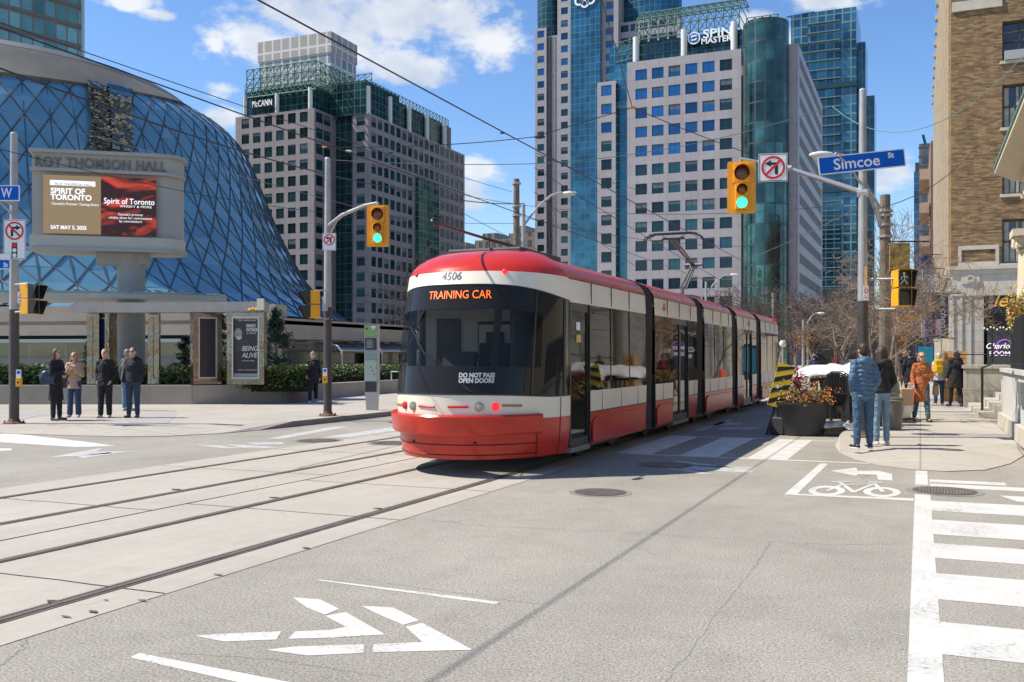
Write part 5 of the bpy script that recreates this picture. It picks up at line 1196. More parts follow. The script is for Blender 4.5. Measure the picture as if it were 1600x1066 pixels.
def shelltext(s, size, m, t, px, py, bold=0, sx=1, shear=0, out=.006, space=1, name='lettering'):
    cu = bpy.data.curves.new(name, 'FONT'); cu.body = s; cu.size = size; cu.offset = bold; cu.align_x = 'CENTER'; cu.align_y = 'CENTER'; cu.shear = shear; cu.space_character = space; cu.resolution_u = 3; cu.extrude = .001; cu.space_line = .85
    ob = bpy.data.objects.new(name, cu); C.objects.link(ob); dg = bpy.context.evaluated_depsgraph_get(); me = bpy.data.meshes.new_from_object(ob.evaluated_get(dg)); bpy.data.objects.remove(ob)
    # find phi, z matching px, py
    ph, row = 0, 6
    for _ in range(12):
        ph = findphi(px, row); p = shell(row, ph); d = -p.x*SI+p.y*CO; z = CAMH+(HY-py)/F*d; row = zrow(z, ph)
    arc = [(ph, 0.0)]; inv = inv_of(t); 
    def walk(dx):
        q = ph; p = shell(row, q); st = .5*(1 if dx > 0 else -1); L_ = 0
        while L_ < abs(dx) and -89 < q+st < 89: q += st; p2 = shell(row, q); L_ += (p2-p).length; p = p2
        return q-st*(L_-abs(dx))/max((shell(row, q)-shell(row, q-st)).length, 1e-6)
    cache = {}
    for v in me.vertices:
        k = round(v.co.x*sx, 3)
        if k not in cache: cache[k] = walk(k) if abs(k) > 1e-4 else ph
        q = cache[k]; rr = zrow(z+v.co.y, q); w = shell(rr, q, out+v.co.z); v.co = inv @ w
    me.materials.clear(); me.materials.append(m); ob = bpy.data.objects.new(name, me); C.objects.link(ob); ob.parent = t
    return ob
def tram():
    t = thing('tram', 'long red and cream articulated tram with dark windows crossing the junction', 'tram', (TX, 11.4, 0))
    clear = bpy.data.materials.new('windscreen_clear'); clear.use_nodes = True; nt = clear.node_tree; N, L = nt.nodes, nt.links; pb = N['Principled BSDF']
    pb.inputs['Base Color'].default_value = (.02,.02,.02,1); pb.inputs['Roughness'].default_value = .04; pb.inputs['Specular IOR Level'].default_value = .5; tr_ = N.new('ShaderNodeBsdfTransparent'); tr_.inputs[0].default_value = (.74,.75,.74,1)
    mx = N.new('ShaderNodeMixShader'); mx.inputs[0].default_value = .25; L.new(tr_.outputs[0], mx.inputs[1]); L.new(pb.outputs[0], mx.inputs[2]); L.new(mx.outputs[0], N['Material Output'].inputs[0])
    sub = lambda r: [r]
    def grid(rows, phis, matf, name, mats, out=0, smooth=True):
        m = MB(); vs = [shell(r, p, out) for r in rows for p in phis]
        m.add(vs, [], 0); n = len(phis)
        for i in range(len(rows)-1):
            for j in range(n-1):
                mi = matf(i, j)
                if mi is None: continue
                m.f.append([i*n+j, i*n+j+1, (i+1)*n+j+1, (i+1)*n+j]); m.m.append(mi)
        return m.build(name, mats, t, world=True, smooth=smooth, sharp=60)
    ph2 = []
    for a, b in zip(PHI, PHI[1:]): ph2 += [a, (a+b)/2]
    ph2.append(90)
    grid([0,.5,1,1.5,2], ph2, lambda i, j: 0, 'front_skirt', [tramred])
    grid([2,2.5,3], ph2, lambda i, j: 0, 'light_band', [cream])
    grid([3,3.5,4,4.5,5,5.5,6,6.5,7], ph2, lambda i, j: (1 if (3.6 <= 3+i*.5 < 6.0 and -80 < ph2[j] < 60 and not (26 < ph2[j] < 31)) else 0), 'windscreen', [frontglass, clear])
    grid([7,7.5,8], ph2, lambda i, j: 0, 'upper_band', [cream])
    m = MB(); rows = [8+.5*i for i in range(13)]; n = len(ph2); vs = [shell(r, p) for r in rows for p in ph2]; m.add(vs, [(i*n+j, i*n+j+1, (i+1)*n+j+1, (i+1)*n+j) for i in range(12) for j in range(n-1)])
    # close the dome back to the roof
    top = [shell(14, p) for p in ph2]; m.add(top+[Vector((TX, 13.3, 3.215))], [(j, j+1, n) for j in range(n-1)])
    m.build('roof_cowl', tramred, t, world=True, smooth=True, sharp=60)
    # glass edge trims / side pillars of the cab
    m = MB()
    for ph_ in (56, 82): m.tube([shell(r, ph_, .002) for r in (3, 4, 5, 6, 7)], .018, 5)
    m.tube([shell(3, p, .0) for p in ph2], .012, 5); m.tube([shell(7, p, .0) for p in ph2], .010, 5)
    m.build('glass_trim', tramdark, t, world=True)
    m = MB(); m.tube([shell(3.1, 20, .03), shell(4.4, -12, .035), shell(5.4, -30, .03)], .011, 5); m.tube([shell(3.8, -45, .035), shell(6.0, -18, .035)], .012, 5); m.build('wiper', tramdark, t, world=True)
    # bumper
    m = MB(); sec = [(-.02,.57), (.085,.575), (.105,.60), (.105,.82), (.085,.845), (-.02,.85)]; pp = [p for p in ph2 if -86 <= p <= 62]; vs = []
    for p in pp:
        e = 1
        for o, z in sec: q = shell(zrow(max(z,.25), p), p, o); q.z = z; vs.append(q)
    k = len(sec); m.add(vs, [(i*k+j, (i+1)*k+j, (i+1)*k+j+1, i*k+j+1) for i in range(len(pp)-1) for j in range(k-1)]+[tuple(range(k)), tuple(reversed(range(len(vs)-k, len(vs))))])
    m.build('bumper', tramred, t, world=True, smooth=True, sharp=35)
    m = MB()
    for z in (.44, .30): m.tube([shell(zrow(z, p), p, .004) for p in pp[4:]], .008, 4)
    m.tube([shell(zrow(z, 61), 61, .005) for z in (.26,.4,.56)], .008, 4)
    m.tube([shell(zrow(z, 79), 79, .005) for z in (.26,.4,.6,.8,1.05)], .006, 4)
    for px, py in ((647,679), (742,683)): p = shell(zrow(.46, findphi(px, 1)), findphi(px, 1), .003); m.ell(p, (.03,.02,.03), 8)
    m.build('coupler_cover_seam', mat('red_shadow_gap', (.10,.006,.005), .6), t, world=True)
    # lamps on the cream band
    def lamp(px, z, r, m_, name, bar=0):
        ph_ = findphi(px, zrow(z, 0)); rr = zrow(z, ph_); q = shell(rr, ph_, .006); m = MB()
        if bar:
            a = findphi(px-bar/2, rr); b = findphi(px+bar/2, rr); ps = [shell(rr, a+(b-a)*i/8, .004) for i in range(9)]; m.tube(ps, .018, 6)
        else:
            nx = (shell(rr, ph_, .5)-shell(rr, ph_, 0)).normalized(); qt = Vector((0,0,1)).rotation_difference(nx).to_matrix(); mm = MB(); mm.lathe([(r,-.03), (r,.012), (r*.85,.018), (r*.6,.024), (.002,.028)], 18)
            m.v = [q+qt @ v for v in mm.v]; m.f = mm.f; m.m = mm.m
        m.build(name, m_, t, world=True, smooth=True)
    headm = mat('headlamp_glass', (.34,.30,.22), .12, .4, spec=.9); redl = mat('red_lamp_lit', (1,.015,.02), .3, emit=.75); redb = mat('red_reflector', (.50,.02,.03), .3); amb = mat('amber_bar', (.38,.20,.06), .35)
    lamp(626, .955, .03, amb, 'turn_indicator', 10); lamp(634, .955, .055, redb, 'tail_lamp'); lamp(646, .955, .062, headm, 'headlamp'); lamp(667, .955, 0, redb, 'reflector_bar', 24)
    lamp(716, .955, 0, redb, 'reflector_bar', 32); lamp(749, .955, .062, headm, 'headlamp'); lamp(774, .955, .055, redl, 'tail_lamp'); lamp(800, .965, 0, amb, 'turn_indicator', 30)
    lamp(789, 2.80, .035, redl, 'marker_lamp'); lamp(652, 2.80, .03, redb, 'marker_lamp')
    # display and lettering
    led = mat('led_orange', (1.0,.15,.01), .4, emit=.62)
    shelltext('TRAINING CAR', .165, led, t, 716, 461, bold=.0, sx=.83, shear=-.12); shelltext('4506', .165, mat('ink', (.02,.03,.06), .5), t, 706, 432, bold=.002, sx=.95)
    shelltext('DO NOT PASS\nOPEN DOORS', .084, mat('decal_grey', (.50,.50,.48), .5), t, 745, 591, bold=.004, sx=.90)
    # driver's cab interior
    m = MB(); gi = mat('cab_grey', (.46,.455,.43), .8); m.bb(TX-1.05, TX+.72, 13.05, 13.1, .5, 2.5, 0); m.bb(TX-.9, TX+.9, 12.3, 13.1, .3, .4, 1)
    m.bb(TX-.15, TX+.45, 13.02, 13.05, 1.35, 2.15, 1); m.bb(TX-.12, TX+.42, 12.99, 13.02, 1.4, 2.1, 2); m.bb(TX-.85, TX-.45, 13.02, 13.05, 1.2, 2.2, 1); m.bb(TX+.72, TX+.78, 12.2, 13.1, .5, 2.3, 1)
    m.bb(TX-1.0, TX+1.0, 12.7, 13.1, 2.34, 2.4, 1); m.build('cab_interior', [gi, mat('cab_dark', (.06,.06,.06), .8), mat('cab_pale', (.5,.5,.48), .7)], t, world=True)
    m = MB(); m.box((TX-.05, 12.15, 1.36), (1.3,.4,.12), rx=-.2); m.box((TX-.1, 12.3, 1.55), (.5,.1,.28), rx=-.3); m.tube([(TX+.15,12.2,1.45), (TX+.55,12.2,1.62)], .02, 5); m.build('dashboard', mat('cab_dark'), t, world=True)
    m = MB(); m.box((TX+.15, 12.75, 1.15), (.5,.45,.12)); m.box((TX+.15, 12.95, 1.5), (.46,.1,.65), rx=-.1); m.box((TX+.15, 12.97, 1.9), (.26,.08,.18)); m.build('driver_seat', mat('cab_dark'), t, world=True)
    # sections
    def prof(side): return [(1.21,.26), (1.25,.45), (1.265,.775)], [(1.265,.775), (1.27,1.10)], [(1.255,2.42), (1.24,2.76)], [(1.24,2.76), (1.20,2.86), (1.12,2.95), (1.00,3.02), (.84,3.08), (.6,3.12), (0,3.14)]
    lo, lc, uc, rf = prof(1)
    def strip(m, pr, y0, y1, mi, sides=(1,-1)):
        for s in sides:
            for (x0,z0),(x1,z1) in zip(pr, pr[1:]): m.add([(TX+s*x0,y0,z0), (TX+s*x0,y1,z0), (TX+s*x1,y1,z1), (TX+s*x1,y0,z1)], [(0,1,2,3) if s > 0 else (3,2,1,0)], mi)
    secs = [(13.15,17.35,[(13.2,14.05)],[14.05,15.1,16.2]), (18.0,21.8,[(19.45,20.85)],[18.0,19.4,20.9]), (22.6,26.2,[],[22.6,23.8,25.0]), (27.0,30.4,[(28.1,29.5)],[27,28.1,29.5]), (31.3,35.3,[],[31.3,32.6,34.0])]
    for si, (y0, y1, doors, _) in enumerate(secs):
        m = MB(); strip(m, uc, y0, y1, 0); strip(m, rf, y0, y1, 1)
        for s in (1,-1):
            y = y0+1.0
            while y < y1-.3: m.bb(TX+s*1.247, TX+s*1.262, y-.004, y+.004, 2.44, 2.76, 2); y += 1.05
            m.tube([(TX+s*1.238,y0,2.765), (TX+s*1.238,y1,2.765)], .008, 4, 2, False)
        if si == 4: m.bb(TX-1.2, TX+1.2, y1-.02, y1, .3, 3.0, 1)
        m.build('roof_shell', [cream, tramred, tramdark], t, world=True, smooth=True, sharp=50)
        m = MB(); m.bb(TX-1.18, TX+1.18, y0, y1, .30, .34); m.bb(TX-.9, TX+.9, y0+.6, y1-.6, .14, .29); m.build('chassis', tramdark, t, world=True)
        segs = []; y = y0
        for d0, d1 in doors:
            if d0-y > .06: segs.append((y, d0))
            y = d1
        segs.append((y, y1))
        for a, b in segs:
            for s in (1,-1):
                m = MB(); strip(m, lo, a, b, 0, (s,)); strip(m, lc, a, b, 1, (s,))
                m.tube([(TX+s*1.266,a,.775), (TX+s*1.266,b,.775)], .009, 4, 2, False)
                y = a+.62
                while y < b-.3: m.bb(TX+s*1.262, TX+s*1.273, y-.004, y+.004, .785, 1.09, 2); y += 1.05
                m.bb(TX+s*1.2, TX+s*1.272, a, a+.012, .26, 1.1, 2)
                m.build('lower_panel', [tramred, cream, tramdark], t, world=True, smooth=True, sharp=50)
            if b-a > 1.3:
                for s in (1,-1):
                    m = MB()
                    pts = [(a+.12,.30), (b-.12,.30), (b-.12,.62), (b-.35,.70), (a+.35,.70), (a+.12,.62)]
                    vs = [(TX+s*1.262,p[0],p[1]) for p in pts]+[(TX+s*1.290,p[0],p[1]) for p in pts]
                    vs = [Vector(v) for v in vs]
                    m.add(vs, [tuple(range(6,12)) if s > 0 else tuple(reversed(range(6,12)))]+[(i, (i+1) % 6, 6+(i+1) % 6, 6+i) for i in range(6)])
                    m.build('wheel_cover', tramred, t, world=True, bevel=.012)
        m = MB(); gaps = [(d0, d1) for d0, d1 in doors]; y = y0; wr = []
        for d0, d1 in gaps:
            if d0-y > .1: wr.append((y, d0))
            y = d1
        if y1-y > .1: wr.append((y, y1))
        for a, b in wr:
            n = max(1, round((b-a)/1.25))
            for k in range(n):
                c0, c1 = a+(b-a)*k/n, a+(b-a)*(k+1)/n
                for s in (1,-1):
                    m = MB()
                    m.add([(TX+s*1.262,c0,1.10), (TX+s*1.262,c1,1.10), (TX+s*1.25,c1,2.42), (TX+s*1.25,c0,2.42)], [(0,1,2,3) if s > 0 else (3,2,1,0)], 0)
                    m.bb(TX+s*1.256, TX+s*1.266, c0, c0+.02, 1.10, 2.42, 1)
                    if k == 0 and (b-a) > 2: 
                        for zz in (2.05,): m.bb(TX+s*1.256, TX+s*1.264, c0+.2, c1-.15, zz-.008, zz+.008, 1); m.bb(TX+s*1.256, TX+s*1.264, c0+.2, c1-.15, 2.30, 2.315, 1)
                    m.build('window', [tramglass, tramdark], t, world=True)
        for d0, d1 in doors:
            for s in (1,-1):
                m = MB(); fr = .05; n = 1 if d1-d0 < 1.1 else 2; w = (d1-d0)/n
                m.bb(TX+s*1.19, TX+s*1.225, d0, d1, .34, 2.42, 0)
                dm = m.build('door', [tramglass, tramdark], t, world=True)
                m = MB()
                for k in range(n):
                    a, b = d0+w*k, d0+w*(k+1)
                    m.bb(TX+s*1.226, TX+s*1.245, a, a+fr, .30, 2.42); m.bb(TX+s*1.226, TX+s*1.245, b-fr, b, .30, 2.42); m.bb(TX+s*1.226, TX+s*1.245, a+fr, b-fr, .30, .42); m.bb(TX+s*1.226, TX+s*1.245, a+fr, b-fr, 2.3, 2.42)
                m.build('frame', tramdark, dm, world=True)
                m = MB(); m.bb(TX+s*1.1, TX+s*1.27, d0, d1, .22, .295); m.build('step', mat('door_step', (.20,.19,.18), .5, .3), dm, world=True)
        if si < 4:
            y2 = secs[si+1][0]; m = MB(); k = 7; pr = [(1.17,.3), (1.19,2.5), (1.17,2.78), (1.05,2.98), (.8,3.08), (0,3.13)]
            for i in range(k):
                a, b = y1+(y2-y1)*i/k, y1+(y2-y1)*(i+1)/k; o = .04; q = [(x+ (o if x > 0 else 0), z) for x, z in pr]
                for s in (1,-1):
                    for (x0,z0),(x1,z1) in zip(pr, pr[1:]):
                        mid = (a+b)/2
                        for ya, yb, oa, ob in ((a,mid,0,.035), (mid,b,.035,0)):
                            m.add([(TX+s*(x0+oa),ya,z0), (TX+s*(x0+ob),yb,z0), (TX+s*(x1+ob),yb,z1+ob*.5), (TX+s*(x1+oa),ya,z1+oa*.5)], [(0,1,2,3) if s > 0 else (3,2,1,0)])
            m.build('bellows', bellow, t, world=True)
    # small emblem on two upper bands
    rm = mat('emblem_red', (.55,.05,.04), .5)
    for y, k in ((18.75, 1), (28.9, 1)):
        m = MB(); o = (TX+1.256, y, 2.60); m.plate(o, (0,1,0), (0,0,1), [(-.07,-.06), (.07,-.06), (.09,.02), (.04,.05), (.05,-.02), (.012,-.02), (.012,.02), (-.012,.02), (-.012,-.02), (-.05,-.02), (-.04,.05), (-.09,.02)], .004)
        m.plate((TX+1.256, y, 2.665), (0,1,0), (0,0,1), [(-.045,-.02), (.045,-.02), (.045,.02), (-.045,.02)], .004); m.build('emblem', rm, t, world=True)
    # stickers on the first door and side
    m = MB(); m.bb(TX+1.228, TX+1.234, 13.52, 13.68, 2.02, 2.14, 0); m.bb(TX+1.228, TX+1.234, 13.52, 13.72, 1.84, 1.95, 1); m.build('door_sticker', [white, mat('sticker_yellow', (.65,.40,.08), .5)], t, world=True)
    # roof gear
    m = MB(); 
    for a, b, w_, z_ in ((12.9,14.6,.6,3.235), (15.0,17.0,.5,3.17), (18.4,21.4,.5,3.17), (23,25.8,.5,3.17), (27.4,30,.5,3.17), (31.6,34.8,.5,3.17)): m = MB(); m.bb(TX-w_, TX+w_, a, b, 3.10, z_); m.build('roof_equipment', mat('roof_grey', (.05,.045,.04), .6, vary=.2), t, world=True, bevel=.03)
    m = MB(); m.tube([(TX,11.45,3.40), (TX,13.0,3.38), (TX,15.4,3.37)], [.016,.022,.03], 6); m.tube([(TX,15.4,3.2), (TX,15.4,3.38)], .05, 6); m.tube([(TX,13.1,3.2), (TX,13.1,3.38)], .015, 5); m.build('trolley_pole', mat('rusty_pole', (.12,.045,.03), .6), t, world=True)
    m = MB(); m.ell((TX,11.38,3.42), (.05,.13,.06), 10); m.tube([(TX,11.32,3.44), (TX,11.5,3.50)], .02, 5); m.build('trolley_head', tramdark, t, world=True, smooth=True)
    # pantograph
    a, b, c = onX(1066,450,TX), onX(1083,414,TX), onX(1052,367,TX); m = MB()
    for s in (-.05,.05): m.tube([a+Vector((s,0,0)), b+Vector((s*.6,0,0))], .038, 6); m.tube([b+Vector((s*.6,0,0)), c+Vector((s*1.2,0,-.15))], .030, 6)
    for s in (-.3,.3): m.tube([c+Vector((0,0,-.15)), c+Vector((s,0,-.02))], .016, 5)
    m.tube([b-Vector((.25,0,0)), b+Vector((.25,0,0))], .05, 6); m.tube([a+Vector((0,.5,0)), b+Vector((0,.15,-.1))], .02, 5); m.bb(a.x-.4, a.x+.4, a.y-.5, a.y+.5, 3.17, 3.27); m.tube([Vector((a.x,a.y,3.2)), a], .05, 6)
    m.build('pantograph_arm', mat('panto_grey', (.16,.155,.15), .5, .3), t, world=True)
    m = MB()
    for dy in (-.10,.10): m.tube([c+Vector((-.82,dy,-.20)), c+Vector((-.72,dy,-.06)), c+Vector((-.5,dy,.03)), c+Vector((.5,dy,.03)), c+Vector((.72,dy,-.06)), c+Vector((.82,dy,-.20))], .02, 6)
    for s in (-.6,.6): m.tube([c+Vector((s,-.10,.02)), c+Vector((s,.10,.02))], .02, 5)
    m.tube([c+Vector((-.3,0,-.1)), c+Vector((.3,0,-.1))], .03, 5); m.build('collector_head', tramdark, t, world=True)
    m = MB()
    for y in (14.9, 16.7, 19.0, 21.0, 23.6, 25.4, 28.0, 29.8, 32.4, 34.2):
        for s in (-1,1): m.tube([(TX+s*.70,y,.30), (TX+s*.80,y,.30)], .29, 16)
    m.build('wheels', tramdark, t, world=True)
tram()

# ================================================================ poles, signals, signs
def pole_thing(name, label, x, y, z0, h, r0, r1, dark=0, cat='pole', dk=darkpaint, lt=galv):
    t = thing(name, label, cat, (x, y, z0))
    if dark: 
        m = MB(); m.tube([(0,0,0), (0,0,dark)], r0, 14); m.build('lower_shaft', dk, t, smooth=True)
        m = MB(); m.tube([(0,0,dark), (0,0,h)], [r0*.93, r1], 14); m.build('upper_shaft', lt, t, smooth=True)
    else: m = MB(); m.tube([(0,0,0), (0,0,h)], [r0, r1], 14); m.build('shaft', lt, t, smooth=True)
    m = MB(); m.lathe([(r0*2.2,0), (r0*2.2,.02), (r0*1.3,.05), (r0*1.02,.12)], 16)
    for a in range(4): m.tube([(r0*1.8*math.cos(a*1.57+.8), r0*1.8*math.sin(a*1.57+.8), .0), (r0*1.8*math.cos(a*1.57+.8), r0*1.8*math.sin(a*1.57+.8), .07)], .018, 6)
    m.build('base_plate', mat('rusty_base', (.13,.07,.045), .8, vary=.3, scale=10), t)
    m = MB(); m.ell((0,0,h), (r1*1.1, r1*1.1, .05), 10); m.build('cap', lt, t)
    return t
lens = {'r': mat('lens_red_off', (.10,.022,.01), .25, spec=.8), 'a': mat('lens_amber_off', (.14,.06,.012), .25, spec=.8), 'g': mat('lens_green_lit', (.05,1.0,.45), .3, emit=1.15), 'x': mat('lens_dark', (.02,.02,.018), .25)}
def traffic_signal(label, p, rz, s=1.0, group='three-lamp traffic signals on mast arms'):
    t = thing('traffic_signal', label, 'traffic signal', p, rz, group)
    m = MB(); w, h = .27*s, .51*s; pl = []
    for cx, cy, a0 in ((w-.04,h-.04,0), (-w+.04,h-.04,90), (-w+.04,-h+.04,180), (w-.04,-h+.04,270)): pl += [(cx+.04*math.cos(R(a0+k*30)), cy+.04*math.sin(R(a0+k*30))) for k in range(4)]
    m.plate((0,.02,0), (1,0,0), (0,0,1), pl, .02); m.build('backplate', yellow, t)
    m = MB(); m.bb(-.155*s,.155*s,-.10,-.001,.08*s,.46*s); m.bb(-.125*s,.125*s,-.10,-.001,-.185*s,.078*s); m.bb(-.125*s,.125*s,-.10,-.001,-.44*s,-.187*s); m.bb(-.12*s,.12*s,.021,.2,-.4*s,.42*s); m.build('housing', yellow, t, bevel=.012)
    for z, r, k in ((.27,.145,'r'), (-.055,.105,'a'), (-.31,.105,'g')):
        z *= s; r *= s; m = MB(); mm = MB(); mm.lathe([(r,0), (r*.8,.025), (r*.4,.04), (.002,.045)], 20); m.v = [Vector((v.x, -.102-v.z, z+v.y)) for v in mm.v]; m.f = mm.f; m.m = mm.m; m.build('lens', lens[k], t, smooth=True)
        m = MB(); n = 16; vs = []
        for i in range(n+1): a = R(-25+230*i/n); vs += [(r*1.06*math.cos(a), -.10, z+r*1.06*math.sin(a)), (r*1.06*math.cos(a), -.10-.22*s*(.35+.65*max(0,math.sin(a))), z+r*1.06*math.sin(a)-.01)]
        m.add(vs, [(2*i, 2*i+1, 2*i+3, 2*i+2) for i in range(n)]); v_ = m.build('visor', yellow, t, smooth=True); sf = v_.modifiers.new('s','SOLIDIFY'); sf.thickness = .006
    return t
def arrow_poly(mirror=1): return [(-.17*mirror,.085), (-.045*mirror,.155), (-.045*mirror,.11), (.10*mirror,.11), (.10*mirror,-.15), (.035*mirror,-.15), (.035*mirror,.055), (-.045*mirror,.055), (-.045*mirror,.015)]
def turn_sign(name, label, p, rz, s, mirror=1, tall=False, signal=False):
    t = thing(name, label, 'sign', p, rz); w = .30*s; h = w if not tall else .30*s
    m = MB(); z0 = -w*1.0 if not tall else -w*1.0-(.46*s if signal else .17*s); pl = [(-w,z0), (w,z0), (w,w), (-w,w)]; m.plate((0,0,0), (1,0,0), (0,0,1), pl, .008); m.build('plate', white, t, bevel=.002)
    m = MB(); e = .012*s
    for a, b, c_, d in ((-w+e,w-e,z0+e,z0+2*e), (-w+e,w-e,w-2*e,w-e)): m.bb(a,b,-.0105,-.0085,c_,d)
    for a, b in ((-w+e,-w+2*e), (w-2*e,w-e)): m.bb(a,b,-.0105,-.0085,z0+2*e,w-2*e)
    m.build('border', blackm, t)
    m = MB(); pp = arrow_poly(mirror); pp = pp if mirror > 0 else list(reversed(pp)); m.plate((0,-.009,0), (1,0,0), (0,0,1), [(x*s, y*s) for x, y in pp], .002); m.build('arrow', blackm, t)
    m = MB(); ringplate(m, (0,-.012,0), (1,0,0), (0,0,1), .20*s, .245*s, .003); a = .16*s; k = .018*s; sg = mirror
    m.plate((0,-.0125,0), (1,0,0), (0,0,1), [(-a*sg-k,-a+k), (-a*sg+k,-a-k), (a*sg+k,a-k), (a*sg-k,a+k)] if sg > 0 else [(a-k,-a-k), (a+k,-a+k), (-a+k,a+k), (-a-k,a-k)], .003)
    m.build('prohibition_ring', redsign, t)
    if signal:
        m = MB(); m.plate((0,-.009,0), (1,0,0), (0,0,1), [(-.075*s,z0+.05*s), (.075*s,z0+.05*s), (.075*s,-w-.01*s), (-.075*s,-w-.01*s)], .002, 0)
        zc = [(-w-.075*s,1), (-w-.215*s,2), (-w-.35*s,2)]
        for z, mi in zc:
            if mi == 1: m.bb(-.06*s,.06*s,-.014,-.0115,z-.055*s,z+.055*s,1)
            else: m.plate((0,-.0115,z), (1,0,0), (0,0,1), circ(.055*s,16), .002, mi)
        m.build('signal_picture', [blackm, redsign, white], t)
    return t
def ped_head(label, p, rz, walk=False, s=1.0, group='yellow pedestrian signal heads'):
    t = thing('pedestrian_signal', label, 'pedestrian signal', p, rz, group)
    for k, z in enumerate((.23*s, -.23*s)):
        m = MB(); m.bb(-.2*s,.2*s,-.12,.12,z-.215*s,z+.215*s); m.build('housing', yellow, t, bevel=.01)
        m = MB(); m.bb(-.175*s,.175*s,-.135,-.122,z-.19*s,z+.19*s); m.build('face', lens['x'], t)
        m = MB(); w = .2*s; h = .21*s; d = .26
        m.add([(-w,-.12,z+h), (w,-.12,z+h), (w,-.12-d,z+h-.03), (-w,-.12-d,z+h-.03), (-w,-.12,z-h), (-w,-.12-d*.45,z-h), (w,-.12,z-h), (w,-.12-d*.45,z-h)], [(0,1,2,3), (4,0,3,5), (1,6,7,2)])
        v_ = m.build('visor', mat('visor_dark', (.03,.024,.012), .5), t); sf = v_.modifiers.new('s','SOLIDIFY'); sf.thickness = .008
    if walk:
        m = MB(); z = .23*s; c = lambda x, y: Vector((x*s,-.138,z+y*s))
        for pts in ([(.0,.10),(.02,.0),(-.0,-.03)], [(.0,-.03),(-.055,-.09),(-.09,-.14)], [(.015,-.03),(.05,-.08),(.085,-.13)], [(.0,.075),(-.06,.03),(-.07,-.02)], [(.02,.08),(.07,.03),(.10,.04)]): m.tube([c(*q) for q in pts], .009*s, 5)
        m.ell(c(0,.135), (.028*s,.01,.028*s), 8); m.build('walking_figure', mat('walk_white', (.55,.58,.48), .4, emit=.2), t)
        m = MB(); w = .2*s
        for k in (.23*s, -.23*s): m.bb(-w-.012,-w,-.3,-.12,k-.21*s,k+.21*s); m.bb(-w,w,-.36,-.12,k+.205*s,k+.215*s)
        m.build('yellow_edge', yellow, t)
    return t
UP = Vector((0,0,1))
# --- pole at far left
PL = gr(22, 662, .13)
hL = dep(15, 21.2, None, 205).z-.13
pA = pole_thing('traffic_pole', 'grey over brown signal pole at far left with no right turn sign', PL.x, PL.y, .13, hL, .105, .075, 2.55)
m = MB(); a = dep(20, 21.2, None, 318); m.tube([a, a+Vector((-.25,-.2,.12)), a+Vector((-1.2,-.9,.35))], .05, 8); m.tube([a-UP*.25, a+Vector((-.25,-.2,.1))], .03, 6); m.build('mast_arm', galv, pA, world=True)
m = MB(); 
for py in (445, 458+30): a = dep(24, 21.2, None, py); b = dep(44, 21.0, None, py-2); m.tube([a, b], .022, 6)
m.build('signal_bracket', galv, pA, world=True)
def frame_r(deg): a = R(deg); return Vector((math.cos(a), math.sin(a), 0))
def street_sign(label, p, rz, w, h, body, blue=True, sizes=(.2,), m_=None, extra=None):
    t = thing('street_name_sign', label, 'street sign', p, rz)
    m = MB(); m.bb(-w/2,w/2,-.008,.008,-h/2,h/2); m.build('border', white, t)
    m = MB(); m.bb(-w/2+.02,w/2-.02,-.012,-.0085,-h/2+.02,h/2-.02); m.build('face', bluesign, t)
    for s_, size, x, z, sx in body: text(s_, size, white, t, (x,-.0125,z), (1,0,0), (0,0,1), .0015, .004, world=False, sx=sx)
    return t
p = dep(2, 20.8, None, 302); street_sign('blue street name sign ending in W, cropped by the left edge of the photo', p, TH, .80, .34, [('W', .30, .12, -.005, .72)])
turn_sign('no_turn_sign', 'no right turn sign with small signal picture on the far left pole', dep(23, 20.95, None, 361), TH, .82, -1, True, True)
p = dep(2, 20.9, None, 413); t = street_sign('small blue street name sign low on the far left pole, mostly outside the photo', p, TH, .40, .22, [('St', .14, .10, -.02, .9)])
m = MB(); m.bb(-.2,.2,-.01,.01,.115,.22); m.build('white_cap', white, t)
ped_head('yellow pedestrian signal seen from the side beside the far left pole', dep(46, 21.1, None, 468), TH+R(68), False, .74)
t = thing('no_standing_sign', 'small white no standing sign on the far left pole', 'sign', dep(36, 21.0, None, 465), TH); m = MB(); m.bb(-.12,.12,-.005,.005,-.12,.12); m.build('plate', white, t)
text('NO', .08, redsign, t, (0,-.008,.06), (1,0,0), (0,0,1), .001, .001, world=False); text('STANDING', .05, redsign, t, (0,-.008,-.005), (1,0,0), (0,0,1), .001, .001, world=False)
m = MB(); m.plate((0,-.006,-.08), (1,0,0), (0,0,1), [(-.09,0), (-.06,.02), (-.06,-.02)], .002); m.plate((0,-.006,-.08), (1,0,0), (0,0,1), [(.09,0), (.06,-.02), (.06,.02)], .002); m.build('arrow', blackm, t)
def button(label, p, rz):
    t = thing('push_button', label, 'push button', p, rz, 'yellow crossing buttons')
    m = MB(); m.bb(-.055,.055,-.05,.04,-.17,.02); m.build('box', yellow, t, bevel=.008); m = MB(); m.bb(-.055,.055,-.03,-.018,.021,.20); m.build('notice', white, t); m = MB(); m.bb(-.035,.035,-.034,-.0305,.11,.17); m.build('blue_mark', bluesign, t)
    m = MB(); m.ell((0,-.05,-.08), (.025,.015,.025), 8); m.build('button', blackm, t)
button('yellow push button box on the far left pole', dep(30, 21.05, None, 592), TH)
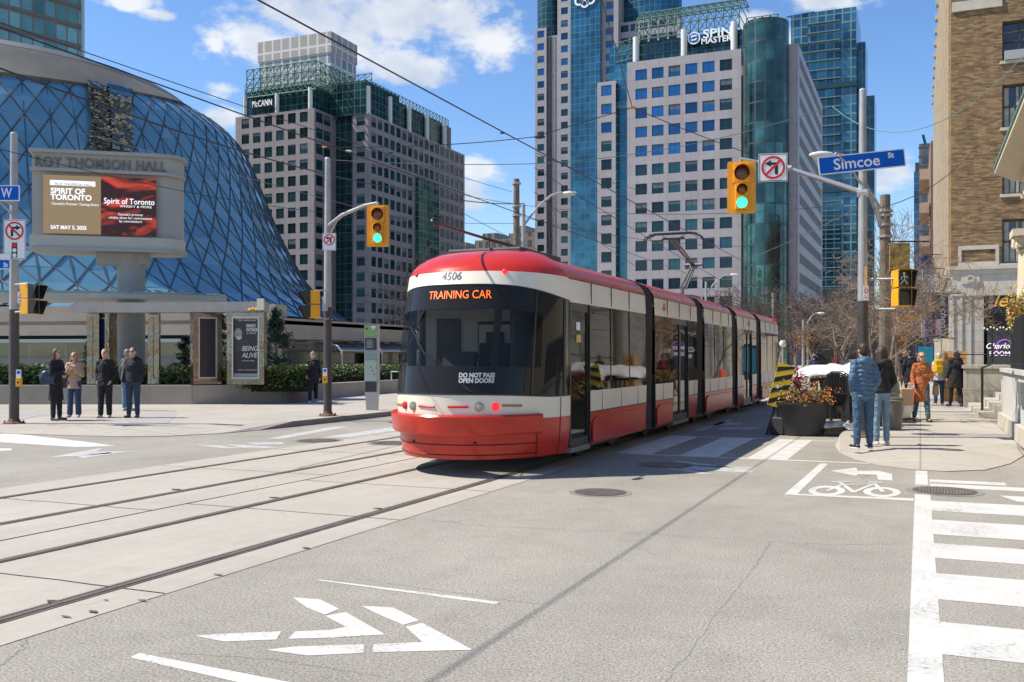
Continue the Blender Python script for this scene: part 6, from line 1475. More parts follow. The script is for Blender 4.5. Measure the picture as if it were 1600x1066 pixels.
# --- second pole, left of the tram
P2 = gr(512, 650, .13); D2 = 24.0; h2 = dep(520, D2, None, 245).z-.13
pB = pole_thing('traffic_pole', 'grey over brown signal pole left of the tram nose with a short mast arm', P2.x, P2.y, .13, h2, .105, .07, 2.75)
pc2 = Vector((P2.x, P2.y, 0)); a = pc2+UP*dep(515,D2,None,352).z; b = dep(590, 23.2, None, 317)
m = MB(); m.tube([a, a.lerp(b,.3)+UP*.12, a.lerp(b,.75)+UP*.09, b], [.06,.05,.04,.035], 8); m.tube([a-UP*.3, a.lerp(b,.2)+UP*.05], .025, 6); m.tube([b, b+UP*-.08], .05, 6); m.build('mast_arm', galv, pB, world=True)
m = MB()
for py in (454, 498): m.tube([dep(514,D2,None,py), dep(492,23.9,None,py)], .022, 6)
m.box(dep(508,23.8,None,475)+Vector((0,0,0)), (.1,.1,.35)); m.build('signal_bracket', galv, pB, world=True)
traffic_signal('yellow traffic signal showing green on the short arm left of the tram', dep(590.5, 23.0, None, 353), TH+R(2), .98)
turn_sign('no_turn_sign', 'smaller no left turn sign on the pole left of the tram', dep(514.5, 23.7, None, 375), TH+R(2), .56, 1, True)
ped_head('yellow pedestrian signal seen from the side on the pole left of the tram', dep(491, 23.9, None, 476), TH+R(-68), False, .76)
button('yellow push button box on the pole left of the tram', dep(508, 23.75, None, 588), TH)
# --- right pole with the long arm
DR = 18.0; PR = dep(1348, DR, .12)
hR = dep(1348, DR, None, 142).z-.12
pC = pole_thing('traffic_pole', 'tall grey pole with long mast arm rising behind the two people at right', PR.x, PR.y, .12, hR, .10, .062, 2.55)
a = Vector((PR.x, PR.y, dep(1345,DR,None,301).z)); b = onY(1232, 263, PR.y+.1); c = onY(1157, 248, PR.y-.0)
m = MB(); m.tube([a, a.lerp(b,.25), b, c.lerp(b,.15), c, c-UP*.06], [.055,.05,.04,.034,.034,.03], 10); m.tube([b-Vector((.06,0,0)), b+Vector((.06,0,0))], .06, 8); m.tube([a-UP*.0+Vector((-.1,0,0)), a+Vector((.1,0,0))], .09, 10); m.build('mast_arm', alum, pC, world=True)
a2 = dep(1350,DR,None,245); m = MB(); m.tube([dep(1352,DR,None,300), dep(1330,DR-.1,None,262), dep(1310,DR-.2,None,243)], .02, 6); m.tube([dep(1350,DR,None,285), dep(1375,DR+.3,None,325)], .03, 6); m.tube([dep(1368,DR+.2,None,312), dep(1376,DR+.3,None,350)], .03, 6); m.build('brace', galv, pC, world=True)
m = MB()
for py in (436, 483): m.tube([dep(1350,DR,None,py), dep(1398,DR-.3,None,py)], .022, 6)
m.build('signal_bracket', galv, pC, world=True)
m = MB(); q = dep(1352.5,DR-.12,None,442); m.box(q, (.05,.02,.62)); m.build('wooden_strip', mat('light_wood'), pC, world=True)
traffic_signal('large yellow traffic signal showing green at the end of the long mast arm', onY(1158.5, 293, PR.y-.15), TH*.6, 1.0)
turn_sign('no_turn_sign', 'large white no left turn sign beside the signal on the long mast arm', onY(1208, 262, PR.y-.2), TH*.55, .90, 1)
# street sign, slightly turned
p = dep(1346.5, DR-.15, None, 253); w = 1.62
t = street_sign('big blue Simcoe street name sign on the right pole', p, TH+R(-1), w, .335, [('Simcoe', .285, -.10, -.01, 1.05), ('St', .135, .545, .06, 1.0)])
t.rotation_euler = (0, R(-6), TH)
TM[t.name] = Matrix.Identity(4)
ped_head('pedestrian signal showing a white walking figure on the right pole', dep(1408.5, DR-.3, None, 451), TH+R(-3), True, .74)
t = thing('no_parking_sign', 'tiny white sign with red circle on the right pole', 'sign', dep(1353, DR-.15, None, 458), TH); m = MB(); m.bb(-.05,.05,-.004,.004,-.14,.14); m.build('plate', white, t); m = MB(); ringplate(m, (0,-.006,.04), (1,0,0), (0,0,1), .028, .042, .002); m.bb(-.03,.03,-.009,-.006,-.09,-.08); m.build('ring', redsign, t)
# --- cobra street lamps
def street_lamp(label, p, h, arm, z0=.12, s=1, lower=None, group='cobra-head street lamps'):
    t = thing('street_lamp', label, 'street lamp', (p[0], p[1], z0), 0, group); m = MB(); m.tube([(0,0,0), (0,0,h)], [.11*s,.07*s], 10); m.build('pole', galv, t, smooth=True)
    m = MB(); ar = Vector(arm); m.tube([(0,0,h-.8), ar*.35+UP*(h-.1), ar*.7+UP*(h+.35), ar*.93+UP*(h+.45), ar+UP*(h+.44)], .045*s, 7); m.build('arm', galv, t, smooth=True)
    m = MB(); d = ar.normalized(); e = ar+UP*(h+.42); m.ell(e+d*.2, (.33 if abs(d.x) > .7 else .16, .33 if abs(d.y) > .7 else .16, .09), 10); m.build('lamp_head', mat('lamp_grey', (.5,.5,.48), .4), t, smooth=True)
    return t
def lamp_at(label, px, pytop, D, dpx, **k):
    p = dep(px, D); h = dep(px, D, None, pytop).z-.12; q = dep(px+dpx, D); arm = q-p; arm.z = 0; return street_lamp(label, p, h, arm, **k)
lamp_at('curved street lamp above the tram roof, beside the wooden pole', 818, 320, 36, 62)
lamp_at('thin street lamp behind the pantograph, in front of the stone tower', 1103, 440, 60, 38)
lamp_at('street lamp left of the round glass corner bottom, over the bare trees', 1255, 500, 62, 22)
lamp_at('second street lamp head beside the bare trees, further right', 1262, 512, 80, 30)
# lamp attached high beside the street sign
t = thing('street_lamp', 'white cobra lamp head just left of the street name sign', 'street lamp', dep(1383, 26.3, .12), 0, 'cobra-head street lamps')
p = dep(1383, 26.3); h = dep(1383, 26, None, 302).z
m = MB(); m.tube([(p.x,p.y,.12), (p.x,p.y,h)], [.17,.135], 12); m.build('pole', mat('old_wood_pole', (.16,.13,.10), .85, vary=.3, scale=4, bump=.4), t, world=True)
m = MB(); m.tube([dep(1376,26,None,355), dep(1352,25.6,None,285), dep(1330,25.4,None,246), dep(1305,25.2,None,240)], .04, 7); m.build('arm', galv, t, world=True, smooth=True)
e = dep(1284, 25.0, None, 242); m = MB(); Mr = Matrix.Rotation(TH, 3, 'Z'); m.ell(e, (.34,.15,.09), 12, 0, Mr); m.ell(e-UP*.06, (.22,.12,.08), 10, 0, Mr); m.build('lamp_head', mat('lamp_pale', (.62,.61,.56), .35), t, world=True, smooth=True)
m = MB(); 
for py in (330, 337, 352, 370): q = dep(1383,26.3,None,py); m.lathe([(.20,-.03), (.20,.03)], 12, q)
m.build('pole_band', galv, t, world=True)
# wooden utility pole above tram
p = dep(807, 42); h = dep(807, 42, None, 280).z; t = thing('utility_pole', 'weathered round pole rising behind the tram roof', 'utility pole', (p.x, p.y, .13)); m = MB(); m.tube([(0,0,0), (0,0,h-.13)], [.19,.13], 12); m.build('pole', mat('old_wood_pole'), t, smooth=True)
for z in (h-.2,h-1.2,h-1.6): m = MB(); m.lathe([(.2,z-.16), (.2,z-.08)], 12); m.build('pole_band', galv, t)
for px, pyt, D in ((1208,462,85), (1204+24,540,0)):
    if D: p = dep(px, D); h = dep(px, D, None, pyt).z; t = thing('lamp_post', 'short pale post between the tram end and the trees', 'post', (p.x, p.y, .13)); m = MB(); m.tube([(0,0,0), (0,0,h)], .12, 8); m.build('pole', galv, t); m = MB(); m.ell((0,0,h), (.16,.16,.08), 8); m.build('cap', galv, t)
p = dep(1223, 70); t = thing('globe_lamp', 'small white globe lamp on a slim post beyond the tram end', 'street lamp', (p.x, p.y, .12)); m = MB(); h = dep(1223,70,None,540).z; m.tube([(0,0,0), (0,0,h)], .07, 8); m.build('post', galv, t); m = MB(); m.ell((0,0,h), (.25,.25,.28), 10); m.build('globe', white, t, smooth=True)
# info pillar
p = gr(581, 641, .13); t = thing('info_pillar', 'tall slim wayfinding pillar with green top and maps near the tram', 'info pillar', (p.x, p.y, .13), TH)
h = 2.38; m = MB(); m.plate((0,.10,0), (1,0,0), (0,0,1), [(-.15,0), (.17,0), (.21,.7), (.21,h), (-.20,h), (-.20,.7)], .16); o = m.build('body', mat('pillar_grey', (.46,.43,.38), .4), t)
m = MB(); m.bb(-.20,.15,-.095,-.0625,h-.32,h-.01,0); m.plate((0,-.0965,0), (1,0,0), (0,0,1), [(-.02,h-.02), (.05,h-.14), (.145,h-.02)], .002, 1); m.plate((-.13,-.0965,h-.1), (1,0,0), (0,0,1), circ(.035,14), .002, 2); m.build('green_header', [mat('header_green', (.26,.42,.13), .5), white, mat('dark_green', (.05,.12,.04), .5)], t)
m = MB(); z = h-.36
for dz, mi in ((.34,0), (.28,1), (.60,2), (.30,0)): m.bb(-.18,.14,-.085,-.0625,z-dz+.015,z,mi); z -= dz
for i in range(7): m.bb(-.14,.02+.02*(i % 3),-.0875,-.0855,h-.42-i*.035,h-.405-i*.035,3)
for i in range(3): m.bb(-.04+i*.05,-.01+i*.05,-.0875,-.0855,h-1.2-i*.1,h-1.15-i*.1,4)
o = m.build('map_panel', [mat('panel_dark', (.03,.035,.04), .3), mat('panel_mix', (.25,.36,.33), .4), mat('panel_map', (.42,.50,.42), .4), mat('panel_text', (.4,.4,.4), .5), mat('dark_green')], t)

# ================================================================ overhead wires
wm = mat('wire_black', (.02,.02,.022), .5); wl = mat('wire_grey', (.22,.22,.22), .4, .6)
def wire(label, a, b, sag=.1, r=.012, m_=None, name='overhead_wire', k=12, cat='wire'):
    a, b = Vector(a), Vector(b); o = thing(name, label, cat, a); m = MB(); m.tube([a.lerp(b, i/k)-UP*(4*sag*(i/k)*(1-i/k)) for i in range(k+1)], r, 5); m.build('cable', m_ or wm, o, world=True); return o
def insul(o, p, col=None, s=1, d=None):
    m = MB(); d = d or Vector((CO,SI,0)); m.tube([p-d*.14*s, p-d*.07*s, p, p+d*.07*s, p+d*.14*s], [.02*s,.045*s,.05*s,.045*s,.02*s], 8); m.build('insulator', col or mat('insulator_orange', (.55,.20,.03), .4), o, world=True)
wire('trolley wire above the near track, running over the tram', (TX,-20,5.10), (TX,120,5.10), 0, .010, k=2)
wire('trolley wire above the far track', (-8.95,-20,5.10), (-8.95,120,5.10), 0, .010, k=2)
sp = dep(520, 24.0, None, 250)
bz = onX(1600, 88, 1.9)
o = wire('pale span wire from the pole left of the tram to the right-hand buildings', sp, dep(835,26,None,256), .06, .010, wl)
o2 = wire('greenish span wire descending from the right buildings towards the tower', dep(835,26,None,256), dep(1300,27,None,166), .3, .010, mat('wire_green', (.10,.24,.22), .5)); 
wire('green span wire end fixed to the brick building', dep(1300,27,None,166), onX(1599,88,1.9), 1.1, .010, mat('wire_green'))
o = wire('span wire with orange insulators across the mauve block', dep(496,24,None,229), dep(835,24,None,214), .1, .011); insul(o, dep(507,24,None,230), s=.5); insul(o, dep(545,24,None,236), mat('insulator_pale', (.5,.46,.38), .4), .6); 
for q in ((610,243), (785,212)): insul(o, dep(q[0],24,None,q[1]-4), wm, .5)
o = wire('cross wire meeting at the orange insulator before the tower', dep(835,24,None,214), dep(988,24,None,168), .0, .011); insul(o, dep(988,24,None,168), s=.7); insul(o, dep(843,24,None,214), wm, 1)
wire('cross wire from the orange insulator down behind the right signal', dep(988,24,None,168), dep(1200,26,None,250), .05, .011)
wire('wire rising from the orange insulator out of the top of the photo', dep(988,24,None,168), dep(935,18,None,-20), .0, .011)
wire('thick feeder cable sweeping across the hall roof and both signals', dep(-30,14,None,96), dep(640,30,None,298), .25, .016); wire('thick feeder cable from above the left signal to the round pole', dep(640,30,None,298), dep(820,41,None,318), .15, .018)
wire('thin pale wire crossing the hall glass above the sign', dep(-30,20,None,165), dep(560,34,None,325), .0, .009, wl)
wire('low wire passing over the hall sign lettering', dep(-20,20,None,228), dep(640,34,None,340), .35, .009)
wire('upper wire along the hall rim towards the mauve block', dep(-30,16,None,25), dep(800,40,None,300), .1, .010)
wire('span wire low across the stone tower', dep(700,34,None,300), dep(1340,24,None,318), .5, .009); wire('span wire between lamp and lower tower windows', dep(820,38,None,340), dep(1180,40,None,385), .3, .010); 
wire('thin wire above the tram roof left of the pole', dep(640,40,None,345), dep(810,42,None,349), .05, .010)
wire('wire from right pole to the brick building, mid height', dep(1350,18,None,330), onX(1530,225,1.55), .35, .009); wire('pale wire from the right pole towards the stone tower', dep(1345,18,None,322), dep(1180,30,None,400), .05, .010, wl)
for k, (a, b, c_, d) in enumerate(((835,262,1185,470), (835,300,1000,420), (840,240,1010,300), (640,285,840,390))): wire(('descending catenary wire in front of the stone tower', 'lower descending wire over the tram roof', 'short diagonal pull-off wire left of the tower', 'diagonal wire between mauve block and round pole')[k], dep(a,26,None,b), dep(c_,38,None,d), .1, .009)
# ================================================================ street-side things at right
potm = mat('pot_plastic', (.035,.037,.04), .5, vary=.12, scale=2, fine=.05)
def planter(label, p, r, h, z0, seed, flowers=True):
    random.seed(seed); t = thing('planter', label, 'planter', (p.x, p.y, z0))
    m = MB(); m.lathe([(r*.80,0), (r*.84,.05), (r*.97,h-.08), (r,h-.06), (r,h), (r*.93,h), (r*.9,h-.1), (.01,h-.1)], 28); m.build('pot', potm, t, smooth=True)
    m = MB(); m.lathe([(r*.88,h-.095), (r*.5,h-.03), (.01,h)], 16); m.build('soil', mat('soil', (.06,.04,.025), .95), t)
    cols = [mat('dry_straw', (.42,.27,.09), .8), mat('dry_orange', (.45,.17,.04), .8), mat('olive_leaf', (.22,.24,.06), .7), mat('crimson_leaf', (.28,.012,.03), .6), mat('twig_brown', (.16,.08,.04), .9), mat('green_leaf', (.10,.17,.03), .7)]
    m = MB()
    for i in range(95):
        a = random.uniform(0, 6.28); r0 = r*.75*random.random()**.5; b = Vector((r0*math.cos(a), r0*math.sin(a), h-.05)); L_ = random.uniform(.25,.72); out = Vector((math.cos(a), math.sin(a), 0))*(r0/r)
        k = random.choice((0,0,1,1,2,2,4,5)); e = b+out*L_*.9+UP*L_*random.uniform(.35,.95); mid = b.lerp(e,.5)+UP*.08; 
        if r0 > r*.5: e.z -= random.uniform(0,.35)
        m.tube([b, mid, e], [.007,.005,.002], 3, 4, False)
        for _ in range(16):
            q = b.lerp(mid, random.random()) if random.random() < .35 else mid.lerp(e, random.random()); leaf(m, q+Vector((random.uniform(-.05,.05), random.uniform(-.05,.05), random.uniform(-.04,.05))), random.uniform(.018,.05), k)
    for i in range(14):
        a = random.uniform(0,6.28); b = Vector((.2*math.cos(a)*r-.02, .2*math.sin(a)*r, h)); 
        e = b+Vector((random.uniform(-.12,.12), random.uniform(-.1,.1), random.uniform(.45,.75))); m.tube([b, e], [.008,.003], 3, 3, False)
        for _ in range(26): leaf(m, b.lerp(e, random.uniform(.35,1))+Vector((random.uniform(-.04,.04), random.uniform(-.04,.04), 0)), .035, 3)
    m.build('foliage', cols, t, weld=False); return t
pp = gr(1243, 684); pp = Vector((-2.28, 20.75, 0))
planter('round black planter with dry orange and crimson plants beside the hazard board', pp, .54, .68, .01, 3)
# hazard board
t = thing('hazard_board', 'yellow board with black diagonal stripes leaning beside the black planter', 'hazard sign', (-2.92, 20.40, .01), TH*.4)
t.rotation_euler = (R(-4), R(16), TH*.8)
m = MB(); m.bb(-.17,.17,-.01,.01,.60,1.52); m.build('board', mat('hazard_yellow', (.78,.50,.01), .45), t)
m = MB()
for k in range(4):
    z = .62+k*.23; 
    pl = [(-.17,z), (.17,z+.17 if k < 3 else .15+z), (.17,min(z+.28,1.52)), (-.17,z+.11)]; m.plate((0,-.0105,0), (1,0,0), (0,0,1), pl, .002)
m.build('stripes', blackm, t)
m = MB(); m.plate((-.06,-.0135,1.02), (1,0,0), (0,0,1), circ(.045,5), .001); m.plate((.09,-.0135,.92), (1,0,0), (0,0,1), circ(.025,4), .001); m.build('torn_sticker', white, t)
m = MB(); m.bb(-.03,.03,.011,.05,0,1.4); m.build('post', blackm, t)
# concrete block/skid behind the pot
t = thing('rubber_base', 'dark angular base slab standing against the left of the black planter', 'base', (-2.9, 20.6, .01)); m = MB(); m.prism([(.02,-.12), (.3,-.2), (.3,.5), (-.0,.5)], 0, .36); m.build('block', potm, t, bevel=.02)
# terrace platform (patio deck) and stacks
t = thing('patio_deck', 'low wooden patio deck carrying the stacked chairs behind the planter', 'deck', (-1.7, 22, .01)); m = MB(); 
for i in range(16): m.bb(-2.3,-1.46,20.9+i*.5,21.38+i*.5,.10,.16)
m.bb(-2.32,-1.46,20.85,29,.01,.099); m.build('boards', mat('deck_wood', (.30,.24,.17), .85, vary=.25, scale=3), t, world=True)
chm = mat('chair_black', (.03,.03,.032), .4)
def chair():
    t = thing('stacking_chair', 'black metal cafe chair', 'chair', (0,0,0), 0, 'black chairs stacked on the patio deck')
    m = MB(); m.box((0,0,.45), (.40,.40,.025)); m.build('seat', chm, t)
    m = MB(); m.tube([(-.2,.19,.45), (-.2,.25,.85), (-.12,.27,.90), (.12,.27,.90), (.2,.25,.85), (.2,.19,.45)], .012, 5)
    for i in range(6): x = -.15+i*.06; m.tube([(x,.2,.45), (x,.262,.88)], .008, 4)
    m.build('backrest', chm, t)
    for x in (-.19,.19):
        for y in (-.18,.18): m = MB(); m.tube([(x,y,.45), (x*1.15,y*1.2,0)], .012, 5); m.build('leg', chm, t)
    return t
c0 = chair(); used = False
random.seed(12)
for sx, sy, n, rz, nm in ((-1.62,21.35,7,R(165),'front stack nearest the planter'), (-1.10,21.2,5,R(172),'stack at the left hip of the blue jacket'), (-1.72,22.5,6,R(160),'second stack under the white sheet'), (-1.15,22.3,6,R(178),'stack behind the blue jacket'), (-1.7,23.6,5,R(170),'rearmost stack')):
    for k in range(n):
        loc = (sx+.02*k, sy-.04*k, .165+k*.042); lb = 'black cafe chair number %s up in the %s' % (('one','two','three','four','five','six','seven')[k], nm)
        lb = ('lowest chair of the %s' if k == 0 else 'top chair of the %s' if k == n-1 else ('second','third','fourth','fifth','sixth')[k-1]+' chair from the bottom in the %s') % nm
        if not used: c0.location = loc; c0.rotation_euler = (0,0,rz); c0['label'] = lb; used = True
        else: dup(c0, loc, rz, lb)
# black curved chair-back bundle with white sheets on it
def cloth(label, c, s, seed, z):
    random.seed(seed); m = MB(); n = 22; vs = []
    for i in range(n+1):
        for j in range(n+1):
            x, y = (i/n-.5)*2, (j/n-.5)*2; rr = max(0, 1-(abs(x)**3+abs(y)**3)*.95); zz = s[2]*rr**.5+.07*mnoise.noise(Vector((x*2.5, y*2.5, seed)))+.03*mnoise.noise(Vector((x*7, y*7, seed)))
            vs.append((x*s[0]*(1+.08*mnoise.noise(Vector((y*3, seed, 0)))), y*s[1], max(zz, -.02)))
    m.add(vs, [(i*(n+1)+j, (i+1)*(n+1)+j, (i+1)*(n+1)+j+1, i*(n+1)+j+1) for i in range(n) for j in range(n)])
    o = m.build('plastic_sheet', mat('white_sheet', (.62,.62,.60), .45, vary=.05), smooth=True, sharp=180); o.location = (c[0], c[1], z); tag(o, label, 'sheet', 'white plastic sheets over the patio furniture'); sf = o.modifiers.new('s','SOLIDIFY'); sf.thickness = .01; return o
cloth('big white plastic sheet draped over the rear chair stacks, left part', (-2.05,24.6), (.75,1.0,.30), 3, 1.12)
cloth('white plastic sheet draped over the stack right beside the blue jacket', (-1.35,24.1), (.55,.9,.38), 8, 1.10)
cloth('crumpled white plastic bag on the edge of the patio deck', (-1.62,20.95), (.38,.30,.10), 5, .17)
t = thing('parcel_rack', 'black slatted rack standing under the white sheets', 'rack', (-1.6, 24.4, .16)); m = MB()
for i in range(14): m.bb(-2.4+i*.12,-2.36+i*.12,23.75,23.79,.17,1.10)
m.bb(-2.42,-.76,23.7,25.3,1.06,1.10); m.bb(-2.42,-.76,23.85,25.3,.17,.3); m.build('frame', chm, t, world=True)
planter('dark planter with tall dry straw-coloured grass behind the white sheets', Vector((-2.1,28.5,0)), .55, .85, .1, 8)
# waste bins
def bin_(label, p, r, h, lid, col):
    t = thing('waste_bin', label, 'bin', (p[0], p[1], .12)); m = MB(); m.lathe([(r*.8,0), (r*.82,.03), (r,h), (r*1.06,h+.005), (r*1.06,h+.04), (r*.9,h+.045)], 20); m.build('body', col, t, smooth=True)
    if lid: m = MB(); m.lathe([(r*1.02,h+.045), (r*.95,h+.2), (r*.6,h+.34), (.01,h+.38)], 18); m.build('lid', col, t, smooth=True)
    m = MB(); m.lathe([(r*1.07,h-.03), (r*1.1,h-.01), (r*1.07,h)], 20); m.build('rim', mat('bin_rim', (.25,.22,.08), .5), t)
q = gr(1398, 672, .12); bin_('grey tapered waste bin right of the woman in light jeans', (q.x-.05, q.y+.1), .22, .62, False, mat('bin_grey', (.13,.125,.115), .5, vary=.15))
q = gr(1394, 672, .12); bin_('domed green grey bin behind the tapered bin', (q.x-.15, q.y+1.5), .27, .72, True, mat('bin_green', (.14,.15,.13), .45, vary=.2))
t = thing('sandwich_board', 'white sandwich board standing on the pavement left of the orange coat', 'sign', (-.35, 24.9, .12), R(70)); m = MB(); m.box((0,-.12,.45), (.55,.02,.92), rx=.2); m.box((0,.12,.45), (.55,.02,.92), rx=-.2); m.build('panel', white, t); m = MB(); m.box((0,0,.03), (.5,.3,.02)); m.build('base', blackm, t)
# banners and shop signs on the brick building side
def banner(label, p, w, h, m_, bodies=(), rz=TH, arm=True, group=None):
    t = thing('hanging_sign', label, 'hanging sign', p, rz, group); m = MB(); m.bb(-w/2,w/2,-.03,.03,-h/2,h/2); m.build('panel', m_, t)
    m = MB(); m.tube([(-w/2,0,h/2+.04), (w/2+.5,0,h/2+.04)], .02, 5); m.tube([(-w/2,0,-h/2-.02), (w/2+.3,0,-h/2-.02)], .015, 5); m.build('bracket', blackm, t)
    for s_, size, x, z, col, r, u, sx, shr in bodies: text(s_, size, col, t, (x,-.034,z), r, u, .002, .004, world=False, sx=sx, shear=shr)
    return t
X1, Z1, nX = (1,0,0), (0,0,1), (-1,0,0)
Dn = 38; ivory = mat('sign_ivory', (.60,.56,.45), .5)
s_ = Dn/F
t = banner('dark restaurant banner with vertical script lettering and pink stamp on the brick building', dep(1468.5, Dn, None, 494), 26*s_, 68*s_, mat('banner_dark', (.05,.045,.042), .6), [('lee chen', .40, .13, .22, ivory, (0,0,-1), (1,0,0), 1.0, .25)])
m = MB(); m.bb(-.18,.05,-.04,-.031,-.75,-.12); m.build('stamp', mat('sign_pink'), t)
m = MB()
for i in range(3): m.bb(-.13,0,-.043,-.041,-.28-i*.19,-.25-i*.19); m.bb(-.08,-.05,-.043,-.041,-.34-i*.19,-.20-i*.19)
m.build('stamp_marks', ivory, t)
banner('blue narrow hanging sign left of the dark restaurant banner', dep(1451, 42, None, 513), 10*42/F, 40*42/F, mat('sign_deepblue', (.01,.03,.16), .5))
banner('pale hanging sign strip left of the blue one', dep(1444, 43, None, 509), 8*43/F, 36*43/F, mat('sign_pale', (.45,.50,.48), .5))
t = banner('white hanging sign with teal top above the pedestrian signal', dep(1450, 46, None, 439), 18*46/F, 36*46/F, mat('sign_pale2', (.50,.53,.53), .5)); m = MB(); m.bb(-.27,.27,-.045,-.031,.27,.52); m.build('teal_band', mat('teal', (.01,.30,.36), .5), t)
banner('dark blue small sign above the teal topped sign', dep(1448, 48, None, 408), 16*48/F, 18*48/F, mat('sign_navy', (.015,.025,.10), .5))
banner('grey blue translucent hanging sign behind the pedestrian signal', dep(1428, 44, None, 452), 18*44/F, 46*44/F, mat('sign_slate', (.14,.18,.22), .3))
t = thing('marquee', 'theatre-like marquee with purple and yellow lettering far down the pavement', 'marquee', dep(1422, 60, None, 500), TH); w = 40*60/F; sc = 60/F
m = MB(); m.bb(-w/2,w/2,0,3,-.85,.5); m.build('front_panel', mat('marquee_purple', (.22,.15,.19), .6, vary=.4, scale=3), t); m = MB(); m.bb(-w/2-.05,w/2-.3,-.05,-.005,.55,2.3); m.build('upper_panel', mat('marquee_beige', (.38,.33,.26), .6, vary=.2), t)
text('SILVER\nPALACE', .5, mat('marquee_yellow', (.60,.42,.06), .5), t, (.15,-.01,.05), X1, Z1, .01, .02, world=False) if False else text('CINEMA', .42, mat('marquee_yellow', (.60,.42,.06), .5), t, (.1,-.01,.1), X1, Z1, .01, .02, world=False, sx=.85)
m = MB(); ringplate(m, (0,-.056,1.75), X1, Z1, .2, .33, .01); m.bb(-.03,.03,-.07,-.056,1.5,2.0); m.build('red_logo', mat('logo_red', (.35,.03,.08), .5), t)
t = banner('gold and brown patterned square banner above the pedestrian signal', dep(1405.5, 24, None, 402), 31*24/F, 44*24/F, mat('gold_banner', (.40,.28,.07), .6, vary=.9, scale=5, fine=.5), rz=TH)
t = thing('street_poster_box', 'dark blue poster stand with teal poster beyond the walkers', 'poster stand', dep(1445, 55, .12), TH); m = MB(); m.bb(-.5,.5,-.1,.1,.1,2.3); m.build('body', mat('sign_navy'), t); m = MB(); m.bb(-.42,.42,-.12,-.101,.6,2.1); m.build('poster', mat('teal'), t)
t = thing('orange_barrel', 'orange traffic barrel behind the bare tree trunk', 'barrel', dep(1387, 40, .12)); m = MB(); m.lathe([(.2,0), (.18,.1), (.14,.95), (.12,1.0)], 14); m.build('body', mat('cone_orange', (.75,.10,.01), .5), t, smooth=True); m = MB(); m.lathe([(.172,.4), (.164,.55)], 14); m.build('band', white, t)
# dark block closing the street behind the walkers
t = thing('shop_awning', 'dark shop front and awning far along the right pavement', 'shop front', dep(1425, 75, .12), TH); m = MB(); m.bb(-1.6,1.5,0,2,0,3.1); m.build('front', mat('shop_dark'), t); m = MB(); m.bb(-1.7,1.6,-.8,-.01,3.11,3.5); m.build('awning', mat('awning_brown', (.10,.07,.055), .7), t)

# ================================================================ trees
barkm = mat('bark_grey', (.20,.155,.12), .9, vary=.3, scale=6, bump=.4); twigm = mat('twig_tan', (.25,.185,.135), .85, vary=.2); twigd = mat('twig_dark', (.07,.052,.042), .9, vary=.3)
def tree_mesh(seed, h, spread, trunk_h, depth=4, r=.12, lean=.0, up=.5, nb=3, rmin=.004):
    random.seed(seed); tr = MB(); br = MB()
    def grow(p, d, L_, r, lv, mb):
        k = 4 if lv else 5; pts = [p]; q = p; dd = d.copy()
        for i in range(k):
            dd = (dd+Vector((random.uniform(-1,1), random.uniform(-1,1), random.uniform(-.5,.7)))*.16).normalized(); q = q+dd*L_/k; pts.append(q)
        mb.tube(pts, [max(rmin, r*(1-.55*i/k)) for i in range(k+1)], 8 if lv == 0 else (5 if lv < 2 else 3), cap=False)
        if lv >= depth: return
        n = nb+(2 if lv == 0 else 0)+(1 if lv == 1 else 0)
        for j in range(n):
            f = random.uniform(.35,1.0) if lv else random.uniform(.55,1); idx = f*k; i = min(int(idx), k-1); b = pts[i].lerp(pts[i+1], idx-i)
            side = dd.orthogonal().normalized(); side = Matrix.Rotation(random.uniform(0, 6.28), 3, dd) @ side
            nd = (dd*random.uniform(.35,.8)+side*random.uniform(.6,1.0)*spread+UP*up*.35).normalized()
            grow(b, nd, L_*random.uniform(.5,.75) if lv else h*random.uniform(.32,.45), r*(1-.5*f)*random.uniform(.45,.65), lv+1, br)
    tr_d = Vector((lean,0,1)).normalized(); grow(Vector((0,0,0)), tr_d, trunk_h, r, 0, tr)
    return tr, br
def tree(name, label, p, seed, h, spread=1, trunk_h=2.5, depth=4, r=.10, m1=barkm, m2=twigm, group=None, lean=0, nb=3, z0=.12, rmin=.004):
    tr, br = tree_mesh(seed, h, spread, trunk_h, depth, r, lean, nb=nb, rmin=rmin); t = thing(name, label, 'tree', (p[0], p[1], z0), 0, group); tr.build('trunk', m1, t, smooth=True, weld=False); br.build('branches', m2, t, weld=False); return t
def dpt(px, D): q = dep(px, D); return (q.x, q.y)
gt = 'bare street trees'
tree('bare_tree', 'nearest bare tree with pale twigs, trunk just right of the signal pole', dpt(1388,24), 41, 3.6, 1.1, 2.4, 5, .065, group=gt, nb=4, rmin=.0045)
tree('bare_tree', 'bare pale tree reaching right across the brick building corner', dpt(1404,30), 44, 4.6, 1.2, 2.8, 5, .07, group=gt, lean=.12, nb=3, rmin=.0055)
tree('bare_tree', 'bare tree with spreading twigs left of the signal pole over the sheets', dpt(1335,34), 47, 4.0, 1.3, 2.0, 5, .07, group=gt, lean=-.1, nb=3, rmin=.006)
tree('bare_tree', 'slim bare sapling behind the woman in light jeans', dpt(1375,29), 49, 3.8, .8, 2.4, 4, .05, group=gt)
T1 = tree('bare_tree', 'dark bare tree in front of the round glass corner base', dpt(1190,95), 52, 10.5, 1.2, 3.5, 5, .20, m2=twigd, group=gt, nb=3, rmin=.016)
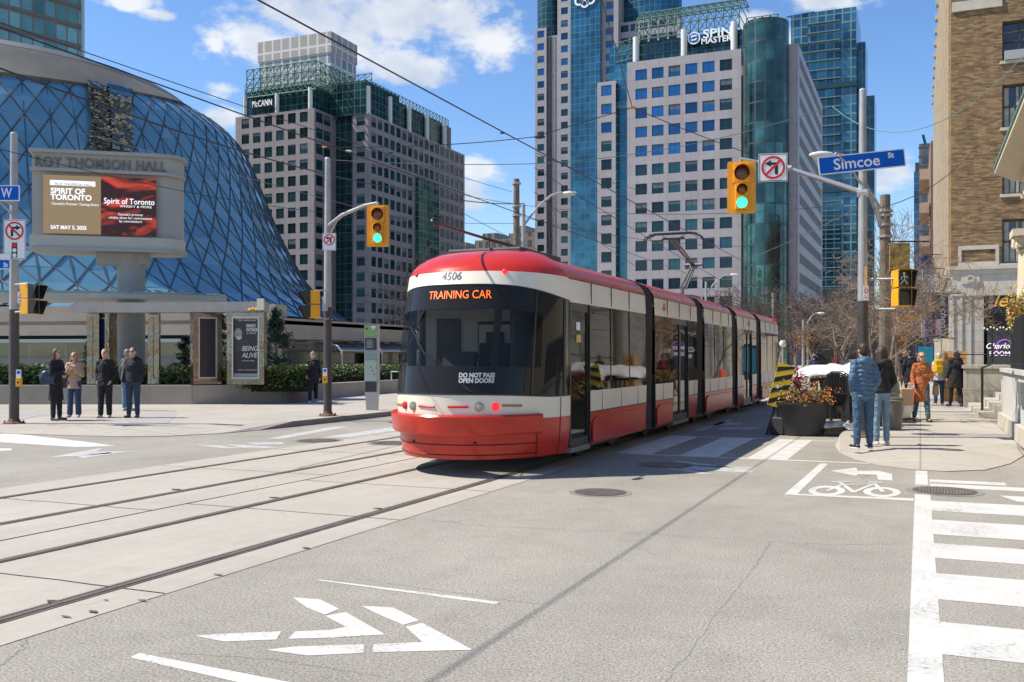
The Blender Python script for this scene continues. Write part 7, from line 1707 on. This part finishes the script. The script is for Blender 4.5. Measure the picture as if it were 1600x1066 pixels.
for px, D, lb, s_, rz in ((1216,84,'dark bare tree right behind the end of the tram',.9,1.2), (1244,72,'bare tree before the stone column of the corner tower',.75,2.4), (1275,66,'bare tree near the second street lamp head',.7,3.9), (1306,80,'bare tree left of the dark podium doors',.85,5.1), (1164,105,'dark bare tree peeking over the rear of the tram',1.0,.6), (1140,118,'bare tree over the tram roof below the glass corner',1.0,4.4), (1325,60,'bare tree with tan twigs left of the brown pole base',.65,2.9),
                          (705,95,'bare tree over the tram roof left of the round pole',1.25,1.0), (760,110,'bare tree just left of the round pole over the tram',1.3,3.3), (735,82,'smaller bare tree right above the tram nose roof',1.0,2.2), (900,120,'bare tree crown over the tram roof before the blue glass strip',1.2,5.5), (865,105,'bare tree crown over the tram between pole and glass strip',1.05,.3), (935,112,'bare tree crown over the tram at the foot of the stone wing',1.05,4.0), (640,100,'bare tree crown right of the left signal behind the tram',1.0,2.0)):
    q = dpt(px, D); c = dup(T1, (q[0], q[1], .12), rz, lb, scale=s_)
random.seed(77)
def orange_leaves(label, px, D, py):
    t = thing('small_tree', label, 'tree', dep(px, D, .12)); m = MB(); m.tube([(0,0,0), (0,0,CAMH+(HY-py)/F*D)], [.05,.02], 5); m.build('trunk', barkm, t); m = MB(); z = CAMH+(HY-py)/F*D
    for _ in range(500): leaf(m, Vector((random.gauss(0,.28), random.gauss(0,.28), z-.3+random.gauss(0,.45))), .06, 0)
    m.build('crown', mat('autumn_leaf', (.42,.17,.035), .7), t, weld=False)
orange_leaves('thin sapling with rusty orange leaves before the corner tower column', 1256, 62, 525); orange_leaves('thin sapling with yellow orange leaves between the signal pole and signs', 1415, 34, 470); orange_leaves('sapling with ochre leaves right of the tree trunk', 1400, 32, 505)
# conifer beside the poster case
def conifer(label, px, D, h, w, seed, n=5200):
    random.seed(seed); t = thing('conifer', label, 'tree', dep(px, D, .5)); m = MB(); m.tube([(0,0,0), (0,0,h)], [.08,.01], 6); m.build('trunk', barkm, t); m = MB()
    for i in range(70):
        z = h*(.08+.9*random.random()); L_ = w*(1-z/h)**.7*random.uniform(.5,1.1); a = random.uniform(0,6.28); e = Vector((math.cos(a)*L_, math.sin(a)*L_, z+.15*L_))
        for _ in range(n//70): s_ = random.random()**.6; q = Vector((0,0,z)).lerp(e, s_)+Vector((random.gauss(0,.05), random.gauss(0,.05), random.gauss(0,.05)-.05*s_)); leaf(m, q, random.uniform(.03,.07), 0 if random.random() < .55 else 1)
    m.build('needles', [mat('needle_dark', (.022,.045,.022), .7), mat('needle_mid', (.05,.085,.04), .7)], t, weld=False)
conifer('dark green conifer right of the wide poster case', 432, 34.5, 2.9, 1.25, 5); conifer('green conifer bush glimpsed between the two rightmost poster cases', 345, 35, 2.7, .9, 6, 3500); conifer('loose green bush right of the crinkled chrome pillar', 290, 34.5, 1.9, .95, 7, 3500); conifer('low green bush behind the couple at far left', 140, 35, 1.7, .9, 9, 3000)
def fence_shrub():
    random.seed(15); t = thing('potted_shrub', 'yellow and orange leaved shrub above the iron fence at right edge', 'shrub', (1.95, 22.3, 1.38)); m = MB()
    for i in range(24): a = random.uniform(0,6.28); m.tube([(0,0,0), (math.cos(a)*.3, math.sin(a)*.45, random.uniform(1.0,1.6))], .008, 3)
    m.build('stems', twigm, t); m = MB()
    for _ in range(1500):
        a = random.uniform(0,6.28); r_ = random.random()**.6*.38; leaf(m, Vector((math.cos(a)*r_*.8, math.sin(a)*r_*1.1, 1.22+random.gauss(0,.18)-r_*.3)), random.uniform(.03,.06), random.choice((0,0,1,2)))
    m.build('foliage', [mat('yellow_leaf', (.50,.36,.08), .7), mat('orange_leaf', (.50,.22,.09), .7), mat('green_leaf', (.10,.17,.03), .7)], t, weld=False)
fence_shrub()
# street barrier / metal rail at far left behind the group
t = thing('bike_rail', 'low white metal rail behind the waiting group at far left', 'rail', gr(60, 632, .13)); m = MB(); a, b = gr(-40,625,.13), gr(135,627,.13); 
for z in (.78,.95): m.tube([a+UP*z, b+UP*z], .03, 6)
m.tube([a.lerp(b,.75)+UP*.95, a.lerp(b,.82)+UP*.6, a.lerp(b,.82)], .025, 6); m.build('bar', mat('rail_white', (.5,.53,.53), .4), t, world=True)
t = thing('utility_box', 'small white box low on the planter wall by the left pole', 'box', gr(41, 629, .13)); m = MB(); m.box((0,-.12,.42), (.34,.16,.34)); m.build('box', white, t, bevel=.02); m = MB(); m.box((0,-.21,.40), (.12,.02,.04)); m.build('slot', blackm, t)
t = thing('bench', 'white framed seat beside the hedge right of the info pillar', 'bench', dep(628, 40, .66)); m = MB(); m.tube([(-.5,0,0), (-.5,0,.35), (.3,0,.35), (.3,0,0)], .03, 5); m.tube([(.5,0,.1), (.3,.1,.8)], .05, 5); m.build('frame', mat('rail_white'), t)

# ================================================================ people
skin = mat('skin', (.52,.31,.22), .55, spec=.35)
def clothdist(m):
    for n in m.node_tree.nodes:
        if n.type == 'BUMP': n.inputs['Distance'].default_value = .05
        if n.type == 'TEX_NOISE' and n.outputs[0].links and n.outputs[0].links[0].to_node.type == 'BUMP': n.inputs['Detail'].default_value = 2; n.inputs['Distortion'].default_value = .8
def person(label, p, face, h=1.72, z0=.13, top=(.02,.02,.02), pants=(.03,.045,.08), shoes=(.03,.03,.03), hair=(.05,.03,.02), hairlen=0, hem=.88, arms=('down','down'), stride=0, phase=1, puffy=False, hood=None, glasses=False, hat=None, bulk=1.0, flare=0, collar=None, topkind='jacket', torso_skin=False, lean=0, headturn=0, sole=None, coatopen=False, legw=1.0, twocol=None):
    s = h/1.75; t = thing('person', label, 'person', (p[0], p[1], z0), face)
    V = lambda x, y, z: Vector((x, y-lean*max(0, z-.9), z))*s
    hip = {1: V(.09,0,.93), -1: V(-.09,0,.93)}; st = R(stride)
    knee, ank, toe = {}, {}, {}
    for sd_ in (1,-1):
        a = st*(1 if sd_ == phase else -1); k = hip[sd_]+Vector((.012*sd_, -math.sin(a)*.43, -math.cos(a)*.43))*s; a2 = a-(abs(st)*.9 if sd_ != phase and stride else 0); 
        e = k+Vector((.01*sd_, -math.sin(a2)*.41, -math.cos(a2)*.41))*s; knee[sd_] = k; ank[sd_] = e; toe[sd_] = a2
    dz = min(ank[1].z, ank[-1].z)-.085*s
    for d_ in (knee, ank, hip):
        for k in d_: d_[k].z -= dz
    O = Vector((0,0,-dz)); V0 = V; V = lambda x, y, z: V0(x, y, z)+O
    sh_ = {k: V(.152*k,.01,1.425) for k in (1,-1)}
    AR = {'down': ((.235,.03,1.15),(.25,-.05,.90)), 'pocket': ((.250,.06,1.15),(.19,-.05,.96)), 'front': ((.245,-.03,1.15),(.05,-.25,1.18)), 'behind': ((.26,.10,1.15),(.08,.14,.96)), 'swingf': ((.235,-.08,1.16),(.24,-.26,.98)), 'swingb': ((.24,.12,1.16),(.25,.16,.92)), 'chest': ((.25,-.06,1.14),(.10,-.24,1.30)), 'hold': ((.24,.02,1.14),(.25,-.14,.95)), 'phone': ((.24,-.02,1.16),(.06,-.22,1.12))}
    el, ha = {}, {}
    for i, k in enumerate((1,-1)):
        e, w = AR[arms[i]]; el[k] = V((e[0]-.022)*k, e[1], e[2]); ha[k] = V((w[0]-.015)*k, w[1], w[2])
    hc = V(0,-.015,1.635); hrot = Matrix.Rotation(headturn, 3, 'Z')
    # body
    m = MB()
    m.ell(V(0,.01,.95), (.155*s,.105*s,.13*s)); m.ell(V(0,.01,1.10), (.135*s,.095*s,.15*s)); m.ell(V(0,.005,1.28), (.165*s,.112*s,.18*s)); m.caps(sh_[-1], .062*s, sh_[1], .062*s)
    m.caps(V(0,.012,1.42), .058*s, V(0,-.005,1.56), .050*s)
    m.ell(hc+Vector((0,0,.02*s)), (.077*s,.096*s,.105*s), 16, 0, hrot); m.ell(hc+hrot @ Vector((0,-.025*s,-.055*s)), (.056*s,.068*s,.062*s), 12, 0, hrot)
    m.ell(hc+hrot @ Vector((0,-.098*s,-.005*s)), (.013*s,.02*s,.026*s), 8, 0, hrot); m.ell(hc+hrot @ Vector((0,-.085*s,-.052*s)), (.026*s,.012*s,.012*s), 8, 0, hrot)
    for k in (1,-1): m.ell(hc+hrot @ Vector((.077*k*s,.01*s,-.002)), (.012*s,.022*s,.032*s), 8, 0, hrot)
    for k in (1,-1):
        m.caps(hip[k], .085*s*legw, knee[k], .056*s); m.caps(knee[k], .056*s, ank[k], .038*s)
        f = Vector((0.02*k, -.14, -.045))*s; m.caps(ank[k]+Vector((0,.02,-.04))*s, .036*s, ank[k]+f, .03*s)
        m.caps(sh_[k], .056*s, el[k], .042*s); d = (ha[k]-el[k]).normalized(); w_ = ha[k]; m.caps(el[k], .042*s, w_, .027*s)
        q = Vector((0,0,-1)).rotation_difference(d).to_matrix(); pc = w_+d*.045*s; m.ell(pc, (.022*s,.038*s,.048*s), 10, 0, q)
        for fi, (off, L_) in enumerate(((-.027,.066), (-.009,.076), (.009,.072), (.026,.056))):
            b = w_+q @ (Vector((0,off,-.075))*s); c1 = b+q @ (Vector((-.006*k,0,-L_*.5))*s); c2 = c1+q @ (Vector((-.022*k,0,-L_*.42))*s); m.caps(b, .0095*s, c1, .009*s, 6); m.caps(c1, .009*s, c2, .0075*s, 6)
        b = w_+q @ (Vector((-.004*k,-.034,-.035))*s); m.caps(b, .011*s, b+q @ (Vector((-.012*k,-.022,-.035))*s), .0095*s, 6)
    remesh(m, 'body', skin, .0095, t, 2)
    # face
    m = MB()
    if glasses:
        for k in (1,-1): m.ell(hc+hrot @ Vector((.031*k*s,-.088*s,.022*s)), (.027*s,.012*s,.019*s), 10, 0, hrot)
        m.tube([hc+hrot @ Vector((-.07*s,-.06*s,.028*s)), hc+hrot @ Vector((0,-.099*s,.028*s)), hc+hrot @ Vector((.07*s,-.06*s,.028*s))], .005*s, 5); m.build('sunglasses', blackm, t)
    else:
        for k in (1,-1): m.ell(hc+hrot @ Vector((.030*k*s,-.086*s,.020*s)), (.013*s,.008*s,.007*s), 8, 0, hrot)
        for k in (1,-1): m.tube([hc+hrot @ Vector((.046*k*s,-.082*s,.038*s)), hc+hrot @ Vector((.016*k*s,-.092*s,.040*s))], .004*s, 4)
        m.build('eyes', mat('eye_dark', (.03,.02,.015), .3), t)
    m = MB(); m.ell(hc+hrot @ Vector((0,-.094*s,-.052*s)), (.020*s,.006*s,.006*s), 8, 0, hrot); m.build('mouth', mat('lips', (.35,.10,.09), .5), t)
    # hair or hat
    hm = mat('hair_%02d%02d%02d' % tuple(int(c*99) for c in hair), hair, .6, vary=.3, scale=30)
    m = MB()
    if not (hat and hair[0] < 0): 
        m.ell(hc+hrot @ Vector((0,.018*s,.045*s)), (.086*s,.098*s,.092*s), 14, 0, hrot); m.ell(hc+hrot @ Vector((0,.045*s,-.005*s)), (.080*s,.068*s,.085*s), 12, 0, hrot)
        if hairlen > 0:
            for k in (-.045,0,.045): m.caps(hc+hrot @ Vector((k*s,.055*s,.02*s)), .045*s, hc+hrot @ Vector((k*s*1.3,.085*s,-hairlen*s)), .035*s)
            for k in (1,-1): m.caps(hc+hrot @ Vector((.072*k*s,.005*s,.03*s)), .028*s, hc+hrot @ Vector((.085*k*s,.01*s,-min(hairlen,.2)*s)), .026*s)
        remesh(m, 'hair', hm, .010, t, 2)
    if hat: m = MB(); m.ell(hc+hrot @ Vector((0,.01*s,.055*s)), (.090*s,.104*s,.085*s), 14, 0, hrot); m.caps(hc+hrot @ Vector((0,.01*s,.10*s)), .03*s, hc+hrot @ Vector((0,.01*s,.15*s)), .02*s); remesh(m, 'hat', mat('hat_wool', hat, .8), .010, t, 2)
    # trousers
    pm = mat('cloth_%03d%03d%03d' % tuple(int(c*999) for c in pants), pants, .85, vary=.18, scale=9, bump=1, bscale=13)
    clothdist(pm)
    m = MB(); m.ell(V(0,.01,.95), (.175*s*bulk,.13*s,.145*s))
    for k in (1,-1):
        m.caps(hip[k], .102*s*legw, knee[k], (.073+flare*.2)*s*legw); e = ank[k].lerp(knee[k], .06); m.caps(knee[k], (.072+flare*.2)*s*legw, e, (.056+flare)*s)
        for j in range(3): q = knee[k].lerp(e, .2+.3*j); m.ell(q, ((.070+flare*.5)*s, (.072+flare*.5)*s, .03*s), 10)
    remesh(m, 'trousers', pm, .013, t, 3)
    # shoes
    sm = mat('shoe_%02d%02d%02d' % tuple(int(c*99) for c in shoes), shoes, .5)
    for k in (1,-1):
        m = MB(); a = toe[k]; up = max(0, -a) if stride else 0
        ft = Vector((.025*k, -.165*math.cos(up), -.052-.165*math.sin(up)*.8+.0))*s; m.caps(ank[k]+Vector((0,.035,-.045))*s, .040*s, ank[k]+ft, .034*s, 10); m.caps(ank[k]+Vector((0,0,.0)), .045*s, ank[k]+Vector((0,0,-.04))*s, .04*s); 
        o = remesh(m, 'shoe', sm, .010, t, 2)
        if sole: m = MB(); b = ank[k]+Vector((0,.035,-.073))*s; e = ank[k]+ft+Vector((0,0,-.026))*s; m.caps(b, .036*s, e, .031*s, 10); 
        if sole:
            zc = b.z; m.v = [Vector((v.x, v.y, zc+(v.z-zc)*.45)) for v in m.v]; m.build('sole', white, o, smooth=True)
    # top
    tm_ = mat('top_%03d%03d%03d' % tuple(int(c*999) for c in top), top, .45 if puffy else .85, vary=.15, scale=7, bump=1, bscale=10)
    clothdist(tm_)
    m = MB(); b = bulk
    if puffy:
        z = hem
        while z < 1.47:
            f = (z-hem)/(1.47-hem); w = (.182+.025*math.sin(f*3.1))*(1 if z < 1.40 else .86); m.ell(V(0,.01,z), (w*s*b,.145*s*b,.045*s), 18); m.ell(V(0,.01,z), ((w-.012)*s*b,.135*s*b,.09*s), 16); z += .07
        m.caps(sh_[-1]*1, .075*s, sh_[1]*1, .075*s)
        for k in (1,-1):
            for a_, c_, r0, r1 in ((sh_[k], el[k], .075, .066), (el[k], ha[k].lerp(el[k], .08), .066, .05)):
                n = 6
                for j in range(n): q = a_.lerp(c_, j/n); rr = (r0+(r1-r0)*j/n)*s; m.ell(q, (rr, rr, rr*.62), 10)
                m.caps(a_, (r0-.005)*s, c_, (r1-.005)*s)
    else:
        m.ell(V(0,.005,1.28), (.185*s*b,.135*s*b,.19*s), 16); m.ell(V(0,.01,1.12), (.165*s*b,.122*s*b,.15*s), 16); m.caps(sh_[-1], .072*s, sh_[1], .072*s); m.ell(V(0,.015,1.46), (.10*s,.085*s,.06*s))
        z1, z0_ = 1.12, hem; n = 18; vs = []; rows_ = [(z1,.165,.122), (1.0,.178,.135), ((1.0+hem)/2 if hem < .9 else .95,.185+.02*(1-hem),.142), (hem,.19+.05*(1-hem),.145+.04*(1-hem))]
        mm = MB(); 
        for zz_, rx_, ry_ in rows_:
            for j in range(n): a_ = 2*math.pi*j/n; vs.append(V(rx_*b*math.cos(a_), .01+ry_*b*math.sin(a_), zz_))
        m.add(vs, [(i*n+(j+1) % n, i*n+j, (i+1)*n+j, (i+1)*n+(j+1) % n) for i in range(3) for j in range(n)]+[tuple(range(n)), tuple(reversed(range(3*n, 4*n)))])
        for k in (1,-1): m.caps(sh_[k], .072*s, el[k], .060*s); m.caps(el[k], .060*s, ha[k].lerp(el[k], .05), .046*s)
    if hood == 'down': m.ell(V(0,.11,1.47), (.13*s,.085*s,.075*s)); m.ell(V(0,.05,1.50), (.11*s,.10*s,.05*s))
    tp = remesh(m, 'jacket' if hem > .75 else 'coat', tm_, .0125, t, 2)
    if collar: m = MB(); m.caps(V(0,.02,1.47), .075*s, V(0,.015,1.53), .066*s); m.build('collar', mat('collar_%d' % int(collar[0]*99), collar, .9), t, smooth=True)
    if coatopen: m = MB(); m.ell(V(0,-.115,1.25), (.055*s,.03*s,.2*s)); m.build('shirt', mat('shirt_black', (.012,.012,.013), .8), t, smooth=True)
    return t, V, ha, s
def bagmesh(name, label, cat, pts_box, m_, loc, rz, strap=None, group=None, taper=.85):
    t = thing(name, label, cat, loc, rz, group); w, d, h = pts_box; m = MB(); m.box((0,0,h/2), (w,d,h), top=taper); m.build('body', m_, t, bevel=min(w,d,h)*.18)
    m = MB(); m.tube(strap or [(-w*.25,0,h*.97), (-w*.18,0,h*1.25), (w*.18,0,h*1.25), (w*.25,0,h*.97)], .008, 5); m.build('handle', m_ if not strap else m_, t); return t
bk_ = (.012,.012,.014); dk = (.022,.03,.05)
def at_(px, py, z=.13): q = gr(px, py, z); return (q.x, q.y)
FC = TH                                # faces the camera
# left group
P_ = at_(88,657); person('woman in long dark coat with long brown hair, leftmost of the waiting group', P_, TH+R(75), 1.68, top=(.013,.013,.017), pants=(.018,.018,.022), shoes=(.05,.05,.06), hair=(.085,.045,.022), hairlen=.32, hem=.50, arms=('front','front'), bulk=.95)
e = thing('shoulder_bag', 'big navy leather bag on the shoulder of the leftmost woman', 'bag', (P_[0]-.04, P_[1]-.22, .13+.86), TH+R(20)); m = MB(); m.ell((0,0,.16), (.17,.08,.17), 14); m.box((0,0,.08), (.32,.13,.15), top=.8); m.build('body', mat('navy_leather', (.03,.05,.085), .35), e, smooth=True); m = MB(); m.tube([(-.16,0,.24), (-.02,.03,.50), (.06,.03,.52), (.17,0,.24)], .015, 6); m.build('strap', mat('navy_leather'), e)
P_ = at_(116,652); person('blonde woman in short tan jacket, blue jeans and sunglasses, hands together', P_, FC+R(8), 1.60, top=(.46,.31,.20), pants=(.03,.06,.12), shoes=(.55,.53,.5), hair=(.32,.19,.08), hairlen=.16, hem=.78, arms=('chest','chest'), glasses=True, flare=.022, bulk=.95)
e = bagmesh('handbag', 'dark handbag hanging at the side of the woman in the tan jacket', 'bag', (.24,.08,.26), mat('dark_leather', (.03,.015,.015), .5), (P_[0]-.26, P_[1]-.06, .13+.72), TH)
P_ = at_(164,653); person('fair haired person in open black jacket, wide black trousers and white shoes', P_, FC, 1.68, top=(.014,.014,.016), pants=(.013,.013,.02), shoes=(.6,.6,.6), hair=(.27,.19,.10), hem=.82, arms=('pocket','pocket'), coatopen=True, legw=1.08, flare=.012)
P_ = at_(208,653); person('man in black hooded jacket and sunglasses, rightmost of the waiting group', P_, FC-R(5), 1.72, top=(.016,.018,.022), pants=(.03,.05,.085), shoes=(.03,.035,.04), hair=(.09,.06,.045), hem=.90, arms=('behind','down'), glasses=True, bulk=1.12, hood='down', sole=True)
P_ = at_(199,642); person('person in light blue jeans mostly hidden behind the man in the black jacket', P_, FC+R(160), 1.70, top=(.10,.10,.11), pants=(.12,.22,.33), shoes=(.5,.5,.5), hair=(.25,.2,.15), hem=.92, arms=('down','down'))
P_ = at_(489,630); person('walking man in black coat, black trousers, grey beanie and pale shoes by the planter', P_, FC+R(14), 1.70, top=(.012,.012,.013), pants=(.014,.014,.015), shoes=(.55,.52,.48), hair=(.10,.07,.05), hat=(.22,.21,.21), hem=.72, arms=('swingb','swingf'), stride=20, phase=-1, bulk=1.05, collar=(.05,.05,.05))
# couple
P_ = at_(1349,701,.12); person('person from behind in blue quilted down jacket and blue jeans', P_, FC+R(186), 1.72, .12, top=(.05,.115,.20), pants=(.045,.10,.165), shoes=(.03,.03,.035), hair=(.035,.02,.012), hem=.88, arms=('pocket','pocket'), puffy=True, hood='down', bulk=.98, sole=True, legw=1.04)
P_ = at_(1377,696,.12); person('woman from behind in black hooded jacket and light blue jeans with brown ponytail', P_, FC+R(200), 1.68, .12, top=(.014,.014,.015), pants=(.17,.26,.34), shoes=(.55,.52,.52), hair=(.05,.03,.02), hairlen=.22, hem=.93, arms=('phone','pocket'), hood='down', bulk=.95, legw=.9)
# walkers on the right pavement
P_ = at_(1440,659,.12); person('woman in long orange quilted coat and white hairband walking towards the camera', P_, FC-R(8), 1.62, .12, top=(.42,.125,.035), pants=(.06,.11,.14), shoes=(.015,.015,.015), hair=(.42,.27,.14), hairlen=.08, hem=.52, arms=('front','hold'), glasses=True, stride=12, phase=1, bulk=.98)
bagmesh('paper_bag', 'brown paper shopping bag carried low by the woman in orange', 'bag', (.30,.14,.40), mat('kraft', (.52,.34,.19), .8), (P_[0]-.33, P_[1]-.22, .12+.38), TH, taper=1)
bagmesh('handbag', 'small tan bag at the other side of the woman in orange', 'bag', (.14,.08,.22), mat('tan_leather', (.30,.18,.09), .6), (P_[0]+.30, P_[1]+.05, .12+.62), TH)
P_ = at_(1467,634,.12); person('woman from behind in cream fleece with fluffy hood and dark jeans', P_, FC+R(180), 1.62, .12, top=(.55,.50,.42), pants=(.03,.06,.11), shoes=(.5,.35,.28), hair=(.55,.5,.42), hem=.85, arms=('down','down'), hood='down', bulk=1.1)
e = thing('backpack', 'bright yellow backpack on the back of the woman in cream fleece', 'backpack', (P_[0]-.02, P_[1]-.22, .12+1.02), TH+R(180)); m = MB(); m.box((0,0,.2), (.30,.15,.42), top=.85); m.build('body', mat('backpack_yellow', (.78,.48,.01), .6), e, bevel=.05); m = MB(); m.box((0,.085,.12), (.22,.04,.18)); m.build('pocket', mat('backpack_yellow'), e, bevel=.02)
P_ = at_(1493,635,.12); person('person from behind in long black coat with blue scarf, rightmost walker', P_, FC+R(180), 1.72, .12, top=(.014,.014,.016), pants=(.02,.02,.025), shoes=(.02,.02,.02), hair=(.06,.05,.05), hat=(.04,.07,.13), hem=.58, arms=('down','down'), bulk=1.15, collar=(.05,.10,.19), stride=8)
bagmesh('handbag', 'large black bag carried at the right side of the rightmost walker', 'bag', (.30,.14,.30), mat('dark_leather'), (P_[0]+.40, P_[1]-.1, .12+.42), TH)
P_ = dpt(1476,36); person('dark haired person in olive coat walking behind the yellow backpack', P_, FC+R(10), 1.66, .12, top=(.12,.10,.05), pants=(.02,.02,.03), hair=(.03,.02,.015), hem=.7, bulk=1.05)
P_ = dpt(1413,34); person('man in navy suit jacket and grey trousers beyond the sandwich board', P_, FC+R(25), 1.78, .12, top=(.015,.022,.05), pants=(.13,.12,.11), hair=(.14,.07,.04), hem=.82, arms=('front','down'), stride=12)
P_ = dpt(1422,33.3); person('person in long dark navy coat walking beside the suited man', P_, FC+R(170), 1.72, .12, top=(.012,.014,.022), pants=(.012,.012,.014), hair=(.04,.03,.025), hem=.55, bulk=1.05)
P_ = dpt(1272,46); person('cyclist in dark blue jacket standing over a bicycle beyond the tram', P_, FC+R(175), 1.75, .0, top=(.02,.04,.09), pants=(.18,.07,.04), hair=(.02,.02,.02), hat=(.05,.06,.08), hem=.9, arms=('hold','hold'))
e = thing('bicycle', 'dark bicycle under the cyclist beyond the tram', 'bicycle', (P_[0], P_[1], 0), FC+R(175))
for y in (-.52,.52):
    m = MB(); ringplate(m, (0,y,.34), (0,1,0), (0,0,1), .31, .345, .03, n=20); m.build('wheel', blackm, e)
m = MB(); 
for a, b in (((0,-.52,.34),(0,-.38,.85)), ((0,-.38,.8),(0,.0,.35)), ((0,0,.35),(0,.18,.85)), ((0,-.36,.75),(0,.15,.78)), ((0,.52,.34),(0,.12,.7)), ((0,.52,.34),(0,0,.35))): m.tube([a,b], .015, 5)
m.build('frame', mat('bike_frame', (.3,.06,.03), .4), e); m = MB(); m.tube([(-.28,-.42,.98), (0,-.38,.92), (.28,-.42,.98)], .013, 5); m.build('handlebar', blackm, e)
# dark parked vehicles deep in the street, seen under the trees
def far_car(label, px, D, rz, col):
    q = dep(px, D); t = thing('parked_car', label, 'car', (q.x, q.y, .01), rz); m = MB(); pl = [(-2.1,.3), (2.1,.3), (2.15,.7), (1.3,.85), (.7,1.35), (-1.2,1.38), (-1.9,.9), (-2.15,.8)]; m.plate((0,.8,0), (1,0,0), (0,0,1), pl, 1.6); m.build('body', col, t, bevel=.06)
    m = MB(); m.plate((0,.81,0), (1,0,0), (0,0,1), [(-1.5,.9), (1.1,.88), (.62,1.28), (-1.12,1.30)], 1.63); m.build('window', tramglass, t)
    for x in (-1.3,1.35):
        for y in (-.72,.72): m = MB(); m.tube([(x,y-.1,.33), (x,y+.1,.33)], .33, 14); m.build('wheel', tramdark, t)
far_car('dark blue car parked deep in the street left of the sheets', 1318, 95, R(80), mat('car_blue', (.01,.03,.10), .3, coat=.6)); far_car('black car parked beneath the bare trees beyond the tram', 1150, 130, R(85), mat('car_black', (.01,.01,.012), .3, coat=.6))
far_car('dark blue van-like car seen between the tree trunks at right', 1368, 70, R(88), mat('car_blue'))
